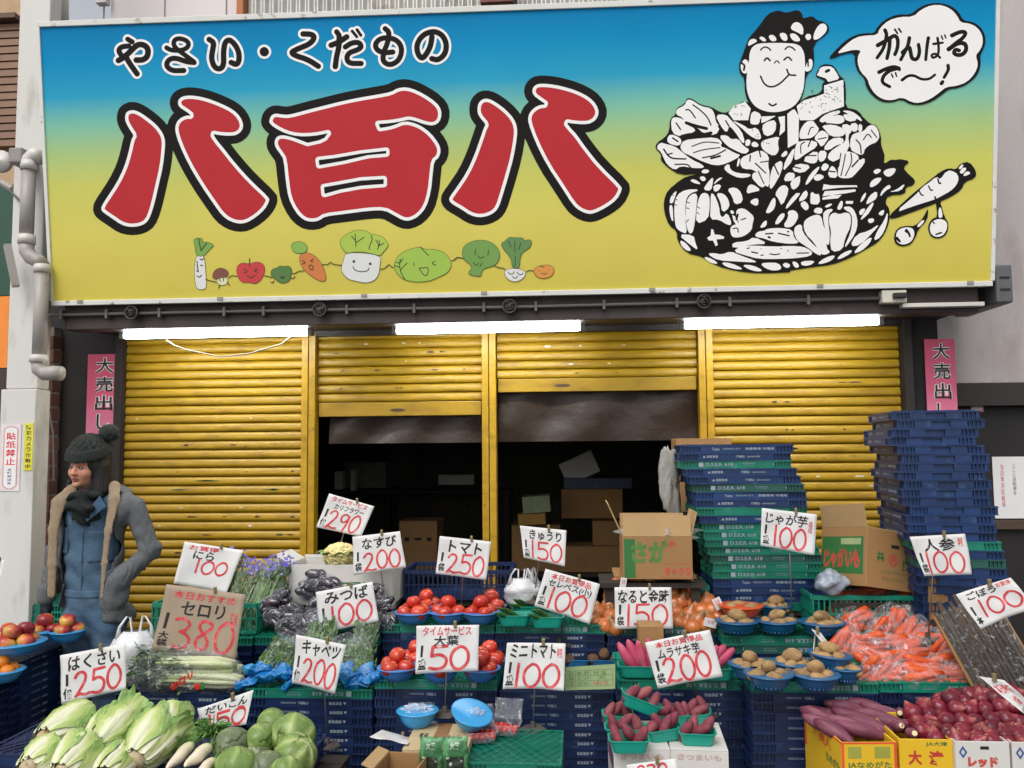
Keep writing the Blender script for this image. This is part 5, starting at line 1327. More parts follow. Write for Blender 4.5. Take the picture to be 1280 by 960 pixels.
A = Art(-14, -14, 14, 14, .5); A.poly([(11 * math.cos(t), 11 * math.sin(t)) for t in np.linspace(0, 2 * math.pi, 24)[:-1]], 0, holes=[[(9 * math.cos(t), 9 * math.sin(t)) for t in np.linspace(0, 2 * math.pi, 24)[:-1]]])
obj('red_ring', A.mesh('red_ring', lambda x, y: rmp(.54 + x / 110, .50 + y / 105)), m_cred, pcx)
art_on(pcx, 'red_lettering', [('秀', (.47, .43, .61, .57))], rmp, m_cred, bold=.02)
art_on(pcx, 'grey_lettering', [('JA北部青果連合', (.28, .68, .85, .76)), ('野菜出荷組合', (.32, .80, .80, .87))], rmp, M('carton_grey', '7d7350', .7, rnd=-1))
quad_on(pcx, 'hand_hole', [(.50, .24, .66, .30)], rmp, m_dark)
bench(pc.x - .2, pc.x + .32, pc.y + .06, pc.y + .5, pc.z - .06, 'wooden bench under the tilted potato carton')
# small cartons to the right of the carrots
a, b = at(1164, 765, 4.25), at(1192, 716, 4.25)
carton(TRS(((a.x + b.x) / 2, 4.37, a.z - .04)), b.x - a.x, .2, b.z - a.z + .04, m_card, 'upright brown carton standing below the carrot price card', tape=False)
a, b = at(1195, 768, 4.3), at(1232, 734, 4.3)
carton(TRS(((a.x + b.x) / 2, 4.44, a.z - .04), rz=R(-8)), b.x - a.x, .24, b.z - a.z + .04, m_card, 'open brown carton behind the burdock card', flaps=(('b', 0, .02),))
bench(at(1160, 770, 4.25).x, at(1250, 770, 4.3).x, 4.26, 4.6, at(1164, 765, 4.25).z - .044, 'wooden bench under the small brown cartons')
# little carton between the onions and the pink potatoes
a, b = at(800, 822, 4.1), at(830, 786, 4.1)
carton(TRS(((a.x + b.x) / 2, 4.2, ZA + .008)), b.x - a.x, .15, b.z - ZA - .01, m_card, 'small brown carton behind the pink sweet potatoes')

# white cauliflower carton
Yw = 4.62
a, b = at(360, 756, Yw), at(491, 706, Yw)
wc = carton(TRS(((a.x + b.x) / 2, Yw + .14, a.z)), b.x - a.x, .28, b.z - a.z, m_wcard, 'white carton with green lettering holding the cauliflower', flaps=(('l', 60, .10), ('b', 10, .02)), fm=m_wcard)
Lw, Hw = b.x - a.x, b.z - a.z
art_on(wc, 'green_lettering', [('カリフラワー', (.28, .42, .92, .62))], lambda u, v: (-Lw / 2 + u * Lw, -.1406, Hw * (1 - v)), m_cgreen, bold=.05)
bench(a.x, b.x, Yw + .01, Yw + .28, a.z - .002, 'wooden bench under the white cauliflower carton')

# boxes inside the dark shop
def inbox(px0, py0, px1, py1, Y, mat, label, rot=0, dep=.35, name='cardboard_box'):
    a, b = at(px0, py1, Y), at(px1, py0, Y)
    return carton(TRS(((a.x + b.x) / 2, Y + dep / 2, a.z), ry=R(rot)), b.x - a.x, dep, b.z - a.z, mat, label, name=name)
k1 = inbox(499, 652, 546, 712, 6.9, m_card, 'brown carton standing in the left opening behind the price cards')
quad_on(k1, 'printed_mark', [(.14, .34, .26, .42), (.40, .35, .60, .40), (.74, .34, .86, .42)], lambda u, v: (-.156 + u * .312, -.1756, .40 * (1 - v)), m_dark)
inbox(702, 612, 778, 648, 7.2, m_card, 'wide brown carton in the middle of the right opening')
inbox(741, 652, 800, 682, 7.1, m_card, 'dim brown carton behind the cucumber carton')
inbox(700, 684, 776, 715, 7.0, m_card, 'low brown carton at the bottom of the right opening')
inbox(708, 570, 752, 598, 7.3, m_wcard, 'tilted pale carton on top of the pile inside the shop', rot=-24, dep=.08)
inbox(654, 621, 688, 641, 6.8, M('pale_green_card', '8f9a78', .8, rnd=-1), 'pale green carton inside the right opening', rot=-4, dep=.3)
inbox(648, 643, 682, 656, 6.8, M('ochre_card', 'a5803a', .8, rnd=-1), 'ochre tray below the pale green carton', rot=-3, dep=.3)
a = at(640, 716, 6.95); bench(a.x - .1, a.x + 1.1, 6.92, 7.6, a.z - .003, 'wooden bench under the cartons inside the shop')
inbox(640, 657, 700, 714, 7.02, m_card, 'dark brown carton beside the cucumber card inside the shop', dep=.4)
a = at(522, 713, 6.9); bench(a.x - .3, a.x + .3, 6.85, 7.3, a.z - .003, 'wooden bench under the carton in the left opening')
inbox(705, 598, 790, 611, 7.22, m_navy, 'dark flat crate on the cartons inside the shop', dep=.4, name='flat_box')
inbox(418, 590, 428, 612, 8.0, m_wcard, 'small pale box on the shelf deep inside the left opening', dep=.1)
inbox(438, 588, 444, 614, 8.0, m_wcard, 'thin upright pale box on the shelf deep inside the left opening', dep=.1)
inbox(548, 594, 592, 606, 8.2, m_wcard, 'low pale box deep inside the left opening near the post', dep=.1)
a = at(418, 614, 7.9); bench(a.x - .1, a.x + 1.7, 7.95, 8.4, a.z - .004, 'dark shelf deep inside the left opening')
inbox(430, 578, 482, 610, 8.6, M('grey_cabinet', '8a8a86', .6, rnd=-1), 'grey cabinet deep inside the left opening', dep=.4, name='cabinet')
a = at(456, 610, 8.6); bench(a.x - .3, a.x + .3, 8.5, 8.95, a.z - .003, 'wooden table under the grey cabinet deep inside')

# front row boxes
Yf = 3.42
a, b = at(505, 958, Yf), at(581, 905, 3.72)
L5 = at(581, 940, Yf).x - at(500, 940, Yf).x
ztb = zpx(906, 3.72, 540)
bx5 = carton(TRS(((at(505, 940, Yf).x + at(581, 940, Yf).x) / 2, Yf + .16, .10)), L5, .32, ztb - .10 - .006, M('cream_card', 'b7a47f', .75, .05, 6, rnd=-1), 'cream carton under the two light blue bowls', tape=True)
art_on(bx5, 'lettering', [('りんご', (.62, .45, .82, .6)), ('青森', (.15, .4, .3, .55))], lambda u, v: (-L5 / 2 + u * L5, -.16 + (1 - v) * .32, ztb - .10 + .001), m_dark)
bench(at(505, 940, Yf).x, at(581, 940, Yf).x, Yf, Yf + .32, .098, 'low wooden bench under the cream carton')
# small open brown carton in front of it
a = at(478, 958, 3.3); b = at(525, 950, 3.3)
carton(TRS(((a.x + b.x) / 2, 3.3, .10), rz=R(-6)), b.x - a.x + .02, .2, zpx(952, 3.3, 500) - .10, m_card, 'small open brown carton at the bottom edge left of the green packets', flaps=(('l', 70, .05),))
bench(a.x - .02, b.x + .04, 3.2, 3.4, .098, 'low wooden bench under the small open carton')
# green tray with cherry tomatoes
Yt = 3.40
xa_, xb_ = at(579, 945, Yt).x, at(703, 945, Yt).x
ztray = zpx(912, Yt + .38, 640)
column((xa_ + xb_) / 2, Yt + .19, ztray, ['g', 'n', 'n', 'n', 'n', 'n', 'n', 'n'][:max(1, int(ztray / CP))], 'of the low stack under the cherry tomatoes', L=xb_ - xa_, W=.40, seed=41)
# white cartons under the small sweet potatoes
zc = zpx(918, 3.62, 830)
for k, (p0_, p1_, lab, rz_) in enumerate(((766, 837, 'left white carton under the baskets of small red potatoes', 2), (842, 915, 'right white carton under the baskets of small red potatoes', -3))):
    xa_, xb_ = at(p0_, 945, 3.42).x, at(p1_, 945, 3.42).x
    w = xb_ - xa_
    c_ = carton(TRS(((xa_ + xb_) / 2, 3.62, .02), rz=R(rz_)), w, .34, zc - .026, m_wcard, lab)
    art_on(c_, 'pink_lettering', [('さつまいも', (.12, .035, .88, .10))], lambda u, v, w=w: (-w / 2 + u * w, -.1706, (zc - .026) * (1 - v)), M('pale_pink_print', 'b79a96', .7, rnd=-1), bold=.04)
    if k == 0: quad_on(c_, 'purple_print', [(.1, .1, .9, .3)], lambda u, v, w=w: (-w / 2 - .0006, .17 - u * .34, (zc - .026) * (1 - v)), M('purple_print', '5a3a66', .7, rnd=-1))
# yellow cartons of sweet potatoes, far right
def ybox(px0, px1, pyb, Y, dep, label, zt, art=None, rz=0, mat=None):
    xa_, xb_ = at(px0, pyb, Y).x, at(px1, pyb, Y).x
    w = xb_ - xa_; h = zt - .02
    c_ = carton(TRS(((xa_ + xb_) / 2, Y + dep / 2, .02), rz=R(rz)), w, dep, h, mat or m_ycard, label, flaps=())
    return c_, w, h
zy = zpx(925, 3.3, 1060)
c1_, w, h = ybox(1046, 1117, 935, 3.28, .40, 'yellow carton with orange edges full of purple sweet potatoes', zy, rz=4)
mo = M('orange_print', 'd8502c', .6, rnd=-1)
fm_ = lambda u, v: (-w / 2 + u * w, -.2006, h * 1 - v * .14)
quad_on(c1_, 'orange_edge', [(0, 0, 1, .05), (0, .05, .05, 1), (.95, .05, 1, 1)], fm_, mo)
quad_on(c1_, 'green_print', [(.12, .12, .36, .42), (.6, .12, .88, .42)], fm_, M('olive_print', '9a9a3c', .6, rnd=-1))
art_on(c1_, 'lettering', [('JAなめがた', (.1, .5, .9, .7)), ('さつま芋 M 5kg', (.1, .78, .9, .93))], fm_, m_cgreen, bold=.02)
lm_ = lambda u, v: (-w / 2 - .0006, .20 - u * .4, h * 1 - v * .14)
quad_on(c1_, 'orange_edge', [(0, 0, 1, .06), (.0, .06, .06, 1)], lm_, mo)
art_on(c1_, 'red_lettering', [('紅美人', (.25, .2, .75, .5))], lm_, mo, bold=.03)
art_on(c1_, 'green_lettering', [('なめがた', (.6, .6, .95, .85))], lm_, m_cgreen, bold=.03)
c2_, w2, h2 = ybox(1124, 1191, 935, 3.30, .32, 'yellow carton marked with two red characters in the front row', zpx(924, 3.3, 1150), rz=0)
f2 = lambda u, v: (-w2 / 2 + u * w2, -.1606, h2 - v * .13)
art_on(c2_, 'red_lettering', [('大', (.16, .32, .42, .72)), ('津', (.54, .32, .82, .72))], f2, M('kanji_red', 'b5302a', .6, rnd=-1), bold=.04)
art_on(c2_, 'green_lettering', [('JA大津', (.5, .06, .9, .2))], f2, m_cgreen, bold=.02)
for (p0_, p1_, lab) in ((1194, 1262, 'white carton with blue mark and red lettering under the red onions'), (1265, 1335, 'white carton at the right edge under the red onions')):
    c3_, w3, h3 = ybox(p0_, p1_, 935, 3.28, .30, lab, zpx(927, 3.28, 1230), mat=m_wcard)
    f3 = lambda u, v: (-w3 / 2 + u * w3, -.1506, h3 - v * .13)
    art_on(c3_, 'red_lettering', [('レッド', (.22, .42, .78, .72))], f3, m_cred, bold=.08)
    A = Art(-9, -9, 9, 9, .5); A.poly([(0, -7), (7, 0), (0, 7), (-7, 0)], 0, holes=[[(0, -3.5), (3.5, 0), (0, 3.5), (-3.5, 0)]])
    obj('blue_mark', A.mesh('blue_mark', lambda x, y: f3(.14 + x / 90, .3 + y / 40)), M('mark_blue', '2f4f8f', .6, rnd=-1), c3_)
    quad_on(c3_, 'hand_hole', [(.46, .13, .62, .22)], f3, m_dark)
# ================================================================== FRUIT AND VEGETABLES
def sphere(sub=3):
    bm = bmesh.new(); bmesh.ops.create_icosphere(bm, subdivisions=sub, radius=1)
    me = bpy.data.meshes.new('s'); bm.to_mesh(me); bm.free()
    me.polygons.foreach_set('use_smooth', [True] * len(me.polygons)); return me
def shaped(name, fn, mat, sub=3):
    me = sphere(sub); me.name = name
    for v in me.vertices: v.co = Vector(fn(v.co.x, v.co.y, v.co.z, v.co.copy()))
    me.materials.append(mat); me.update(); return me
def axis_mat(name, stops, axis, lo, hi, rough=.4, rnd=.1, noise=.25, nscale=6, bump=0, streak=None, sss=0, spec=.5):
    """natural colour change along one axis of the thing itself (a peach's blush, a radish's shoulder)"""
    m = bpy.data.materials.new(name); m.use_nodes = True; nt = m.node_tree; N, L = nt.nodes, nt.links
    b = N['Principled BSDF']; b.inputs['Roughness'].default_value = rough; b.inputs['Specular IOR Level'].default_value = spec
    if sss: b.inputs['Subsurface Weight'].default_value = sss; b.inputs['Subsurface Radius'].default_value = (.015, .01, .005)
    tc = N.new('ShaderNodeTexCoord'); sp_ = N.new('ShaderNodeSeparateXYZ'); L.new(tc.outputs['Object'], sp_.inputs[0])
    oi = N.new('ShaderNodeObjectInfo')
    n = N.new('ShaderNodeTexNoise'); n.inputs['Scale'].default_value = nscale; n.inputs['Detail'].default_value = 5
    if streak:
        mp = N.new('ShaderNodeMapping'); mp.inputs['Scale'].default_value = streak; L.new(tc.outputs['Object'], mp.inputs[0]); L.new(mp.outputs[0], n.inputs['Vector'])
    else: L.new(tc.outputs['Object'], n.inputs['Vector'])
    mr = N.new('ShaderNodeMapRange'); mr.inputs['From Min'].default_value = lo; mr.inputs['From Max'].default_value = hi
    L.new(sp_.outputs[axis], mr.inputs['Value'])
    ma = N.new('ShaderNodeMath'); ma.operation = 'MULTIPLY_ADD'; ma.inputs[1].default_value = noise * 2; L.new(n.outputs['Fac'], ma.inputs[0]); L.new(mr.outputs[0], ma.inputs[2])
    ms = N.new('ShaderNodeMath'); ms.operation = 'SUBTRACT'; ms.inputs[1].default_value = noise; L.new(ma.outputs[0], ms.inputs[0])
    cr = N.new('ShaderNodeValToRGB'); L.new(ms.outputs[0], cr.inputs[0]); e = cr.color_ramp.elements
    while len(e) < len(stops): e.new(.5)
    for k, (t, c) in enumerate(stops): e[k].position = t; e[k].color = (*srgb(c), 1)
    h = N.new('ShaderNodeHueSaturation'); r1 = N.new('ShaderNodeMapRange'); r1.inputs['To Min'].default_value = 1 - rnd; r1.inputs['To Max'].default_value = 1 + rnd
    L.new(oi.outputs['Random'], r1.inputs['Value']); L.new(r1.outputs[0], h.inputs['Value']); L.new(cr.outputs[0], h.inputs['Color']); L.new(h.outputs[0], b.inputs['Base Color'])
    if bump:
        bp = N.new('ShaderNodeBump'); bp.inputs['Strength'].default_value = bump; bp.inputs['Distance'].default_value = .006; L.new(n.outputs['Fac'], bp.inputs['Height']); L.new(bp.outputs[0], b.inputs['Normal'])
    return m
def lump(amp, sc, seed): return lambda p: 1 + amp * mnoise.noise(p * sc + Vector((seed * 7.7, seed, 0)))

m_tom = axis_mat('tomato_skin', [(0, 'b83a20'), (.45, 'b8261c'), (1, 'c24a26')], 2, -.05, .05, .25, .12, .5, 18, spec=.6)
tomato = [shaped('tomato', lambda x, y, z, p, s=s: ((x * (1 + .04 * math.cos(5 * math.atan2(y, x) + s))) * .042, (y * (1 + .04 * math.cos(5 * math.atan2(y, x) + s))) * .042, (z * .86 - .12 * math.exp(-6 * (x * x + y * y)) * (1 if z > 0 else -.5)) * .042), m_tom) for s in (0, 1.3, 2.4)]
m_cal = M('calyx_green', '3f6b2a', .6, .2, 30)
m_apple = axis_mat('apple_skin', [(0, 'c8a24c'), (.35, 'c2683c'), (.6, 'a5342e'), (1, '7a1c26')], 0, -.05, .045, .32, .15, .35, 25)
apple = shaped('apple', lambda x, y, z, p: (x * .044 * (1 + .1 * z), y * .044 * (1 + .1 * z), (z * .92 - .26 * math.exp(-9 * (x * x + y * y)) * (1 if z > 0 else -1)) * .042), m_apple)
for me, sc in ((apple, 1),):
    pass
m_onion = axis_mat('onion_skin', [(0, 'b8743c'), (.5, 'c2703a'), (.8, 'a85a2c'), (1, '8d6a40')], 2, -.045, .055, .3, .12, .3, 60, .25, (1, 1, .12), spec=.6)
def onion_fn(x, y, z, p):
    r = .046 * (1 - .02 * math.cos(8 * math.atan2(y, x)))
    zz = z * .042
    if z > .75: k = (z - .75) / .25; return (x * r * (1 - .25 * k), y * r * (1 - .25 * k), .0315 + .034 * k ** 1.6)
    return (x * r, y * r, zz)
onion = shaped('onion', onion_fn, m_onion, 4)
m_ronion = axis_mat('red_onion_skin', [(0, '4c1020'), (.5, '681628'), (.85, '7c2430'), (1, '9a5450')], 2, -.045, .055, .3, .2, .3, 60, .2, (1, 1, .1), spec=.45)
ronion = shaped('red_onion', onion_fn, m_ronion, 4)
m_pot = M('potato_skin', '9c7c52', .8, .2, 25, bump=.35, bscale=60, rnd=.1, col2='7d6340', mix=(.5, .7), dirt='5c4630', dscale=60, dlo=.66, dhi=.7)
potato = [shaped('potato', lambda x, y, z, p, s=s: (x * .052 * lump(.25, 1.2, s)(p), y * .033 * lump(.3, 1.2, s + 3)(p), z * .031 * lump(.2, 1.3, s + 5)(p)), m_pot) for s in range(4)]
m_taro = M('taro_skin', '6f5238', .85, .25, 40, bump=.5, bscale=90, rnd=.12, col2='4c3826', mix=(.45, .7))
taro = shaped('taro', lambda x, y, z, p: (x * .034 * lump(.2, 1.3, 2)(p), y * .030, z * .029), m_taro)
def sweet(name, mat, L, r, bend, seed, n=14, m=12, lum=.12):
    g = MB(); pts = []; rs = []
    for i in range(n):
        t = i / (n - 1); q = math.sin(math.pi * min(1, max(0, t * .94 + .03))) ** .55
        pts.append((L * (t - .5), bend * math.sin(t * 3.1), 0)); rs.append(max(.003, r * q * (1 + lum * mnoise.noise(Vector((t * 4, seed, 0))))))
    g.tube(pts, rs, m)
    me = rough_up(g.mesh(name, smooth=True), r * .22, 1 / (r * 3), seed); me.materials.append(mat); return me
m_pink = M('pink_sweet_potato_skin', 'b0405e', .5, .15, 15, bump=.2, bscale=60, rnd=.08, col2='c4607a', mix=(.5, .7), stretch=(.4, 2, 2))
m_purp = M('purple_sweet_potato_skin', '6e3348', .6, .2, 14, bump=.3, bscale=50, rnd=.1, col2='8a5560', mix=(.5, .68), dirt='9a7468', dscale=18, dlo=.64, dhi=.75, stretch=(.5, 2, 2))
m_redp = M('red_potato_skin', '742c3a', .65, .2, 18, bump=.3, bscale=60, rnd=.1, col2='8c4a4c', mix=(.5, .7))
pinkp = [sweet('pink_sweet_potato', m_pink, .17, .026, .012 * (s - 1), s) for s in range(3)]
purp = [sweet('purple_sweet_potato', m_purp, .20, .032, .012 * (s - 1), s + 5) for s in range(3)]
redp = [sweet('red_potato', m_redp, .10, .023, .005 * (s - 1), s + 9) for s in range(3)]
m_cuc = M('cucumber_skin', '2f5a24', .45, .2, 30, bump=.5, bscale=140, rnd=.08, col2='4a7a35', mix=(.5, .7))
cuc = sweet('cucumber', m_cuc, .20, .0125, .012, 3, lum=.03)
m_oran = M('orange_skin', 'd27a1e', .4, .06, 6, bump=.35, bscale=130, rnd=.06)
orange = shaped('orange', lambda x, y, z, p: (x * .036, y * .036, z * .032), m_oran)
m_car = M('carrot_skin', 'd0521c', .45, .1, 20, bump=.25, bscale=70, rnd=.06, col2='b8441a', mix=(.5, .7), stretch=(.4, 3, 3))
def carrot_me(seed, L=.17, r=.021):
    g = MB(); pts = []; rs = []
    for i in range(10):
        t = i / 9
        pts.append((L * (t - .5), .004 * math.sin(t * 3 + seed), 0)); rs.append(r * (0.45 + .55 * min(1, t / .12)) * (1 - .72 * t ** 1.6) if t < .97 else .003)
    rs[0] = r * .4
    g.tube(pts, rs, 9); me = g.mesh('carrot', smooth=True); rough_up(me, .0016, 60, seed); me.materials.append(m_car); return me
carrots = [carrot_me(s) for s in range(3)]
m_chtom = M('cherry_tomato_skin', 'b8241a', .2, .08, 8, rnd=.08, spec=.7)
chtom = shaped('cherry_tomato', lambda x, y, z, p: (x * .0145, y * .0145, z * .0138), m_chtom, 2)

def put(name, me, Mx, label, cat, group):
    return tag(obj(name, me, None, Mx=Mx), label, cat, group)
rv = random.Random(11)
def spin(): return dict(rx=rv.uniform(-.35, .35), ry=rv.uniform(-.35, .35), rz=rv.uniform(0, 6.28))

# ---- bowls
m_bowl = M('blue_bowl_plastic', '3b74b4', .35, .06, 8, rnd=.05, spec=.6)
m_bowl2 = M('light_blue_bowl_plastic', '2b8fc8', .3, .05, 8, rnd=.04, spec=.6)
m_bowl3 = M('strainer_blue_plastic', '15527e', .35, .06, 8, rnd=.05, spec=.6)
m_bowlo = M('orange_bowl_plastic', 'cf4f20', .35, .06, 8, rnd=.02)
m_punn = M('teal_punnet_plastic', '0f8f7c', .35, .08, 8, rnd=.06, spec=.6)
def bowl_mesh(r, h, slots):
    g = MB(); t = .0025; n = 40
    prof = [(r * .55, 0.0), (r * .62, h * .06), (r * .80, h * .40), (r * .92, h * .75), (r * .97, h * .94), (r * 1.03, h), (r * 1.03, h + .003), (r * .965, h + .003), (r * .90, h * .76), (r * .78, h * .42), (r * .58, .006), (0, .004)]
    g.lathe([(0, 0)] + prof, n)
    me = g.mesh('bowl', smooth=True)
    return me
_BW = {}
def bowl(c, w_px, label, mat, h=.055, ribs=False, tilt=(0, 0), group='round plastic bowls of vegetables'):
    """c: world point of the bowl's foot; w_px: rim width in photo pixels"""
    dist = (Vector(c) - CAM).dot(_f)
    r = w_px / 2 / F * dist
    r_ = thing('strainer_bowl' if ribs else 'bowl', label, 'bowl', TRS(c, rx=tilt[0], ry=tilt[1]), group)
    k = (round(r, 3), h)
    if k not in _BW: _BW[k] = bowl_mesh(round(r, 3), h, ribs)
    o = obj('shell', _BW[k], None, r_)
    if not _BW[k].materials: _BW[k].materials.append(mat)
    o.material_slots[0].link = 'OBJECT'; o.material_slots[0].material = mat
    g = MB(); g.lathe([(r * 1.0, h - .002), (r * 1.055, h - .001), (r * 1.06, h + .004), (r * 1.0, h + .005)], 40)
    obj('rim', g.mesh('rim', smooth=True), mat, r_)
    if ribs:
        k2 = ('r', k[0], h)
        if k2 not in _BW:
            g = MB()
            g.box(-.0012, .0012, -.0022, .0, 0, h * .58)
            me = g.mesh('rib'); me.materials.append(m_bowl); _BW[k2] = me
        for q in range(26):
            a = 2 * math.pi * q / 26
            if math.sin(a) > .45: continue
            r0, r1 = r * .70, r * .93
            p = Vector((r * .772 * math.cos(a), r * .772 * math.sin(a), h * .24))
            obj('rib', _BW[k2], None, r_, Mx=Matrix.Translation(p) @ Matrix.Rotation(a + math.pi / 2, 4, 'Z') @ Matrix.Rotation(-math.atan2(r1 - r0, h * .62), 4, 'X'))
    return r_, r
DIR8 = ['right', 'back right', 'rear', 'back left', 'left', 'front left', 'front', 'front right']
def fill(c, r, h, me, name, cat, label, n, s, top=1, seed=0, z0=.012, upright=False, flat=1.0, rr=.56):
    """n pieces in a ring with `top` ones above, each labelled by where in the bowl it lies"""
    rnd = random.Random(seed); c = Vector(c)
    for i in range(n + top):
        if i < n:
            a = 2 * math.pi * i / n + seed * .7; q = r * rr if n > 1 else 0; z = z0 + s * .9 + (h * .25)
            w_ = DIR8[int(round((a % 6.2832) / .7854)) % 8]
        else:
            a = seed + 2 * math.pi * (i - n) / top; q = 0 if top == 1 else s * .98 / math.sin(math.pi / max(2, top)); z = z0 + s * 2.15 + h * .25
            w_ = 'topmost' if top == 1 else 'upper ' + DIR8[int(round((a % 6.2832) / .7854)) % 8]
        p = c + Vector((q * math.cos(a), q * math.sin(a), z))
        m = me[rnd.randrange(len(me))] if isinstance(me, list) else me
        k = rnd.uniform(.9, 1.08) * flat
        put(name, m, TRS(p, rx=rnd.uniform(-.4, .4), ry=rnd.uniform(-.4, .4), rz=rnd.uniform(0, 6.28), s=k), f'{w_} {label}', cat, f"{cat}s{label.split(cat)[-1]}" if cat in label else label)
def heap_labels(pts, noun, where):
    """names for the pieces of a heap by row from the top and place from the left"""
    idx = sorted(range(len(pts)), key=lambda i: pts[i][1]); nr = max(1, round(len(pts) ** .5 * .9)); per = -(-len(pts) // nr); out = [''] * len(pts)
    for r0 in range(0, len(idx), per):
        row = sorted(idx[r0:r0 + per], key=lambda i: pts[i][0]); k = r0 // per
        for j, i in enumerate(row): out[i] = f"{noun}, {ORD[j]} from left in row {['one', 'two', 'three', 'four', 'five', 'six', 'seven', 'eight'][k]} from top {where}"
    return out
def foot(px, py_rim, Y, ztab, hb=.055):
    """foot of a bowl standing on a table at height ztab, under the rim seen at this pixel"""
    p = atz(px, py_rim, ztab + hb)
    return Vector((p.x, p.y, ztab))

# upper tomatoes (rear tier)
HT = ZB + .008
for px, py, w, lab, n, tp, sd in ((517, 765, 46, 'leftmost of the upper row', 4, 1, 1), (560, 765, 45, 'in the middle of the upper row', 4, 1, 2), (601, 765, 46, 'rightmost of the upper row', 4, 1, 3)):
    f_ = foot(px, py, YB, HT)
    bowl(f_, w, f'blue bowl of tomatoes, {lab}', m_bowl)
    fill(f_, .094, .055, tomato, 'tomato', 'tomato', f'tomato in the blue bowl {lab}', n, .038, tp, sd)
for px, py, w, lab, sd in ((533, 756, 40, 'behind the leftmost upper bowl', 4), (614, 757, 38, 'behind the rightmost upper bowl', 5)):
    f_ = foot(px, py, YB + .2, HT)
    bowl(f_, w, f'blue bowl of tomatoes {lab}', m_bowl); fill(f_, .08, .055, tomato, 'tomato', 'tomato', f'tomato in the blue bowl {lab}', 3, .038, 1, sd)
# lower tomatoes (front tier)
HA = ZA + .008
for px, py, w, lab, sd, tp in ((497, 834, 49, 'left of the large leaf card', 6, 1), (551, 836, 47, 'half hidden under the large leaf card', 7, 0), (601, 835, 48, 'right of the large leaf card', 8, 2)):
    f_ = foot(px, py, YA, HA); bowl(f_, w, f'blue bowl of tomatoes {lab}', m_bowl); fill(f_, .092, .055, tomato, 'tomato', 'tomato', f'tomato in the blue bowl {lab}', 4, .040, tp, sd)
for px, py, w, lab, sd in ((520, 823, 44, 'behind the one left of the large leaf card', 9), (612, 824, 42, 'behind the one right of the large leaf card', 10)):
    f_ = foot(px, py, YA + .2, HA); bowl(f_, w, f'blue bowl of tomatoes {lab}', m_bowl); fill(f_, .08, .055, tomato, 'tomato', 'tomato', f'tomato in the blue bowl {lab}', 4, .040, 1, sd)

# punnets: rectangular open baskets
def punnet_mesh(L, W, H):
    g = MB(); t = .003
    def ring(k, z, o=0):
        out = []
        a, b = L / 2 * k - o, W / 2 * k - o; c = min(a, b) * .42
        for sx, sy, a0 in ((1, 1, 0), (-1, 1, 90), (-1, -1, 180), (1, -1, 270)):
            for q in range(5):
                th = R(a0 + 22.5 * q); out.append((sx * (a - c) + c * math.cos(th), sy * (b - c) + c * math.sin(th), z))
        return out
    rings = [ring(.80, 0), ring(.84, .006), ring(.99, H - .006), ring(1.06, H - .004), ring(1.06, H), ring(.99, H, .002), ring(.84, .01, .003), ring(.80, .005, .003)]
    v = [p for r_ in rings for p in r_]; n = len(rings[0]); f = []
    for i in range(len(rings) - 1):
        for k in range(n):
            k2 = (k + 1) % n; f.append((i * n + k, i * n + k2, (i + 1) * n + k2, (i + 1) * n + k))
    f.append(tuple(range(n))[::-1]); f.append(tuple((len(rings) - 1) * n + k for k in range(n)))
    g.add(v, f); return g.mesh('tray', smooth=False)
_PN = {}
def punnet(Mx, label, L=.15, W=.105, H=.05, mat=None, group='rectangular plastic baskets of vegetables', name='punnet'):
    k = (L, W, H)
    if k not in _PN: _PN[k] = punnet_mesh(*k); _PN[k].materials.append(m_punn)
    o = obj(name, _PN[k], None, Mx=Mx)
    if mat: o.material_slots[0].link = 'OBJECT'; o.material_slots[0].material = mat
    return tag(o, label, 'basket', group)
def pbox(px, py, ztab, h=.05): p = atz(px, py, ztab + h); return Vector((p.x, p.y, ztab))
# cucumbers
HC = ZB + .010
for px, py, lab, sd in ((643, 768, 'left cucumber basket of the front pair', 1), (684, 770, 'right cucumber basket of the front pair', 2), (660, 757, 'cucumber basket behind the front pair', 3)):
    c = pbox(px, py, HC); punnet(TRS(c, rz=R(3)), f'green {lab} beside the upper tomatoes', .165, .12, .055)
    for k in range(5):
        put('cucumber', cuc, TRS(c + Vector((-.02 + .016 * (k % 3), -.005 + .022 * (k - 2), .045 + .012 * (k % 2))), ry=R(20 + 5 * (k % 3)), rz=R(38 + 6 * k)), f'{ORD[k]} cucumber from the left in the {lab}', 'cucumber', f'cucumbers in the {lab}')
# taro / kiwi trays
m_btray = M('blue_tray_plastic', '2a74a6', .35, .06, 8, rnd=.04)
HK = ZA - .045 + .008
for px, py, L, tl, lab, n, dz in ((697, 790, .145, -14, 'highest, tilted', 6, .09), (731, 806, .18, 0, 'second', 7, .05), (722, 822, .13, 0, 'lower left', 4, .0), (755, 822, .165, 0, 'lower right', 6, .0)):
    zt_ = HK + dz
    c = pbox(px, py, zt_, .035)
    punnet(TRS(c, ry=R(tl)), f'shallow blue tray of brown taros, {lab} of the four', L, .11, .035, m_btray, name='shallow_tray')
    for k in range(n):
        q = Vector((L * .36 * ((k % 3) - 1), .028 * (1 if k // 3 == 0 else -1) * (0 if k == 6 else 1), .036 + (.028 if k == 6 or (k == 4) else 0)))
        q = Matrix.Rotation(R(tl), 3, 'Y') @ q
        put('taro', taro, TRS(c + q, **spin()), f'brown taro in the {lab} blue tray, {ORD[k]} of its pile', 'taro', f'brown taros in the {lab} blue tray')
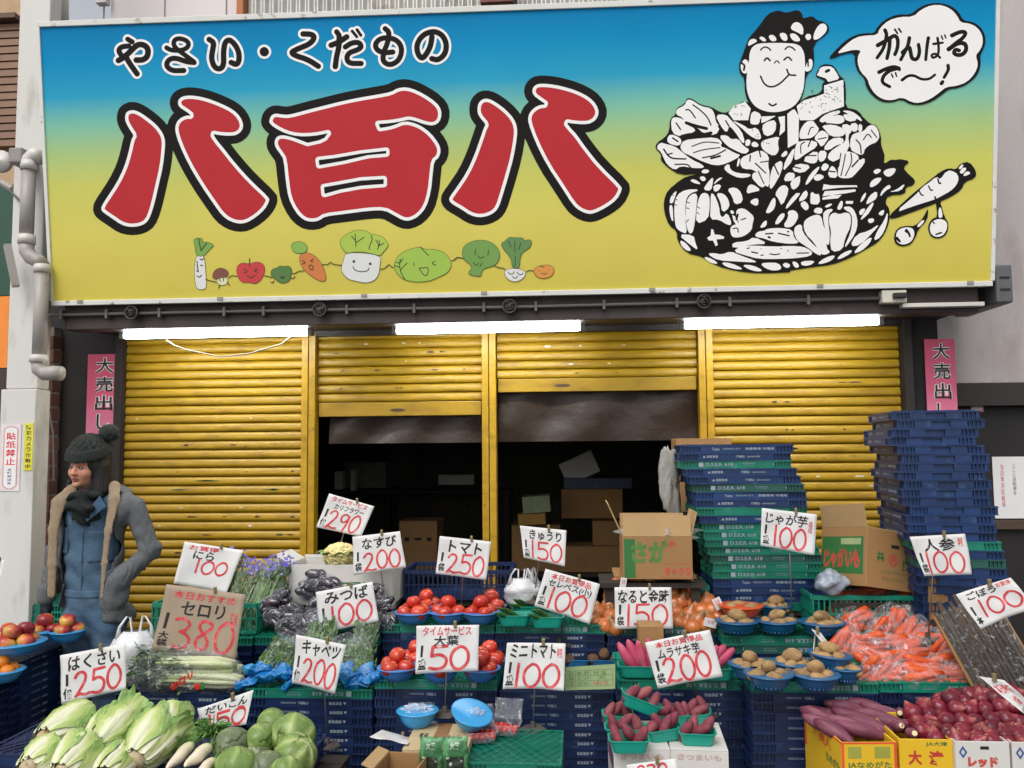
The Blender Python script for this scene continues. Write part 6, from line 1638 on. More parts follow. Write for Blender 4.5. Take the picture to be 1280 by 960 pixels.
# small crates' worth of support under the raised trays
for (px, py, dz) in ((697, 790, .09), (731, 806, .05)):
    c = pbox(px, py, HK + dz, .035)
    g = MB(); g.box(-.07, .07, -.045, .045, 0, dz - .001); tag(obj('cardboard_pad', g, m_card, Mx=TRS((c.x, c.y, HK)), bevel=.002), f"small cardboard block under the {'highest tilted' if dz > .06 else 'second'} blue taro tray", 'cardboard')
for k, (px, py) in enumerate(((668, 800), (650, 808), (686, 806))):
    p = atz(px, py, HK + .03); put('taro', taro, TRS(p, **spin()), f'loose brown taro behind the 100 tomato card, {["middle", "left", "right"][k]} one', 'taro', 'loose taros behind the tomato card')
# pink sweet potatoes
HP = zpx(850, YA, 850) + .008
for px, py, L, lab, k in ((797, 829, .18, 'left', 0), (785, 819, .14, 'left rear', 1), (896, 832, .14, 'right', 2), (846, 832, .16, 'middle', 3)):
    c = pbox(px, py, HP, .055); punnet(TRS(c), f'green basket of pink sweet potatoes, {lab} one', L, .12, .055)
    if k == 1: continue
    for j in range(4 if k == 0 else 3):
        a = (R(-62), R(-48), R(-70), R(-40))[j]
        put('sweet_potato', pinkp[j % 3], TRS(c + Vector((-.045 + .034 * j, .01 * (j % 2), .075 + .008 * (j % 2))), ry=(R(125) if k == 2 else R(58)) + .15 * j, rz=R(10 * j)), f'{ORD[j]} pink sweet potato from the left in the {lab} green basket', 'sweet potato', f'pink sweet potatoes in the {lab} basket')
# potatoes
def potbowl(px, py, w, zt_, lab, n, sd, mat=None, tp=1, tilt=(0, 0)):
    c = atz(px, py, zt_ + .06); c = Vector((c.x, c.y, zt_))
    bowl(c, w, f'{"orange" if mat is m_bowlo else "blue"} potato bowl, {lab}', mat or m_bowl3, .06, ribs=True, tilt=tilt, group='slotted bowls of potatoes')
    r = w / 2 / F * ((c - CAM).dot(_f))
    fill(c, r, .06, potato, 'potato', 'potato', f'pale brown potato in the bowl {lab}', n, .030, tp, sd, z0=.010, rr=.5, flat=.88)
HU = zpx(795, YB - .12, 980) + .008
potbowl(921, 776, 51, HU, 'at the left of the upper row', 4, 1, tp=1)
potbowl(971, 776, 50, HU, 'in the middle of the upper row', 4, 2)
potbowl(1028, 778, 54, HU, 'at the right of the upper row', 5, 3)
potbowl(970, 757, 40, HU + .02, 'behind the middle one of the upper row', 5, 4)
potbowl(926, 757, 52, HU + .055, 'stacked on the upper left one', 3, 5, m_bowlo, tp=0)
HLw = ZA2 + .008
potbowl(938, 830, 52, HLw, 'at the left end of the lower row', 5, 6)
potbowl(961, 842, 58, HLw, 'foremost of the lower row', 4, 7)
potbowl(990, 828, 50, HLw, 'in the middle of the lower row', 5, 8)
potbowl(1020, 843, 56, HLw, 'in front of the slanting card', 4, 9)
potbowl(1036, 818, 52, HLw + .045, 'raised behind the slanting card', 4, 10, tilt=(0, .08))
potbowl(1056, 835, 40, HLw, 'rightmost of the lower row', 3, 11, tp=0)
# onions
OZ = ZB - .006 + .006
def pile(pts, me, name, label, cat, group, r, Ybase, dY=.0, scale=1.0, spinr=.5):
    """pts: photo pixels of each piece, drawn on a heap whose surface leans back from y = Ybase at pixel row y0"""
    for (px, py, Y), label in zip(pts, heap_labels(pts, label[0], label[1])):
        m = me[rv.randrange(len(me))] if isinstance(me, list) else me
        put(name, m, TRS(at(px, py, Y), rx=rv.uniform(-spinr, spinr), ry=rv.uniform(-spinr, spinr), rz=rv.uniform(0, 6.28), s=scale * rv.uniform(.92, 1.06)), label, cat, group)
on = [(811, 725, 4.60), (822, 729, 4.62), (796, 733, 4.58), (771, 731, 4.62), (764, 744, 4.58), (761, 757, 4.54), (764, 771, 4.47), (748, 766, 4.50), (745, 778, 4.46), (757, 782, 4.42), (778, 745, 4.60), (800, 745, 4.62),
      (858, 742, 4.60), (850, 752, 4.56), (845, 765, 4.52), (868, 755, 4.54), (862, 768, 4.48), (848, 778, 4.44), (858, 780, 4.42), (873, 775, 4.42), (884, 751, 4.56), (890, 763, 4.50), (886, 775, 4.44), (877, 764, 4.50), (838, 742, 4.58), (842, 754, 4.55), (897, 772, 4.46), (770, 785, 4.40), (866, 784, 4.39), (884, 782, 4.40), (830, 770, 4.48), (815, 775, 4.46), (795, 775, 4.46), (780, 765, 4.50), (810, 758, 4.54), (826, 755, 4.55), (795, 758, 4.55)]
pile(on, onion, 'onion', ('brown onion', 'of the onion heap'), 'onion', 'onions heaped on the green crates', .046, 4.4, scale=.97)
g = MB()
# netting of loose sprouts: one onion with a pointed neck
put('onion', onion, TRS(at(866, 736, 4.56), rx=-.3, s=.8), 'onion with a long dry neck, highest on the right side of the heap', 'onion', None)

# small red potatoes on the white cartons
HR = zc + .002
bas = [(772, 892, .13, 0, 0, 'rear left', 3, 0.0), (781, 909, .16, 0, 0, 'second from the left', 3, .0), (797, 886, .17, 22, 8, 'tilted on top', 3, .06), (786, 923, .155, 0, 2, 'front left', 3, 0.0), (829, 909, .15, -6, 12, 'middle', 4, 0.0), (838, 892, .14, 0, 4, 'rear middle', 3, 0.0), (871, 891, .13, -8, -8, 'rear right', 4, .0), (871, 914, .145, 0, -3, 'front right', 4, 0.0)]
for px, py, L, tl, rz_, lab, n, dz in bas:
    c = pbox(px, py, HR + dz, .045)
    if dz: c = at(px, py, 3.66)
    punnet(TRS(c, ry=R(tl), rz=R(rz_)), f'turquoise basket of small red potatoes, {lab}', L, .10, .05)
    for k in range(n):
        q = Vector((-L * .3 + L * .6 * k / max(1, n - 1), .02 * ((k % 2) - .5), .052 + .01 * (k % 2)))
        put('red_potato', redp[k % 3], TRS(c + Matrix.Rotation(R(tl), 3, 'Y') @ q, rx=rv.uniform(-.3, .3), ry=R(rv.choice((-60, 60, -30, 75))), rz=rv.uniform(-.8, .8), s=.95), f'{ORD[k]} red potato from the left in the {lab} turquoise basket', 'red potato', f'red potatoes in the {lab} basket')
# purple sweet potatoes in the yellow cartons
pp = [(1036, 893, 3.68, 10), (1058, 885, 3.72, 8), (1086, 884, 3.74, 14), (1048, 902, 3.58, 25), (1030, 906, 3.50, 40), (1022, 898, 3.55, 60), (1070, 896, 3.62, 18), (1084, 905, 3.52, 20), (1060, 908, 3.48, 22), (1105, 890, 3.70, 20), (1042, 914, 3.42, 55), (1098, 897, 3.6, 12), (1076, 912, 3.44, 10), (1112, 903, 3.58, 30)]
PL_ = heap_labels(pp, 'purple sweet potato', 'of the yellow carton')
for k, (px, py, Y, ang) in enumerate(pp):
    Y -= .04
    put('sweet_potato', purp[k % 3], TRS(at(px, py, Y), rx=.1, ry=R(12), rz=R(-ang), s=.92), PL_[k], 'sweet potato', 'purple sweet potatoes in the yellow cartons')
m_cut = M('cut_flesh', 'd8c79a', .7, .05, 20, rnd=-1)
for k, (px, py, Y, ang) in enumerate(((1118, 908, 3.50, 60), (1133, 907, 3.52, 70), (1150, 912, 3.48, 50), (1160, 906, 3.56, 80), (1125, 893, 3.66, 40), (1143, 918, 3.42, 40), (1170, 915, 3.5, 30))):
    r_ = thing('sweet_potato', f'purple sweet potato with cut pale end, {ORD[k]} in the second yellow carton', 'sweet potato', TRS(at(px, py, Y), rx=.1, ry=R(20), rz=R(ang + 30), s=.8), 'cut purple sweet potatoes')
    obj('body', purp[k % 3], None, r_)
    g = MB(); g.lathe([(0, 0), (.0125, 0), (.012, .006), (0, .007)], 14, TRS((-.0975, 0, 0), ry=R(-90))); obj('cut_end', g, m_cut, r_)
# red onions heap
ro = []
rr_ = random.Random(5)
for row, (y, Y, x0, x1, n) in enumerate(((876, 3.60, 1176, 1262, 6), (884, 3.56, 1156, 1275, 8), (893, 3.52, 1142, 1283, 9), (903, 3.47, 1148, 1290, 9), (913, 3.42, 1152, 1292, 9), (922, 3.37, 1172, 1290, 8), (929, 3.33, 1198, 1300, 6))):
    for k in range(n):
        ro.append((x0 + (x1 - x0) * (k + rr_.uniform(-.15, .15)) / (n - 1), y + rr_.uniform(-3, 3) - (8 if x0 + (x1 - x0) * k / (n - 1) > 1180 and row < 3 else 0), Y))
pile(ro, ronion, 'red_onion', ('red onion', 'of the right hand heap'), 'red onion', 'red onions heaped in the white cartons', .046, 3.5, scale=.80, spinr=1.2)
# oranges and apples at the left edge
HL1, HL2 = .40 + .008, .52 + .008
f_ = atz(2, 838, HL1 + .055); f_.z = HL1; bowl(f_, 52, 'blue bowl of oranges at the left edge', m_bowl2); fill(f_, .09, .055, orange, 'orange', 'orange', 'bright orange in the bowl at the left edge', 5, .034, 1, 3)
f_ = atz(19, 803, HL2 + .055); f_.z = HL2; bowl(f_, 68, 'large light blue bowl of apples at the left edge', m_bowl2); fill(f_, .13, .055, apple, 'apple', 'apple', 'red and yellow apple in the large bowl at the left edge', 5, .043, 3, 5, rr=.58)
for px, py, w, lab, sd in ((56, 788, 44, 'left of the pair', 6), (84, 789, 40, 'right of the pair', 7)):
    f_ = atz(px, py, HL2 + .055); f_.z = HL2; bowl(f_, w, f'blue bowl of apples beside the woman, {lab}', m_bowl2); fill(f_, .085, .055, apple, 'apple', 'apple', f'red apple in the small bowl {lab} beside the woman', 3, .040, 1, sd)

# cherry tomatoes in clear boxes
HTr = ztray + .006
m_box = film('clear_box', lo=.04, hi=.5, rough=.05, bump=.15)
for px, py, rz_, lab, n in ((602, 925, 12, 'left, open', 15), (632, 916, -6, 'right', 13)):
    c = atz(px, py, HTr); 
    r_ = thing('clear_box', f'clear plastic box of cherry tomatoes on the green tray, {lab}', 'plastic box', TRS(c, rz=R(rz_)), 'clear boxes of cherry tomatoes')
    me = punnet_mesh(.13, .10, .045); obj('tray', me, m_box, r_)
    g = MB(); g.box(-.062, .062, 0, .002, 0, .09); obj('lid', g, m_box, r_, Mx=TRS((0, .05, .045), rx=R(-35)))
    for k in range(n):
        q = Vector((-.045 + .0225 * (k % 5), -.028 + .028 * (k // 5), .020 + .004 * (k % 2)))
        put('cherry_tomato', chtom, TRS(c + Matrix.Rotation(R(rz_), 3, 'Z') @ q, **spin()), f'cherry tomato {ORD[k % 5]} from left, {["front", "middle", "rear"][k // 5]} row, {lab.split(",")[0]} clear box', 'cherry tomato', f'cherry tomatoes in the {lab.split(",")[0]} clear box')
# two light blue bowls with a small bag of leaves on the cream carton
zb5 = ztb + .002
c = atz(522, 889, zb5 + .06); c.z = zb5
bowl(c, 50, 'light blue bowl standing level on the cream carton', m_bowl2, .062)
blob('leaf_bag', 'crumpled clear bag of shiso leaves in the level light blue bowl', 'bag', c + Vector((0, 0, .062)), (.062, .045, .022), film('foil_film', lo=.2, hi=.95, rough=.1), .7, 10, seed=3)
blob('leaves', 'dark green shiso leaves in the level light blue bowl', 'leaves', c + Vector((0, 0, .045)), (.055, .04, .018), M('shiso', '2c4a2a', .6, .3, 30), .6, 10, seed=8)
c = at(586, 906, 3.66)
bowl(c, 50, 'light blue bowl leaning to the right beside the cream carton', m_bowl2, .062, tilt=(R(18), R(16)))
blob('leaf_bag', 'flat clear bag of shiso leaves in the leaning light blue bowl', 'bag', c + Vector((.012, -.004, .055)), (.05, .03, .014), film('foil_film2', lo=.2, hi=.95, rough=.1), .7, 10, seed=9)
# green printed packets hanging at the front of the carton
m_pack = M('green_packet', '2a5f35', .3, .3, 25, bump=.5, bscale=40, rnd=-1, col2='5f9a6a', mix=(.5, .62))
for k, (px0, px1) in enumerate(((521, 551), (553, 586))):
    a, b = at(px0, 975, 3.33), at(px1, 923, 3.36)
    r_ = thing('leaf_packet', f'green printed packet of dark leaves, {"left" if k == 0 else "right"} one before the cream carton', 'packet', TRS(((a.x + b.x) / 2, 3.36, a.z), rx=R(-8), ry=R(2 - 5 * k)), 'green packets before the cream carton')
    w, h = (b.x - a.x), (b.z - a.z)
    f_ = lambda u, v, s_: (w * (u - .5) * (1 + .03 * math.sin(v * 14)), s_ * .016 * (1 - (2 * u - 1) ** 4) * (1 - (2 * v - 1) ** 6) + .004 * mnoise.noise(Vector((u * 5, v * 6, s_ + k))), h * v)
    g = MB(); g.sheet(lambda u, v: f_(u, v, -1), 14, 18); g.sheet(lambda u, v: f_(u, v, 1), 14, 18); obj('pouch', g.mesh('pouch', smooth=True), m_pack, r_)
    g = MB(); g.sheet(lambda u, v: Vector(f_(.14 + u * .7, .1 + v * .42, -1)) - Vector((0, .0012, 0)), 8, 8); obj('window', g.mesh('window', smooth=True), M('dark_leaves', '20281e', .3, .3, 60, rnd=-1, col2='a9bbae', mix=(.56, .62)), r_)
    g = MB(); put_text(g, '大葉', (.3, .12, .7, .3), lambda u, v: Vector(f_(u, 1 - v, -1)) - Vector((0, .0014, 0)), bold=.03); obj('lettering', g, M('packet_print', 'b9c9b4', .4, rnd=-1), r_)
# ================================================================== LEAFY THINGS AND BAGS
m_leaf1 = M('napa_leaf', '86a63c', .5, .2, 16, bump=.3, bscale=60, rnd=.06, col2='b9c87a', mix=(.45, .6))
# ---- napa cabbage: ribbed barrel of overlapping leaves
def vein_mat(name, rib, leaf, dark, lo, hi, axis=0):
    """pale ribs near the foot turning to leaf green along the head, with branching pale veins"""
    m = bpy.data.materials.new(name); m.use_nodes = True; nt = m.node_tree; N, L = nt.nodes, nt.links
    b = N['Principled BSDF']; b.inputs['Roughness'].default_value = .42
    tc = N.new('ShaderNodeTexCoord'); sx = N.new('ShaderNodeSeparateXYZ'); L.new(tc.outputs['Object'], sx.inputs[0])
    at_ = N.new('ShaderNodeAttribute'); at_.attribute_name = 'uvl'
    s2 = N.new('ShaderNodeSeparateXYZ'); L.new(at_.outputs['Vector'], s2.inputs[0])
    n = N.new('ShaderNodeTexNoise'); n.inputs['Scale'].default_value = 22; n.inputs['Detail'].default_value = 8; L.new(tc.outputs['Object'], n.inputs['Vector'])
    w = N.new('ShaderNodeTexWave'); w.inputs['Scale'].default_value = 3.2; w.inputs['Distortion'].default_value = 5; w.inputs['Detail'].default_value = 2; w.bands_direction = 'DIAGONAL'; L.new(at_.outputs['Vector'], w.inputs['Vector'])
    # across the leaf: x = -1..1, along: y = 0..1
    ab = N.new('ShaderNodeMath'); ab.operation = 'ABSOLUTE'; L.new(s2.outputs[0], ab.inputs[0])
    k1 = N.new('ShaderNodeMath'); k1.operation = 'ADD'; L.new(ab.outputs[0], k1.inputs[0]); L.new(s2.outputs[1], k1.inputs[1])
    k2 = N.new('ShaderNodeMath'); k2.operation = 'MULTIPLY_ADD'; k2.inputs[1].default_value = .35; L.new(n.outputs['Fac'], k2.inputs[0]); L.new(k1.outputs[0], k2.inputs[2])
    mr = N.new('ShaderNodeMapRange'); mr.inputs['From Min'].default_value = lo; mr.inputs['From Max'].default_value = hi; L.new(k2.outputs[0], mr.inputs['Value'])
    cr = N.new('ShaderNodeValToRGB'); L.new(mr.outputs[0], cr.inputs[0]); e = cr.color_ramp.elements
    while len(e) < 4: e.new(.5)
    for i, (t, c) in enumerate(((0, rib), (.35, rib), (.6, leaf), (1, dark))): e[i].position = t; e[i].color = (*srgb(c), 1)
    mx = N.new('ShaderNodeMix'); mx.data_type = 'RGBA'; L.new(cr.outputs[0], mx.inputs[6]); mx.inputs[7].default_value = (*srgb(rib), 1)
    wr = N.new('ShaderNodeMapRange'); wr.inputs['From Min'].default_value = .8; wr.inputs['From Max'].default_value = 1; wr.inputs['To Max'].default_value = .26; L.new(w.outputs['Fac'], wr.inputs['Value']); L.new(wr.outputs[0], mx.inputs[0])
    L.new(mx.outputs[2], b.inputs['Base Color'])
    bp = N.new('ShaderNodeBump'); bp.inputs['Strength'].default_value = .7; bp.inputs['Distance'].default_value = .008; L.new(n.outputs['Fac'], bp.inputs['Height']); L.new(bp.outputs[0], b.inputs['Normal'])
    return m
m_napa = vein_mat('napa_leaf_veined', 'd2d3b4', 'b0c070', '76994a', .3, 1.6)
m_cabl = vein_mat('cabbage_leaf_veined', 'a3b078', '8a9f54', '68823e', .1, 1.2)
m_cabd = vein_mat('cabbage_leaf_dull', '98a07c', '77855a', '5d6a4c', .1, 1.2)
def leaf_mesh(name, L, Rr, wid, foot, flare, seed, a0, curl=.0, off=0.0, nu=18, nv=18, mat=None, ruff=.05):
    """a leaf wrapped on a barrel lying along +X: foot at x = 0"""
    g = MB(); uv = []
    for j in range(nv + 1):
        t = j / nv
        rad = Rr * (foot + (1 - foot) * math.sin(min(1, t * 1.15) * math.pi / 2) ** .8)
        if t > .82: rad *= 1 - (1 - flare) * ((t - .82) / .18) ** 1.5
        w = wid * (.45 + .55 * min(1, t * 2.2)) * (1 - .35 * max(0, t - .75) / .25)
        for i in range(nu + 1):
            s = i / nu * 2 - 1
            a = a0 + s * w
            rf = ruff * (t ** 2) * (abs(s) ** 1.5) * mnoise.noise(Vector((s * 4 + seed, t * 9, seed))) * 2
            r = rad + off + Rr * rf + curl * Rr * max(0, t - .8) * 3 * abs(s) + .10 * Rr * math.exp(-(s * 4.5) ** 2) * (1 - t) + .02 * Rr * math.sin(s * 17 + seed + 2 * t) * (1 - .4 * t) + .10 * Rr * t * mnoise.noise(Vector((s * 5, t * 7 + seed * 3, a0)))
            x = L * t * (1 - .10 * s * s)
            g.v.append((x, r * math.cos(a), r * math.sin(a))); uv.append((s, t, 0))
    for j in range(nv):
        for i in range(nu):
            k = j * (nu + 1) + i; g.f.append((k, k + 1, k + nu + 2, k + nu + 1)); g.mi.append(0)
    me = g.mesh(name, smooth=True, fix=False)
    at_ = me.attributes.new('uvl', 'FLOAT_VECTOR', 'POINT')
    at_.data.foreach_set('vector', [q for p in uv for q in p])
    me.materials.append(mat or m_napa)
    return me
m_stump = M('napa_foot', 'b9a888', .8, .2, 40, bump=.4, bscale=50, col2='8a6a4a', mix=(.45, .6))
def napa(c, L, Rr, dirv, label, seed, open_=0, tail=0):
    d = Vector(dirv).normalized()
    q = Vector((1, 0, 0)).rotation_difference(d).to_matrix().to_4x4()
    r_ = thing('napa_cabbage', label, 'napa cabbage', Matrix.Translation(Vector(c)) @ q @ Matrix.Rotation(seed * .9, 4, 'X'), 'napa cabbages at the front left')
    g = MB(); g.lathe([(0, -.006), (Rr * .42, -.004), (Rr * .5, .02), (Rr * .3, .05)], 18, TRS((0, 0, 0), ry=R(90))); obj('cut_foot', g.mesh('cut_foot', smooth=True), m_stump, r_)
    g = MB(); n = 12; pr = [(Rr * (.35 + .6 * math.sin(min(1, t * 1.2) * 1.57)) * (1 if t < .85 else math.sqrt(max(0, 1 - ((t - .85) / .15) ** 2)) * .999 + .001), L * t * .95) for t in [i / n for i in range(n + 1)]]
    g.lathe(pr, 20, TRS((0, 0, 0), ry=R(90))); me = g.mesh('heart', smooth=True)
    a_ = me.attributes.new('uvl', 'FLOAT_VECTOR', 'POINT'); a_.data.foreach_set('vector', [z for v in me.vertices for z in (.25 * math.sin(5 * math.atan2(v.co.z, v.co.y)), v.co.x / L, 0)])
    obj('heart', me, m_napa, r_)
    for k in range(8):
        a = k * 2.4 + seed
        lo_ = leaf_mesh('leaf', L * (1 - .04 * (k % 3)), Rr, .95, .45, .35 + .5 * (k in range(open_)), seed * 3 + k, a, curl=.12 * (k < open_), off=.0035 * (8 - k) * .6, ruff=.09)
        obj('leaf', lo_, None, r_)
    for k in range(tail):
        lm = leaf_mesh('leaf', L * 1.05, Rr * 1.05, .7, .4, 1.15, seed + k * 5, a0=k * 1.3 + .6, curl=.5, off=.012, ruff=.35)
        obj('leaf', lm, None, r_)
    return r_
YN1 = 3.45
def napa_px(x0, y0, x1, y1, Y0, Y1, wpx, label, seed, **k):
    a, b = at(x0, y0, Y0), at(x1, y1, Y1)
    return napa(a, (b - a).length, wpx / 2 / F * (Y0 + Y1) / 2, b - a, label, seed, **k)
napa_px(54, 926, 108, 902, 3.26, 3.46, 54, 'napa cabbage at the left end of the front pile, rounded and closed', 1, open_=1)
napa_px(118, 938, 156, 900, 3.24, 3.46, 60, 'napa cabbage with a brown cut foot in the middle of the front pile', 2, open_=2, tail=1)
napa_px(168, 952, 206, 906, 3.20, 3.42, 56, 'loose leafed napa cabbage right of the middle one', 3, open_=2, tail=1)
napa_px(214, 916, 219, 884, 3.58, 3.68, 40, 'small upright napa cabbage heart behind the pile', 4, open_=2)
napa_px(34, 962, 72, 940, 3.14, 3.30, 52, 'napa cabbage at the bottom left corner of the pile', 5, open_=1)
napa_px(78, 968, 116, 928, 3.10, 3.28, 54, 'pale napa cabbage at the bottom edge left of the brown footed one', 6, open_=1)
napa_px(130, 972, 160, 945, 3.10, 3.30, 44, 'napa cabbage at the bottom edge under the brown footed one', 7, open_=1)
bench(at(20, 960, 3.2).x, at(395, 960, 3.3).x, 3.02, 3.80, .22, 'low wooden bench under the cabbages at the front left')
# heap filler: two hidden heads and a crate
x_ = at(200, 950, 3.4).x
column(at(90, 950, 3.5).x, 3.55, .36, ['n', 'n', 'n'], 'of the stack under the napa cabbages', L=.62, W=.4, seed=51)
column(at(300, 950, 3.5).x - .03, 3.52, .335, ['n', 'n'], 'of the stack under the round cabbages', L=.66, W=.42, seed=52)
# ---- daikon
m_dai = axis_mat('daikon_skin', [(0, 'd8cbb4'), (.7, 'd9cdb2'), (1, 'b9c08a')], 0, -.08, .09, .45, .04, .12, 20, .15)
m_top = M('green_tops', '55803a', .6, .3, 30, rnd=.1)
for k, (x0, y0, x1, y1, Y, w, lab) in enumerate(((208, 962, 240, 930, 3.25, 15, 'leftmost'), (231, 958, 262, 933, 3.22, 16, 'middle'), (240, 975, 268, 950, 3.16, 14, 'lowest'))):
    a, b = at(x0, y0, Y - .08), at(x1, y1, Y + .1)
    q = Vector((1, 0, 0)).rotation_difference((b - a).normalized()).to_matrix().to_4x4()
    r_ = thing('white_radish', f'{lab} of the three white radishes between the cabbages', 'radish', Matrix.Translation((a + b) / 2) @ q, 'white radishes between the cabbages')
    L = (b - a).length; g = MB(); n = 12; rw = w / 2 / F * Y
    g.tube([(-L / 2 + L * i / (n - 1), .004 * math.sin(i), 0) for i in range(n)], [rw * min(1, .15 + (i / 3) ** .8 * .6) * (1 if i < n - 2 else (.85 if i == n - 2 else .4)) for i in range(n)], 14)
    obj('root', g.mesh('root', smooth=True), m_dai, r_)
    for j in range(5):
        g = MB(); aa = j * 1.256; g.tube([(L / 2 - .005, 0, 0), (L / 2 + .03, .01 * math.cos(aa), .01 * math.sin(aa)), (L / 2 + .09, .04 * math.cos(aa), .03 * math.sin(aa) + .01)], [.004, .003, .0015], 6); obj('stalk', g.mesh('stalk', smooth=True), m_top, r_)
# leaf tuft
def tuft(name, label, cat, c, n, L, spread, mat, seed, up=.6, w=.008, dirx=0, group=None, kind=None, pitch=1.0):
    rnd = random.Random(seed); g = MB()
    for _ in range(n):
        a = rnd.uniform(0, 6.28); l = L * rnd.uniform(.6, 1.1)
        d = Vector((math.cos(a) * spread + dirx, math.sin(a) * spread * .6, up + rnd.uniform(-.2, .4))).normalized()
        s = d.cross(Vector((rnd.uniform(-1, 1), rnd.uniform(-1, 1), .3))).normalized() * w * rnd.uniform(.6, 1.3)
        b0 = Vector((rnd.uniform(-1, 1) * L * .15, rnd.uniform(-1, 1) * L * .1, 0))
        m_ = b0 + d * l * .55 + Vector((0, 0, .1 * l)); e_ = b0 + d * l - Vector((0, 0, .12 * l))
        g.add([b0, m_ - s, e_, m_ + s], [(0, 1, 2, 3)])
    o = obj(name, g.mesh(name, fix=False), mat, Mx=TRS(c)); tag(o, label, cat, group)
    if kind: o['kind'] = kind
    return o
tuft('radish_leaves', 'dark green radish tops behind the white radishes', 'leaves', at(262, 922, 3.45), 90, .12, .9, m_top, 4, up=.35, kind='stuff')
tuft('radish_leaves', 'loose green leaves between the napa cabbages and the round cabbages', 'leaves', at(236, 912, 3.5), 60, .10, .9, m_top, 5, up=.3, kind='stuff')
# ---- round cabbages
def cabbage(px, py, Y, rpx, label, seed, mat, sq=(1, 1, .86)):
    Rr = rpx / F * Y
    r_ = thing('cabbage', label, 'cabbage', TRS(at(px, py, Y), rx=seed * .7, ry=seed * 1.1, rz=seed * .5), 'round cabbages at the front')
    def wrap(sc, k, part):
        me = sphere(4); uv = []
        for v in me.vertices:
            p = v.co.copy(); n = mnoise.noise(p * 1.5 + Vector((seed, k, 0)))
            s = math.atan2(p.y, p.x); fold = .018 * math.sin(s * 7 + 3 * p.z + k) * (1 - p.z * p.z)
            v.co = Vector((p.x * sq[0], p.y * sq[1], p.z * sq[2])) * (Rr * sc * (1 + .05 * n + fold))
            uv += [math.sin(3 * s), (p.z + 1) / 2, 0]
        a_ = me.attributes.new('uvl', 'FLOAT_VECTOR', 'POINT'); a_.data.foreach_set('vector', uv)
        if part:
            ax = Vector((math.sin(k * 2.1), math.cos(k * 2.1), .35 * math.sin(k))).normalized()
            bm = bmesh.new(); bm.from_mesh(me)
            dl = [v for v in bm.verts if v.co.normalized().dot(ax) < .18 + .16 * mnoise.noise(v.co * 30 / 1 + Vector((k, 0, 0)))]
            bmesh.ops.delete(bm, geom=dl, context='VERTS'); bm.to_mesh(me); bm.free()
        me.materials.append(mat); me.name = 'leaf' if part else 'head'; return me
    obj('head', wrap(.965, 0, False), None, r_)
    for k in range(1, 7): obj('leaf', wrap(.975 + .013 * k, k + seed * .37, True), None, r_, solid=.0016)
    return r_
for k, (px, py, Y, rp, lab, mt) in enumerate(((291, 935, 3.40, 24, 'dull browned cabbage at the left of the cabbage heap', m_cabd), (326, 925, 3.46, 21, 'pale cabbage in the middle of the cabbage heap', m_cabl), (341, 907, 3.62, 20, 'cabbage highest at the back of the heap', m_cabl), (366, 920, 3.50, 27, 'large cabbage at the right end of the heap', m_cabl),
        (370, 943, 3.34, 26, 'cabbage at the lower right below the large one', m_cabl), (296, 960, 3.22, 26, 'cabbage with folded leaves at the bottom edge', m_cabl), (332, 964, 3.24, 23, 'grey green cabbage at the bottom edge', m_cabd), (357, 966, 3.18, 20, 'small cabbage at the bottom edge on the right', m_cabl), (318, 945, 3.42, 20, 'cabbage deep in the middle of the heap', m_cabd))):
    cabbage(px, py, Y, rp, lab, k + 1, mt)
# ---- cauliflower
c = at(425, 694, 4.70)
r_ = thing('cauliflower', 'cream cauliflower with green leaves in the white carton', 'cauliflower', TRS(c))
me = sphere(5)
for v in me.vertices:
    p = v.co.copy(); n = abs(mnoise.noise(p * 3.2)) + .5 * abs(mnoise.noise(p * 8)) + .25 * abs(mnoise.noise(p * 18))
    v.co = Vector((p.x, p.y, p.z * .75)) * (.088 * (1.12 - .30 * (1 - min(1, n * 1.7)) ** 2))
obj('curd', me, M('curd_cream', 'd9c88c', .75, .1, 30, bump=.5, bscale=120, rnd=-1), r_)
for k in range(11):
    lm = leaf_mesh('leaf', .105, .085, .36, .6, 1.15, k, k * .62 + .3, curl=.7, ruff=.25, nu=8, nv=8, mat=M('cauli_leaf', '55792f', .55, .25, 20, col2='93a86a', mix=(.5, .65)))
    obj('leaf', lm, None, r_, Mx=TRS((0, 0, -.075), ry=R(-90)))
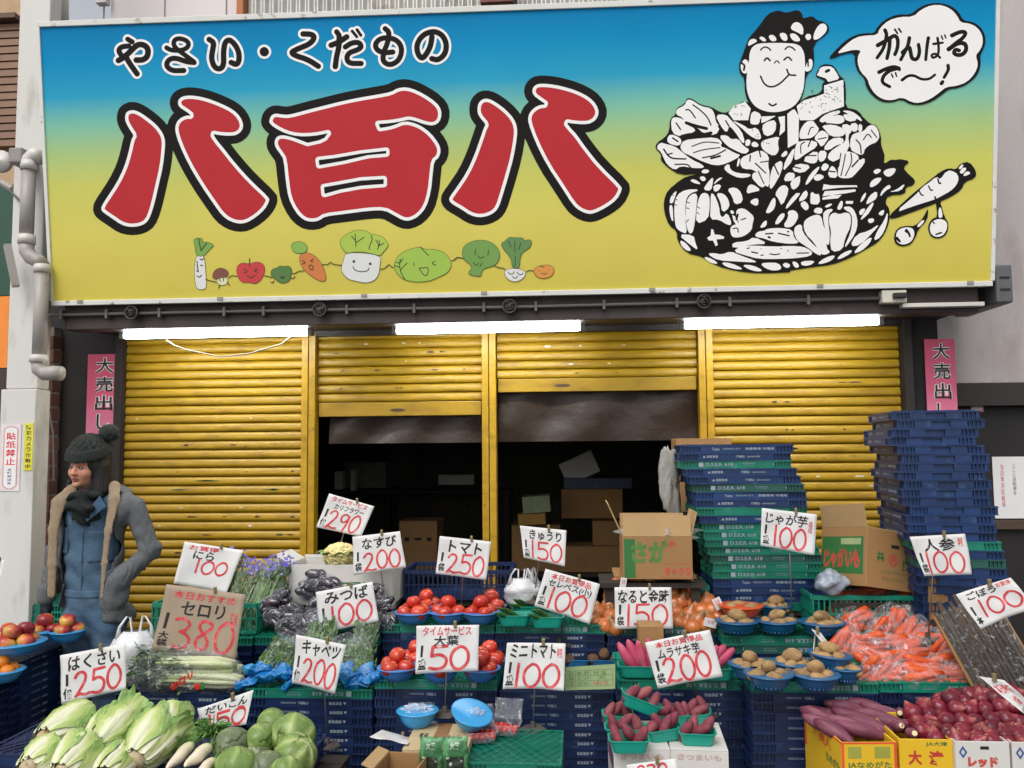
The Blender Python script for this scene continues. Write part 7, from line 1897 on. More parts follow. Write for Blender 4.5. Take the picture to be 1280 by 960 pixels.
# ---- bagged bundles
def bundle(name, label, cat, p0, p1, wpx, stems, group, leafm, seed, fmat, band=None, leafy=.5, tip=None, ns=26, flat=.45):
    """a plastic sleeve of stems and leaves from its foot p0 to its top p1 (world points)"""
    a, b = Vector(p0), Vector(p1); d = b - a; L = d.length
    q = Vector((0, 0, 1)).rotation_difference(d.normalized()).to_matrix().to_4x4()
    r_ = thing(name, label, cat, Matrix.Translation(a) @ q, group)
    w = wpx / 2 / F * a.y; rnd = random.Random(seed)
    g = MB()
    for k in range(ns):
        u = rnd.uniform(-1, 1); y = rnd.uniform(-1, 1) * w * flat * .8
        g.tube([(u * w * .45, y * .5, 0), (u * w * .7, y, L * .35), (u * w * .85 + rnd.uniform(-.2, .2) * w, y, L * rnd.uniform(.6, .9))], [w * .07, w * .06, w * .03], 4)
    obj('stems', g.mesh('stems', smooth=True), stems, r_, kind='stuff')
    g = MB()
    for k in range(int(150 * leafy)):
        z = L * (.35 + .62 * rnd.random() ** .8); x = rnd.uniform(-1, 1) * w * .95; y = rnd.uniform(-1, 1) * w * flat
        dd = Vector((rnd.uniform(-.7, .7), rnd.uniform(-.5, .5), 1)).normalized() * L * rnd.uniform(.07, .17); s = dd.cross(Vector((rnd.uniform(-1, 1), 1, rnd.uniform(-.4, .4)))).normalized() * w * rnd.uniform(.10, .22)
        p = Vector((x, y, z - .04)); g.add([p, p + dd * .5 + s, p + dd, p + dd * .5 - s], [(0, 1, 2, 3)])
    if g.v: obj('leaves', g.mesh('leaves', fix=False), leafm, r_, kind='stuff')
    g = MB(); n = 14; m = 20
    for j in range(n + 1):
        t = j / n; ww = w * (.62 + .5 * min(1, t * 1.6)) * (1.0 if t < .9 else 1 - .3 * (t - .9) / .1)
        for i in range(m):
            th = 2 * math.pi * i / m
            k_ = 1 + .14 * mnoise.noise(Vector((math.cos(th) * 2, math.sin(th) * 2 + seed, t * 6)))
            g.v.append((ww * math.cos(th) * k_, ww * flat * 1.1 * math.sin(th) * k_, -.01 + (L + .015) * t))
    for j in range(n):
        for i in range(m): g.f.append((j * m + i, j * m + (i + 1) % m, (j + 1) * m + (i + 1) % m, (j + 1) * m + i)); g.mi.append(0)
    obj('sleeve', g.mesh('sleeve', smooth=True, fix=False), fmat, r_)
    if band:
        bm_, z0, z1 = band
        g = MB()
        for j in range(5):
            t = z0 + (z1 - z0) * j / 4; ww = w * (.66 + .5 * min(1, t * 1.6)) * 1.04
            for i in range(m):
                th = 2 * math.pi * i / m; k_ = 1 + .2 * mnoise.noise(Vector((math.cos(th) * 2.5, math.sin(th) * 2.5 + seed * 3, t * 9)))
                g.v.append((ww * math.cos(th) * k_, ww * flat * 1.15 * math.sin(th) * k_, L * t - .01))
        for j in range(4):
            for i in range(m): g.f.append((j * m + i, j * m + (i + 1) % m, (j + 1) * m + (i + 1) % m, (j + 1) * m + i)); g.mi.append(0)
        g.f.append(tuple(range(m))[::-1]); g.mi.append(0)
        obj('printed_foot', g.mesh('printed_foot', smooth=True, fix=False), bm_, r_)
    if tip:
        g = MB()
        for k in range(26):
            z = L * rnd.uniform(.78, 1.04); x = rnd.uniform(-1, 1) * w; y = -w * flat * rnd.uniform(1.0, 1.25)
            s = rnd.uniform(.005, .013); g.add([(x, y, z), (x + s, y - .001, z + s * .4), (x + s * .6, y, z + s * 1.5), (x - s * .5, y - .001, z + s)], [(0, 1, 2, 3)])
        obj('printed_pattern', g.mesh('printed_pattern', fix=False), tip, r_, kind='stuff')
    return r_
m_gstem = M('green_stem', '5f7f42', .5, .25, 20, rnd=.1, col2='8fa86a', mix=(.5, .65))
m_gleaf = M('green_leaf_dark', '3f5e2c', .55, .3, 25, rnd=.12, col2='6d8c4a', mix=(.5, .65))
m_violet = M('violet_print', '5a48b4', .4, .15, 30, rnd=-1, col2='8f84cc', mix=(.5, .65))
m_bluep = M('cyan_printed_film', '0a6cae', .25, .12, 14, bump=1.0, bscale=34, rnd=.12, spec=.6, col2='3c9cc8', mix=(.55, .7))
nz = zpx(796, YB, 240) + .03
for k, (x0, x1, y1, w, Y) in enumerate(((268, 300, 690, 26, 4.55), (284, 318, 700, 26, 4.52), (262, 283, 700, 24, 4.6), (300, 334, 704, 24, 4.52), (318, 348, 700, 28, 4.50), (333, 352, 694, 26, 4.53), (345, 362, 700, 24, 4.58), (250, 270, 712, 22, 4.62))):
    bundle('leek_bag', f'sleeve of garlic chives with violet print, {["tallest at the left", "second from the left front", "leaning far left", "middle", "right front", "tallest at the right", "rightmost", "hindmost left"][k]}', 'bag', at(x0, 782, Y), at(x1, y1, Y + .08), w, m_gstem, 'garlic chives in plastic sleeves', m_gleaf, k, m_film2, tip=m_violet, leafy=.3, ns=34)
# greens with blue feet
for k, (x0, y0, x1, y1, w, Y, lab) in enumerate(((318, 850, 362, 796, 26, 4.02, 'far left, lying over'), (345, 846, 372, 800, 34, 4.06, 'second from the left'), (372, 848, 384, 790, 32, 4.10, 'left of the cabbage card'), (404, 842, 402, 770, 34, 4.16, 'tall one behind the cabbage card'), (436, 848, 428, 796, 32, 4.06, 'right of the cabbage card'), (460, 850, 446, 800, 28, 4.02, 'far right, leaning left'), (448, 838, 462, 772, 28, 4.18, 'dark leaved, tall at the right'))):
    bundle('greens_bag', f'bag of trefoil with blue printed foot, {lab}', 'bag', at(x0, y0, Y), at(x1, y1, Y + .14), w, m_gstem, 'blue footed bags of greens', m_gleaf, k + 20, m_film2, band=(m_bluep, .02, .36) if k != 6 else None, leafy=1.2, ns=22)
for k, (px, py) in enumerate(((312, 852), (330, 846), (352, 842), (372, 850), (430, 846), (450, 852), (466, 848), (322, 836))):
    me = sphere(4)
    for v in me.vertices: v.co = Vector((v.co.x * .075, v.co.y * .04, v.co.z * .024))
    rough_up(me, .022, 26, k); rough_up(me, .007, 70, k); me.name = 'blue_bag_end'
    tag(obj('blue_bag_end', me, m_bluep, Mx=TRS(at(px, py, 4.0), ry=rv.uniform(-.5, .2), rz=rv.uniform(-.5, .5))), ['crumpled blue foot of a bag hanging over the crate edge at the far left', 'folded blue bag foot near the left end of the green crate', 'blue bag foot left of the cabbage card', 'blue bag foot under the cabbage card', 'blue bag foot just right of the cabbage card', 'blue bag foot at the right end of the green crate', 'rightmost blue bag foot over the crate corner', 'blue bag foot lying on top at the left'][k], 'bag', 'blue bag feet on the green crate')
# aubergines in bags
m_aub = M('aubergine_skin', '1c1220', .18, .3, 10, rnd=.3, spec=.8, col2='3a2138', mix=(.55, .7))
aub = sweet('aubergine', m_aub, .115, .028, .006, 4, lum=.1)
AP_ = ((350, 748, 4.54), (366, 766, 4.48), (345, 772, 4.46), (385, 738, 4.58), (398, 722, 4.62), (410, 732, 4.60), (380, 780, 4.42), (362, 786, 4.40), (400, 756, 4.52), (470, 742, 4.55), (478, 760, 4.48), (466, 776, 4.44), (484, 778, 4.42), (422, 746, 4.56), (446, 752, 4.54), (392, 776, 4.44), (430, 772, 4.46), (450, 782, 4.42), (412, 782, 4.42), (338, 758, 4.50))
AL_ = heap_labels(AP_, 'bag of aubergines', 'of the heap')
for k, (px, py, Y) in enumerate(AP_):
    r_ = thing('aubergine_bag', AL_[k], 'bag', TRS(at(px, py, Y), rz=rv.uniform(-.6, .6), ry=rv.uniform(-.5, .5)), 'bagged aubergines')
    for j in range(4): obj('aubergine', aub, None, r_, Mx=TRS((rv.uniform(-.02, .02), (j % 2) * .03 - .015, (j // 2) * .04 - .02), rz=rv.uniform(-.5, .5), ry=rv.uniform(-.4, .4)))
    me = sphere(3)
    for v in me.vertices: v.co = Vector((v.co.x * .078, v.co.y * .052, v.co.z * .055))
    rough_up(me, .02, 22, k); obj('bag_film', me, m_film2, r_)
# carrots in bags
m_cfilm = film('carrot_film', tint=(1, .95, .94), lo=.05, hi=.75, scale=30, bs=32, rough=.1, bump=.8)
cp = [(1068, 752, 4.62, 20), (1088, 760, 4.54, -10), (1052, 766, 4.50, 60), (1072, 778, 4.42, 15), (1104, 772, 4.46, 40), (1090, 746, 4.66, 25), (1126, 758, 4.54, 30), (1142, 768, 4.48, -20), (1158, 764, 4.52, 20), (1060, 790, 4.34, 80), (1100, 790, 4.30, 65), (1122, 784, 4.34, 75), (1142, 790, 4.26, 50), (1160, 800, 4.18, 15), (1086, 806, 4.12, 20), (1114, 808, 4.10, -15), (1140, 812, 4.06, 10), (1176, 810, 4.10, 75), (1196, 826, 3.98, 20), (1094, 828, 3.94, -40), (1120, 832, 3.92, 15), (1146, 838, 3.86, -10), (1170, 836, 3.88, 20), (1190, 846, 3.82, 10), (1114, 846, 3.82, 5), (1150, 850, 3.80, 5), (1090, 842, 3.84, 60), (1212, 842, 3.86, 40), (1056, 808, 4.14, 70), (1208, 828, 3.96, -20)]
def carrot_bag(seed, tall):
    r_ = thing('carrot_bag', 'x', 'bag', Matrix()); rnd = random.Random(seed)
    for j in range(6):
        T = TRS((rnd.uniform(-.012, .012), rnd.uniform(-.03, .03), -.03 + .022 * (j % 4)), rz=rnd.uniform(-.2, .2) + (math.pi if rnd.random() < .3 else 0), ry=rnd.uniform(-.15, .15), s=rnd.uniform(.8, 1))
        obj('carrot', carrots[j % 3], None, r_, Mx=T)
    me = sphere(4)
    for v in me.vertices:
        p = v.co.copy(); e = max(0, abs(p.x) - .75) * 4
        v.co = Vector((p.x * .112, p.y * .056 * (1 - .35 * e), p.z * .052 * (1 - .35 * e)))
    rough_up(me, .018, 24, seed); me.name = 'bag_film'; obj('bag_film', me, m_cfilm, r_)
    return r_
protos = [carrot_bag(s, 0) for s in range(4)]
CL_ = heap_labels(cp, 'bag of carrots', 'of the heap')
for k, (px, py, Y, ang) in enumerate(cp):
    Mx = TRS(at(px, py, Y), rx=rv.uniform(-.5, .5), ry=R(-ang) * .8, rz=rv.uniform(-.6, .6), s=rv.uniform(1.0, 1.18))
    lab = CL_[k]
    if k < 4: protos[k].matrix_world = Mx; protos[k]['label'] = lab; protos[k]['group'] = 'bagged carrots'; o = protos[k]
    else: o = dup(protos[k % 4], Mx, lab, 'bagged carrots')
# support wedge under the carrot slope: an upturned crate
column(at(1140, 830, 4.06).x, 4.16, zpx(832, 4.06, 1140) - .0, ['t', 'n'][:2], 'of the pair under the carrot heap', L=.5, W=.18, seed=61)
# ---- burdock in a leaning box at the right edge
pb = at(1287, 905, 3.60)
Tb = TRS(pb, rx=R(-26), ry=R(-24), rz=R(-14))
r_ = carton(Tb, .26, .09, .50, m_card, 'tall leaning carton of burdock roots at the right edge', flaps=())
m_burd = M('burdock_skin', '3e3228', .8, .35, 14, bump=.5, bscale=40, rnd=.3, stretch=(3, 3, .4))
for k in range(13):
    g = MB(); x = -.11 + .0185 * k; rb_ = random.Random(k)
    g.tube([(0, 0, 0), (rb_.uniform(-.004, .004), 0, .2), (rb_.uniform(-.006, .006), 0, .34), (rb_.uniform(-.01, .01), 0, .48 + .02 * (k % 3))], [.006, .0095, .010, .0085], 8)
    put('burdock_root', (lambda me: (me.materials.append(m_burd), me)[1])(g.mesh('burdock_root', smooth=True)), Tb @ TRS((x, -.056 - .006 * (k % 2), .03)), f'{ORD[k]} burdock root from the left in the leaning carton', 'burdock', 'burdock roots at the right edge')
g = MB(); g.sheet(lambda u, v: (-.12 + .24 * u, -.078 - .012 * mnoise.noise(Vector((u * 5, v * 9, 2))), .02 + .48 * v), 24, 50)
tag(obj('plastic_wrap', g.mesh('plastic_wrap', smooth=True), m_film2, Mx=Tb), 'crumpled clear plastic over the burdock roots', 'plastic wrap')
bench(pb.x - .2, pb.x + .35, 3.66, 4.15, .55, 'wooden bench behind the burdock carton')
# ---- celery in bags
m_cel = M('celery_stalk', 'b8bf86', .45, .12, 12, rnd=.06, col2='cfd0a6', mix=(.5, .65), stretch=(.3, 3, 3), bump=.3, bscale=60)
zc_ = zpx(868, YA, 220) + .008
for k, (x0, y0, x1, y1, Y, lab) in enumerate(((162, 852, 306, 850, 4.02, 'nearest'), (166, 836, 306, 838, 4.12, 'middle'), (160, 820, 296, 824, 4.24, 'rearmost'), (170, 832, 296, 832, 4.05, 'upper front'), (176, 815, 290, 818, 4.15, 'topmost'))):
    a, b = at(x0, y0, Y), at(x1, y1, Y); L = (b - a).length
    r_ = thing('celery_bag', f'{lab} bag of pale celery lying on the dark blue crates', 'bag', TRS((a + b) / 2, rz=R(-3)), 'bagged celery')
    rnd = random.Random(k)
    for j in range(13):
        y = rnd.uniform(-.05, .05); z = rnd.uniform(-.025, .035)
        g = MB(); g.tube([(L * .48, y * .5, z * .5), (L * .3, y, z), (0, y * 1.1, z * 1.05), (-L * .25, y * 1.1 + rnd.uniform(-.01, .01), z)], [.016, .015, .010, .005], 7)
        obj('stalk', g.mesh('stalk', smooth=True), m_cel, r_)
    g = MB()
    for j in range(260):
        x = -L * .48 + L * .5 * rnd.random() ** 1.3; y = rnd.uniform(-.07, .07); z = rnd.uniform(-.03, .05)
        d = Vector((-1 + rnd.uniform(-.5, .9), rnd.uniform(-.7, .7), rnd.uniform(-.5, .6))).normalized() * rnd.uniform(.02, .05); s = d.cross(Vector((0, .4, 1))).normalized() * .011
        p = Vector((x, y, z)); g.add([p, p + d * .5 + s, p + d, p + d * .5 - s], [(0, 1, 2, 3)])
    obj('leaves', g.mesh('leaves', fix=False), M('celery_leaf', '587a38', .55, .3, 25, rnd=.1, col2='84a058', mix=(.5, .65)), r_, kind='stuff')
    me = sphere(5)
    for v in me.vertices:
        p = v.co.copy(); v.co = Vector((np.sign(p.x) * abs(p.x) ** .7 * L * .53, p.y * .085, p.z * .062))
    rough_up(me, .016, 14, k); obj('bag_film', me, m_film, r_)
    if k == 0:
        g = MB(); put_text(g, 'セロリ', (-.04, -.0, .075, .038), lambda u, v: (u, -.085 + .0 * u, .03 - v + u * .6), bold=.06)
        obj('red_lettering', g, M('film_red', 'c4281c', .4, rnd=-1), r_)
        g = MB(); g.lathe([(0, 0), (.016, 0), (0, .002)], 14, TRS((.10, -.088, .0), rx=R(90))); obj('red_print', g, M('film_red', '', .4), r_)
        g = MB(); g.lathe([(0, 0), (.014, 0), (0, .002)], 14, TRS((.125, -.088, .004), rx=R(90), s=(1, 1.3, 1))); obj('green_print', g, m_cgreen, r_)
# ---- yellow fruit bags by the pillar
m_ban = M('banana_yellow', 'c79a2c', .45, .12, 10, rnd=.08, col2='b5c04a', mix=(.6, .75))
zy_ = zpx(757, YG, 40) + .006
ban = sweet('banana', m_ban, .15, .018, .03, 6, lum=.02)
for k, (px, py) in enumerate(((30, 742), (44, 735), (50, 748), (38, 752), (24, 752), (50, 724))):
    r_ = thing('banana_bag', f'{ORD[k]} clear bag of bananas on the green crates by the pillar', 'bag', TRS(at(px, py, YG + .18), ry=rv.uniform(-.6, .6), rz=rv.uniform(-.8, .8)), 'bagged bananas by the pillar')
    for j in range(4): obj('banana', ban, None, r_, Mx=TRS((0, .03 * j - .045, .01 * (j % 2)), rz=rv.uniform(-.3, .3), rx=rv.uniform(-.5, .5)))
    me = sphere(3)
    for v in me.vertices: v.co = Vector((v.co.x * .09, v.co.y * .07, v.co.z * .05))
    rough_up(me, .022, 22, k); obj('bag_film', me, m_film2, r_)
# ---- loose white carrier bags
def carrier(c, s, label, seed, rz=0):
    r_ = thing('carrier_bag', label, 'plastic bag', TRS(c, rz=rz, s=s), None)
    g = MB(); n, m = 12, 22
    for j in range(n + 1):
        t = j / n; w = .10 * (.6 + .5 * math.sin(min(1, t * 1.4) * 1.9)) * (1 if t < .7 else 1 - .55 * (t - .7) / .3)
        for i in range(m):
            th = 2 * math.pi * i / m; k_ = 1 + .28 * mnoise.noise(Vector((math.cos(th) * 2.2, math.sin(th) * 2.2 + seed, t * 4)))
            g.v.append((w * math.cos(th) * k_, w * .55 * math.sin(th) * k_, .2 * t))
    for j in range(n):
        for i in range(m): g.f.append((j * m + i, j * m + (i + 1) % m, (j + 1) * m + (i + 1) % m, (j + 1) * m + i)); g.mi.append(0)
    obj('pouch', g.mesh('pouch', smooth=True, fix=False), m_bagw, r_)
    for sx in (-1, 1):
        g = MB(); g.tube([(sx * .075, .0, .16), (sx * .066, -.006, .22), (sx * .04, .004, .262), (sx * .022, .006, .255), (sx * .016, .0, .20), (sx * .03, -.004, .16)], [.014, .007, .005, .005, .007, .014], 7)
        obj('handle', rough_up(g.mesh('handle', smooth=True), .012, 25, seed + sx), m_bagw, r_)
    return r_
carrier(at(652, 762, 4.62) + Vector((0, 0, .0)), .85, 'white carrier bag standing behind the cucumber baskets', 1)
carrier(at(664, 756, 4.66), .75, 'small white carrier bag between the cucumber card and the chives', 2, 1.0)
blob('carrier_bag', 'crumpled bluish white plastic bag below the potato carton', 'plastic bag', at(1038, 728, 4.45), (.075, .06, .06), M('bluish_bag', '8e97a4', .3, .3, 14, bump=.9, bscale=30, rnd=-1, spec=.7), .35, 5, seed=12)
carrier(at(168, 846, 4.16), 1.15, 'white carrier bag with raised handles between the woman and the celery card', 3, .3)
# ================================================================== HANDWRITTEN PRICE CARDS
DIG = {'0': [[(.5, .0), (.12, .2), (.0, .6), (.22, .97), (.6, 1), (.95, .7), (.98, .3), (.75, .03), (.5, .0)]], '1': [[(.62, .0), (.45, .5), (.35, 1.0)]],
       '2': [[(.05, .22), (.3, .02), (.7, .05), (.8, .28), (.5, .6), (.02, .97)], [(.02, .97), (.3, .88), (.6, .98), (1.0, .93)]],
       '3': [[(.05, .08), (.45, .0), (.85, .15), (.7, .38), (.35, .46)], [(.35, .46), (.8, .55), (.95, .8), (.6, 1.0), (.1, .95)]],
       '5': [[(.22, .02), (.95, .0)], [(.22, .02), (.16, .42)], [(.16, .42), (.6, .33), (.98, .55), (.85, .9), (.45, 1.0), (.05, .92)]],
       '8': [[(.85, .12), (.45, .0), (.12, .2), (.45, .45), (.85, .72), (.6, .98), (.15, .92), (.1, .65), (.5, .45), (.88, .25), (.85, .12)]],
       '9': [[(.85, .15), (.5, .0), (.1, .2), (.2, .48), (.6, .5), (.88, .2)], [(.88, .12), (.85, .55), (.6, 1.0)]]}
m_red1 = M('red_marker', 'c4373f', .6, .2, 60, rnd=-1, col2='d87070', mix=(.5, .72))
m_cardp = M('card_paper', 'cfcecc', .6, .02, 5, rnd=-1)
m_cardb = M('brown_card_paper', '9c8a76', .7, .04, 8, rnd=-1)
m_rod = M('steel_rod', '8c8a86', .35, .05, metal=.7, rnd=-1)
m_clip = M('brass_clip', '8b7a58', .4, .1, metal=.4, rnd=-1)
m_base = M('rusty_base', '4a4440', .8, .3, 20, rnd=-1)
def price_card(q, Y, name, item, digits, unit, rod=None, red=None, curl=.012, label=None, paper=None, dbox=(.2, .42, .92, .93), ibox=(.18, .08, .9, .38), lean=.02, seed=0, sw=4.0, n0=True):
    zt_ = [at(*p, Y + (lean if k < 2 else 0)) for k, p in enumerate(q)]
    TL, TR, BR, BL = zt_
    o_ = (TL + TR + BR + BL) / 4
    nrm = (TR - TL).cross(BL - TL).normalized()
    if nrm.y > 0: nrm = -nrm
    def mp(u, v, o=.0008):
        p = (TL * (1 - u) + TR * u) * (1 - v) + (BL * (1 - u) + BR * u) * v
        c = curl * (4 * (u - .5) ** 2) * (.4 + .6 * v) + .004 * math.sin(u * 9 + seed) * math.sin(v * 7 + seed)
        return tuple(p - o_ + nrm * (o + c))
    r_ = thing('price_card', label or f'white price card reading {name}', 'price card', Matrix.Translation(o_), 'handwritten price cards')
    g = MB(); g.sheet(lambda u, v: mp(u, v, 0), 16, 12); obj('paper', g.mesh('paper', smooth=True), paper or m_cardp, r_, solid=.0006)
    W_, Hh = (TR - TL).length, (BL - TL).length; asp = Hh / W_
    if item:
        g = MB(); put_text(g, item, ibox, lambda u, v: mp(u, v, .0012), bold=.022, wob=.02, seed=seed, slant=.02); obj('black_lettering', g, m_ink, r_)
    if red:
        g = MB()
        for s_, bx in red: put_text(g, s_, bx, lambda u, v: mp(u, v, .0012), bold=.02, wob=.012, seed=seed + 3)
        obj('red_lettering', g, m_red1, r_)
    if unit:
        g = MB()
        g.add([mp(.075, .42, .0013), mp(.115, .42, .0013), mp(.105, .66, .0013), mp(.07, .66, .0013)], [(0, 1, 2, 3)])
        put_text(g, unit, (.03, .70, .16, .92), lambda u, v: mp(u, v, .0013), bold=.03, wob=.01, seed=seed, vert=len(unit) > 1); obj('unit_lettering', g, m_ink, r_)
    if digits:
        A = Art(-4, -4, 104, 100 * asp + 4, .8)
        u0, v0, u1, v1 = dbox; ws = [.35 if c == '1' else 1 for c in digits]; tot = sum(ws) + .12 * (len(ws) - 1); x = u0
        rd = random.Random(seed * 7 + 1)
        for c, w in zip(digits, ws):
            cw = (u1 - u0) * w / tot; jy = rd.uniform(-.015, .015)
            for s_ in DIG[c]:
                A.stroke([(100 * (x + (px if c != '1' else px * .8) * cw), 100 * asp * (v0 + jy + py * (v1 - v0))) for px, py in s_], sw / 2, 3)
            x += cw + (u1 - u0) * .12 / tot
        obj('price', A.mesh('price', lambda x, y: mp(x / 100, y / (100 * asp), .0016)), m_red1, r_)
    g = MB(); k = Vector(mp(.62, .0, .004)); g.box(k.x - .007, k.x + .007, k.y - .008, k.y + .008, k.z - .012, k.z + .02); obj('clip', g, m_clip, r_, bevel=.004)
    if rod:
        px, py, Yb = rod; b_ = at(px, py, max(Yb, Y + .035)); t_ = Vector(mp(.5, .02, -.012))
        g = MB(); g.tube([b_ - o_, t_], .0035, 8); obj('rod', g.mesh('rod', smooth=True), m_rod, r_)
        g = MB(); g.lathe([(0, 0), (.065, 0), (.06, .006), (.014, .010), (.011, .035), (.0, .036)], 6, Matrix.Translation(b_ - o_)); obj('base', g.mesh('base'), m_base, r_)
    return r_
K = price_card
TS = lambda v: [('タイムサービス', (.10, .02, .88, v))]
HJ = lambda v: [('本日お買得品', (.14, .04, .86, v))]
K([(412, 617), (468, 633), (452, 671), (396, 659)], 4.78, '290 for cauliflower above the cauliflower', 'カリフラワー', '290', '個', (419, 706, 4.82), TS(.19), dbox=(.17, .42, .86, .96), ibox=(.2, .22, .85, .38), seed=1)
K([(441, 671), (500, 664), (508, 709), (443, 719)], 4.5, '200 right of the cauliflower', 'なすび', '200', '袋', (483, 770, 4.52), seed=2, dbox=(.2, .46, .92, .94))
K([(395, 740), (466, 727), (474, 776), (401, 792)], 4.3, 'with a 2 and 100 over the bagged greens', 'みつば', '100', '袋', (434, 815, 4.32), seed=3, ibox=(.14, .04, .9, .36))
K([(550, 670), (614, 677), (608, 725), (545, 717)], 4.42, '250 above the upper tomatoes', 'トマト', '250', '袋', (576, 764, 4.50), seed=4, ibox=(.2, .08, .85, .40))
K([(650, 657), (708, 663), (706, 708), (655, 697)], 4.55, '150 in front of the dark right opening', 'きゅうり', '150', '盛', (667, 752, 4.6), seed=5, curl=.02)
K([(682, 711), (750, 730), (737, 780), (668, 757)], 4.34, '100 with red headline over the taro trays', 'セレベス(小)', '100', '盛', (699, 806, 4.25), HJ(.2), dbox=(.2, .42, .88, .94), ibox=(.12, .2, .9, .42), seed=6)
K([(768, 734), (839, 734), (841, 786), (769, 786)], 4.30, '150 among the onions', 'なると金時', '150', '袋', (806, 800, 4.35), seed=7, ibox=(.06, .05, .95, .40))
K([(521, 782), (599, 781), (598, 838), (520, 842)], 3.74, '50 with red headline, between the lower tomato bowls', '大葉', '50', '盛', (556, 893, 3.62), TS(.22), dbox=(.2, .46, .85, .95), ibox=(.28, .22, .68, .44), seed=8, sw=5)
K([(634, 803), (707, 804), (705, 862), (629, 860)], 3.78, '100 left of the taro trays', 'ミニトマト', '100', '盛', (666, 912, 3.68), [('特売', (.86, .10, .95, .32))], dbox=(.18, .46, .92, .96), ibox=(.08, .02, .84, .34), seed=9, curl=.03, sw=4.6)
K([(806, 803), (887, 787), (903, 845), (822, 860)], 3.74, '200 tilted before the pink sweet potatoes', 'ムラサキ芋', '200', '袋', (880, 895, 3.9), HJ(.18), dbox=(.17, .42, .88, .95), ibox=(.14, .2, .78, .42), seed=10)
K([(371, 793), (433, 806), (419, 867), (366, 853)], 3.85, '200 before the blue footed greens', 'キャベツ', '200', '個', (409, 932, 3.72), seed=11, ibox=(.14, .06, .92, .36), sw=4.4)
K([(76, 819), (158, 804), (159, 861), (79, 880)], 3.66, '250 beside the legs of the woman', 'はくさい', '250', '個', (122, 925, 3.74), seed=12, ibox=(.12, .06, .92, .38), sw=4.2)
K([(248, 886), (318, 862), (310, 905), (257, 913)], 3.62, '150 partly curled over the cabbage heap', 'だいこん', '150', '', (284, 930, 3.7), seed=13, curl=.02, ibox=(.12, .08, .92, .36), dbox=(.12, .42, .92, .95), sw=4.2)
K([(209, 730), (307, 743), (295, 826), (191, 812)], 4.10, '', 'セロリ', '380', '大袋', None, [('本日おすすめ', (.12, .07, .9, .19)), ('徳用', (.86, .3, .95, .5))], dbox=(.2, .47, .94, .93), ibox=(.24, .22, .78, .43), seed=14, paper=m_cardb, label='brown price card reading 380 standing behind the bagged celery', sw=3.6)
K([(232, 677), (305, 688), (285, 742), (220, 729)], 4.56, '', 'にら', '100', '', (262, 780, 4.62), [('お買得', (.1, .04, .6, .16))], dbox=(.28, .36, .85, .66), ibox=(.2, .16, .55, .36), seed=15, curl=.03, label='creased white price card behind the bagged garlic chives', sw=3.4)
K([(952, 635), (1021, 643), (1017, 694), (950, 682)], 4.35, '100 before the tall crate stack', 'じゃが芋', '100', '盛', (990, 776, 4.3), [('北海道産', (.86, .18, .93, .5))], seed=16, ibox=(.08, .08, .84, .38), dbox=(.24, .42, .84, .94))
K([(1136, 671), (1206, 667), (1214, 718), (1154, 720)], 4.06, '100 above the carrot bags', '人参', '100', '袋', (1160, 800, 4.12), [('特売', (.84, .08, .93, .32))], seed=17, ibox=(.2, .08, .78, .40), dbox=(.16, .42, .9, .94))
K([(1193, 743), (1262, 722), (1290, 760), (1222, 786)], 3.42, '100 curled above the burdock carton', 'ごぼう', '100', '本', None, [('お買得', (.7, .02, .95, .16))], seed=18, curl=.03, ibox=(.14, .05, .68, .26), dbox=(.24, .34, .95, .8))
K([(1014, 786), (1026, 791), (1060, 837), (1056, 843)], 3.78, '', '', '', '', (1004, 930, 3.74), None, label='white price card seen almost edge on above the lower potato bowls', seed=19, curl=.0)
K([(1222, 845), (1254, 850), (1284, 878), (1278, 893)], 3.26, '', '', '', '', None, [('本日特価', (.14, .2, .9, .5)), ('大袋', (.4, .6, .7, .9))], label='curled white card with red writing over the red onions', seed=20, curl=.02)
K([(783, 956), (845, 948), (848, 980), (786, 988)], 3.30, '', '', '230', '', None, None, label='white price card cut off by the bottom edge before the white cartons', seed=21, dbox=(.2, .1, .8, .6))
K([(478, 912), (520, 924), (510, 930), (462, 921)], 3.45, '', '', '', '', None, [('特売', (.4, .2, .75, .8))], label='white card lying flat at the left of the cream carton', seed=22, curl=.0, lean=.22)
K([(-12, 704), (7, 700), (3, 722), (-14, 726)], 4.0, '', '', '', '', None, None, label='corner of a white card at the left edge by the pillar', seed=23)
# printed green label card under the taro trays
a_ = [(707, 834), (769, 830), (769, 861), (706, 863)]
P4 = [at(*p, 3.88) for p in a_]; o_ = P4[3]
r_ = thing('label_card', 'pale green printed label card below the lower taro trays', 'label', Matrix.Translation(o_))
def mp4(u, v, o=.0): return tuple((P4[0] * (1 - u) + P4[1] * u) * (1 - v) + (P4[3] * (1 - u) + P4[2] * u) * v - o_ + Vector((0, -o, 0)))
g = MB(); g.sheet(lambda u, v: mp4(u, v), 4, 3); obj('paper', g, M('pale_green_paper', '93a877', .7, .05, 8, rnd=-1), r_, solid=.001)
m_gi = M('green_label_ink', '4d6a44', .7, .1, rnd=-1)
g = MB()
for k in range(4): v = .18 + .22 * k; g.add([mp4(.05, v, .001), mp4(.95, v, .001), mp4(.95, v + .012, .001), mp4(.05, v + .012, .001)], [(0, 1, 2, 3)])
for k in range(7): u = .05 + .15 * k; g.add([mp4(u, .18, .0014), mp4(u + .006, .18, .0014), mp4(u + .006, .84, .0014), mp4(u, .84, .0014)], [(0, 1, 2, 3)])
obj('ruled_lines', g.mesh('ruled_lines', fix=False), m_gi, r_)
g = MB()
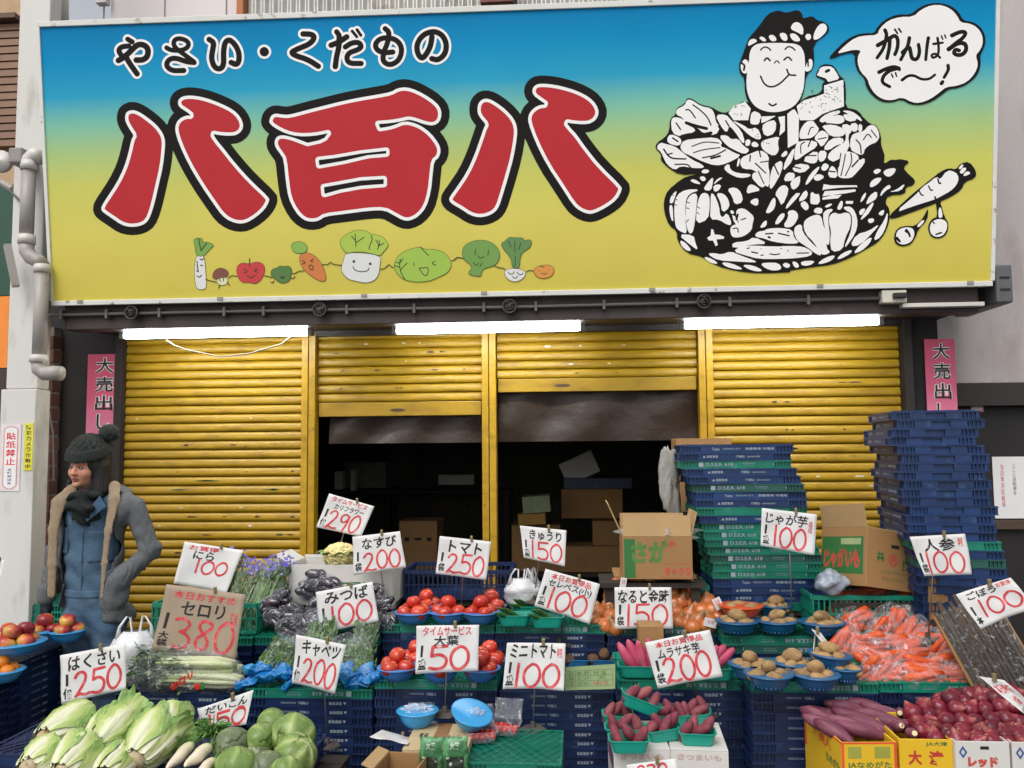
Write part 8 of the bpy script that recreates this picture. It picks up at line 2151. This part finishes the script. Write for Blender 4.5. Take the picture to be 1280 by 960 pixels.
for k, (s_, u, v) in enumerate((('品名', .06, .2), ('等級', .21, .2), ('量目', .36, .2), ('M', .55, .22), ('S', .70, .22), ('規格', .06, .42), ('2L', .22, .42), ('正味', .36, .42), ('3M', .66, .42), ('入数', .06, .64), ('生産', .22, .64), ('者名', .36, .64))):
    put_text(g, s_, (u + .02, v + .02, u + .11, v + .17), lambda a, b: mp4(a, b, .0012))
obj('lettering', g.mesh('lettering', fix=False), m_gi, r_)
g = MB(); put_text(g, '58215', (.56, .67, .86, .80), lambda a, b: mp4(a, b, .0012)); obj('stamp', g, m_red1, r_)
# small shop tags on the onion nets
for k, (x0, y0, x1, y1, Y, rt, lab) in enumerate(((775, 722, 783, 735, 4.42, 10, 'small white tag on the onions above the 150 yen card'), (892, 747, 903, 762, 4.42, -25, 'small white tag between the onions and the orange bowl'), (880, 773, 896, 784, 4.34, 14, 'small white tag at the lower right of the onion heap'))):
    a, b = at(x0, y0, Y), at(x1, y1, Y); w, h = (b.x - a.x) / 2, (a.z - b.z) / 2
    r_ = thing('paper_tag', lab, 'tag', TRS((a + b) / 2, ry=R(rt)), 'small tags on the onions')
    g = MB(); g.box(-w, w, -.001, .001, -h, h); obj('paper', g, m_cardp, r_)
    g = MB(); put_text(g, '玉葱', (.2, .2, .8, .6), lambda u, v: (-w + 2 * w * u, -.0016, h - 2 * h * v)); obj('lettering', g, m_redink, r_)
# ================================================================== THE WOMAN
YPn = 4.78
PO = at(118, 760, YPn); PO.z = 0.0
def wl(px, py, dy=0.0):
    p = at(px, py, YPn); return (p.x - PO.x, dy, p.z)
woman = thing('person', 'woman in a grey fleece lined jacket and dark bobble hat standing at the left', 'person', Matrix.Translation(PO))
m_den = M('blue_denim', '375068', .85, .2, 9, bump=.5, bscale=45, rnd=-1, col2='4a6478', mix=(.42, .7))
m_jack = M('grey_jersey', '5a5d5f', .92, .3, 160, bump=.25, bscale=160, rnd=-1)
m_fleece = M('cream_fleece', 'a08c72', .95, .12, 60, bump=1.0, bscale=220, rnd=-1)
m_knit = M('dark_knit', '272b28', .95, .2, 60, bump=1.0, bscale=130, rnd=-1)
m_scarf = M('dark_scarf', '101816', .95, .2, 12, bump=.8, bscale=50, rnd=-1)
m_hair = M('dark_hair', '140e10', .45, .3, 60, bump=.8, bscale=40, rnd=-1, stretch=(8, 8, 1))
m_skin = M('skin', 'c48e72', .5, .05, 8, rnd=-1, sss=.1, col2='b8705e', mix=(.5, .8))
m_glove = M('dark_glove', '141824', .9, .2, 40, bump=.5, bscale=90, rnd=-1)
def N3(X, Y, Z, f, s=0.0):
    return np.sin(X * f + 1.3 * np.sin(Y * f * .8 + s) + s) * np.sin(Y * f * 1.1 + 1.1 * np.sin(Z * f * .7 + s)) * np.sin(Z * f * .9 + 1.2 * np.sin(X * f * .9))
hipL, hipR = wl(99, 768), wl(137, 768)
def torso(X, Y, Z, gr=0.0):
    d = cap(X, Y, Z, wl(116, 745), wl(115, 700), .150 + gr, .148 + gr, .70)
    d = smin(d, cap(X, Y, Z, wl(115, 690), wl(118, 650), .150 + gr, .158 + gr, .66), .05)
    d = smin(d, cap(X, Y, Z, wl(95, 638), wl(152, 634), .070 + gr, .070 + gr, .9), .06)
    d = smin(d, cap(X, Y, Z, wl(120, 640), wl(119, 612), .065, .055), .04)
    return d
def coverall(X, Y, Z):
    d = torso(X, Y, Z)
    d = smin(d, smin(cap(X, Y, Z, wl(101, 772), wl(98, 838, -.02), .105, .078, .95), cap(X, Y, Z, wl(98, 838, -.02), wl(97, 900, .02), .078, .070), .04), .05)
    d = smin(d, smin(cap(X, Y, Z, wl(135, 772), wl(137, 838, -.05), .108, .080, .95), cap(X, Y, Z, wl(137, 838, -.05), wl(135, 900, 0), .080, .070), .04), .05)
    return d + .006 * N3(X, Y, Z, 26) + .004 * np.sin(Z * 55 + 14 * X + 3 * np.sin(X * 14)) * (np.abs(Z - .72) < .55)
body = nets(coverall, (-.30, -.22, .02), (.30, .22, 1.42), .0095, 'coverall')
cv = obj('coverall', body, m_den, woman)
# belt line, front zip placket and chest pockets, conforming to the body
def slab(name, fn, lo, hi, mat, parent, step=.006):
    return obj(name, nets(fn, lo, hi, step, name), mat, parent)
def inbx(X, Z, x0, x1, z0, z1): return np.maximum(np.maximum(x0 - X, X - x1), np.maximum(z0 - Z, Z - z1))
b0, b1 = wl(80, 744), wl(160, 735)
slab('belt', lambda X, Y, Z: smax(coverall(X, Y, Z) - .008, inbx(X, Z, b0[0], b1[0], b0[2], b1[2]), .006), (-.25, -.22, b0[2] - .03), (.25, .02, b1[2] + .03), m_den, cv)
for p_, q_ in (((122, 700), (148, 662)), ((85, 690), (96, 658)), ((111, 738), (118, 660))):
    u, v = wl(*p_), wl(*q_)
    slab('pocket' if p_[0] != 111 else 'placket', lambda X, Y, Z: smax(torso(X, Y, Z) - .011, inbx(X, Z, u[0], v[0], u[2], v[2]), .008), (u[0] - .03, -.22, u[2] - .03), (v[0] + .03, .0, v[2] + .03), m_den, cv, .0055)
# collar points
for sx, pts in ((-1, [(104, 622), (100, 640), (112, 652), (116, 640)]), (1, [(140, 618), (147, 632), (124, 650), (120, 641)])):
    me = MB(); P_ = [Vector(wl(x, y, -.125)) for x, y in pts]; me.add(P_, [(0, 1, 2, 3)]); obj('collar', me.mesh('collar'), m_den, cv, solid=.008, bevel=.003)
# jacket
def jacket(X, Y, Z):
    d = torso(X, Y, Z, .028)
    d = smin(d, cap(X, Y, Z, wl(96, 756), wl(150, 770), .09, .085, 1.2), .05)
    d = smax(d, wl(120, 775)[2] + .10 * (X + .1) * 0 - Z + .0, .02)
    inner = torso(X, Y, Z, .012)
    d = smax(d, -inner, .01)
    t = (Z - wl(120, 745)[2]) / (wl(120, 620)[2] - wl(120, 745)[2])
    xl = wl(84, 690)[0] + (wl(88, 690)[0] - wl(84, 690)[0]) * t; xr_ = wl(143, 690)[0] + (wl(152, 690)[0] - wl(143, 690)[0]) * t
    gap = np.maximum(np.maximum(xl - X, X - xr_), Y + .02)
    d = smax(d, -gap, .012)
    sl = smin(cap(X, Y, Z, wl(82, 634, .01), wl(70, 688, .02), .058, .052), cap(X, Y, Z, wl(70, 688, .02), wl(63, 742, -.03), .052, .044), .03)
    sr = smin(cap(X, Y, Z, wl(166, 634, .01), wl(185, 686, .03), .062, .054), cap(X, Y, Z, wl(186, 688, .03), wl(160, 722, -.10), .054, .048), .03)
    s_ = np.minimum(sl, sr)
    s_ = s_ + .005 * np.sin(Z * 75 + 9 * np.sin(X * 19 + Y * 22) + 18 * X) * (.4 + .6 * np.sin(Z * 21 + 2) ** 2) * np.clip((wl(120, 650)[2] - Z) * 8, 0, 1)
    d = smin(d, s_, .025)
    d = smin(d, ell(X, Y, Z, wl(153, 738, -.085), (.085, .055, .10)), .05)
    hood = ell(X, Y, Z, wl(122, 618, .09), (.15, .10, .065))
    d = smin(d, hood, .03)
    neck = cap(X, Y, Z, wl(120, 640, -.03), wl(119, 596, -.04), .075, .075)
    d = smax(d, -neck, .02)
    return d + .008 * N3(X, Y, Z, 22, 1.0) + .0035 * N3(X, Y, Z, 55, 2.0)
jk = obj('jacket', nets(jacket, (-.36, -.24, wl(120, 778)[2] - .02), (.42, .26, 1.48), .009, 'jacket'), m_jack, woman)
def strip(pts, ws, nm):
    def f(X, Y, Z):
        d = np.full(X.shape, 9.0)
        for i in range(len(pts) - 1): d = smin(d, cap(X, Y, Z, pts[i], pts[i + 1], ws[i], ws[i + 1], .42), .02)
        return d + .003 * N3(X, Y, Z, 90)
    a = np.array(pts); return obj('fleece_lining', nets(f, a.min(0) - .07, a.max(0) + .07, .007, nm), m_fleece, jk)
strip([wl(97, 612, -.06), wl(86, 628, -.10), wl(83, 660, -.125), wl(82, 700, -.125), wl(80, 738, -.12)], [.036, .042, .030, .027, .025], 'fleece_left')
strip([wl(148, 608, -.04), wl(152, 624, -.08), wl(150, 660, -.125), wl(146, 700, -.13), wl(142, 742, -.125)], [.036, .034, .020, .017, .012], 'fleece_right')
cuff = nets(lambda X, Y, Z: cap(X, Y, Z, wl(63.5, 736, -.03), wl(62.5, 746, -.034), .050, .048) + .002 * np.sin(np.arctan2(Y, X - wl(63, 740)[0]) * 30), np.array(wl(63, 741, -.03)) - .08, np.array(wl(63, 741, -.03)) + .08, .005, 'cuff')
obj('cuff', cuff, m_jack, jk)
# hand in a fingerless glove, fingertips bare
h0 = np.array(wl(62, 752, -.035))
S_ = 4.78 / F
def dpx(x, y, z): return (x * S_, y, -z * S_)
palm = lambda X, Y, Z: smin(cap(X, Y, Z, h0 + np.array([0, 0, .02]), h0 + np.array(dpx(1, 0, 7)), .033, .036, .7), cap(X, Y, Z, h0 + np.array(dpx(1, -.01, 4)), h0 + np.array(dpx(6, -.035, 11)), .018, .014), .012)
fing = [((-5, .00, 10), (-4, -.012, 17), (0, -.022, 20)), ((-2, -.004, 11), (-1, -.018, 18.5), (3, -.026, 21)), ((1.5, -.004, 11), (3, -.018, 18), (6, -.024, 20)), ((4.5, .0, 10), (6, -.012, 15.5), (8, -.018, 17))]
gl = lambda X, Y, Z: smin(palm(X, Y, Z), np.minimum.reduce([cap(X, Y, Z, h0 + np.array(dpx(*a)), h0 + np.array(dpx(*b)), .0105, .0095) for a, b, c in fing]), .006)
obj('glove', nets(gl, h0 - .12, h0 + .12, .0042, 'glove'), m_glove, woman)
for a, b, c in fing + [((6, -.035, 11), (7, -.04, 12), (7.5, -.05, 16))]:
    B_, C_ = h0 + np.array(dpx(*b)), h0 + np.array(dpx(*c))
    obj('finger', nets(lambda X, Y, Z: cap(X, Y, Z, B_, C_, .0088, .0078), np.minimum(B_, C_) - .02, np.maximum(B_, C_) + .02, .0035, 'finger'), m_skin, woman)
# shoes
for px in (97, 135):
    s0 = wl(px, 907, .0)
    obj('shoe', nets(lambda X, Y, Z: smax(smin(cap(X, Y, Z, (s0[0], .03, .05), (s0[0] - .03, -.15, .035), .05, .038, 1), cap(X, Y, Z, (s0[0], .03, .05), (s0[0], .03, .1), .05, .05), .03), .004 - Z, .005), (s0[0] - .13, -.24, -.01), (s0[0] + .12, .12, .18), .008, 'shoe'), m_glove, woman)
# head
HC_ = wl(113, 584, -.035)
TH = Matrix.Translation(Vector(HC_)) @ Euler((R(6), R(3), R(-10))).to_matrix().to_4x4() @ Matrix.Scale(1.1, 4)
def head(X, Y, Z):
    d = ell(X, Y, Z, (0, .01, .025), (.075, .092, .100))
    d = smin(d, ell(X, Y, Z, (0, -.022, -.045), (.055, .062, .062)), .035)       # jaw
    for s in (-1, 1): d = smin(d, ell(X, Y, Z, (s * .036, -.055, -.022), (.026, .024, .024)), .02)   # cheeks
    d = smin(d, ell(X, Y, Z, (0, -.080, -.082), (.018, .014, .014)), .02)        # chin
    d = smin(d, cap(X, Y, Z, (0, -.078, .022), (0, -.100, -.020), .008, .0125), .010)   # nose
    for s in (-1, 1):
        d = smin(d, ell(X, Y, Z, (s * .011, -.092, -.023), (.008, .009, .007)), .006)
        d = smax(d, -ell(X, Y, Z, (s * .031, -.098, .012), (.019, .016, .011)), .012)     # sockets
        d = smin(d, cap(X, Y, Z, (s * .014, -.084, .034), (s * .046, -.070, .036), .006, .005), .012)
        d = smin(d, ell(X, Y, Z, (s * .077, .012, -.005), (.009, .018, .028)), .006)
    d = smin(d, cap(X, Y, Z, (0, .02, -.06), (0, .03, -.17), .050, .052), .03)
    return d
hd = obj('head', nets(head, (-.11, -.14, -.18), (.11, .14, .15), .0042, 'head'), m_skin, woman, Mx=TH)
m_lip = M('lips', '96483f', .4, .1, rnd=-1, sss=.1); m_eyew = M('eye_white', '9a928a', .3, .02, rnd=-1); m_iris = M('iris', '150e0c', .15, .02, rnd=-1)
lipn = nets(lambda X, Y, Z: smin(cap(X, Y, Z, (-.020, -.084, -.052), (.0, -.092, -.049), .0035, .0052), cap(X, Y, Z, (.020, -.084, -.052), (.0, -.092, -.049), .0035, .0052), .003), (-.03, -.11, -.065), (.03, -.07, -.035), .002, 'upper_lip')
obj('upper_lip', lipn, m_lip, hd)
obj('lower_lip', nets(lambda X, Y, Z: smin(cap(X, Y, Z, (-.016, -.083, -.059), (0, -.090, -.0605), .004, .0058), cap(X, Y, Z, (.016, -.083, -.059), (0, -.090, -.0605), .004, .0058), .003), (-.03, -.11, -.075), (.03, -.07, -.048), .002, 'lower_lip'), m_lip, hd)
for s in (-1, 1):
    me = shaped('eye', lambda x, y, z, p: (x * .0125, y * .010, z * .0048), m_eyew, 3); e_ = obj('eye', me, None, hd, Mx=Matrix.Translation((s * .031, -.078, .010)))
    me = shaped('iris', lambda x, y, z, p: (x * .0062, y * .005, z * .0052), m_iris, 2); obj('iris', me, None, hd, Mx=Matrix.Translation((s * .031 - .003, -.0855, .009)))
    g = MB(); g.tube([(s * .017, -.0865, .013), (s * .031, -.0895, .0175), (s * .046, -.080, .013)], [.0012, .0022, .0015], 6); obj('eyelid', g.mesh('eyelid', smooth=True), m_hair, hd)
    g = MB(); g.tube([(s * .014, -.0905, .032), (s * .030, -.0895, .039), (s * .048, -.075, .035)], [.002, .0028, .0012], 6); obj('eyebrow', g.mesh('eyebrow', smooth=True), m_hair, hd)
# hair
def hairf(X, Y, Z):
    d = ell(X, Y, Z, (0, .02, .02), (.088, .098, .105))
    d = smin(d, cap(X, Y, Z, (.075, .01, .0), (.088, -.005, -.125), .030, .040, 1.3), .03)
    d = smin(d, cap(X, Y, Z, (-.072, -.005, .0), (-.080, -.02, -.120), .020, .026, 1.2), .03)
    d = smin(d, cap(X, Y, Z, (0, .085, .0), (.02, .10, -.13), .05, .06), .04)
    face = ell(X, Y, Z, (-.002, -.10, -.03), (.064, .092, .105))
    d = smax(d, -face, .012)
    return d + .0022 * np.sin(np.arctan2(Y, X) * 46 + 3 * np.sin(Z * 40)) + .0014 * np.sin(X * 300 + Z * 30)
obj('hair', nets(hairf, (-.16, -.13, -.2), (.18, .19, .15), .0045, 'hair'), m_hair, woman, Mx=TH)
# scarf
def scarf(X, Y, Z):
    d = cap(X, Y, Z, wl(118, 638, -.045), wl(117, 620, -.05), .100, .074, .95)
    d = smin(d, cap(X, Y, Z, wl(106, 619, -.12), wl(132, 617, -.10), .024, .026), .03)
    d = smin(d, cap(X, Y, Z, wl(104, 630, -.14), wl(128, 634, -.14), .028, .028), .03)
    d = smin(d, cap(X, Y, Z, wl(114, 632, -.13), wl(116, 650, -.125), .045, .022, .5), .03)
    d = smax(d, -(cap(X, Y, Z, HC_, wl(116, 606, -.045), .07, .055)), .01)
    return d + .007 * np.sin(Z * 95 + 14 * X + 3 * np.sin(X * 30))
obj('scarf', nets(scarf, np.array(wl(88, 665, -.25)), np.array(wl(150, 592, .12)), .0065, 'scarf'), m_scarf, woman)
# bobble hat, cable knit
def hat(X, Y, Z):
    dz = Z - (.074 + .24 * Y)
    d = ell(X, Y, Z, (.0, .018, .068), (.100, .110, .112))
    a = np.arctan2(Y - .018, X)
    d = d + .0035 * np.sin(a * 16 + 1.6 * np.sin(Z * 110)) + .002 * np.sin(Z * 240 + np.sin(a * 16) * 2)
    d = smax(d, -dz, .004)
    br = np.maximum(np.abs(dz - .012) - .026, np.abs(ell(X, Y, Z, (0, .018, .05), (.103, .113, .13))) - .010) + .0018 * np.sin(a * 60)
    return smin(d, br, .004)
ht = obj('hat', nets(hat, (-.14, -.13, -.03), (.14, .16, .2), .0045, 'hat'), m_knit, woman, Mx=TH)
pz = TH.inverted() @ Vector(wl(134, 541, .02))
obj('bobble', nets(lambda X, Y, Z: ell(X, Y, Z, tuple(pz), (.054, .05, .048)) + .005 * N3(X, Y, Z, 120), np.array(pz) - .075, np.array(pz) + .075, .0045, 'bobble'), m_knit, ht)
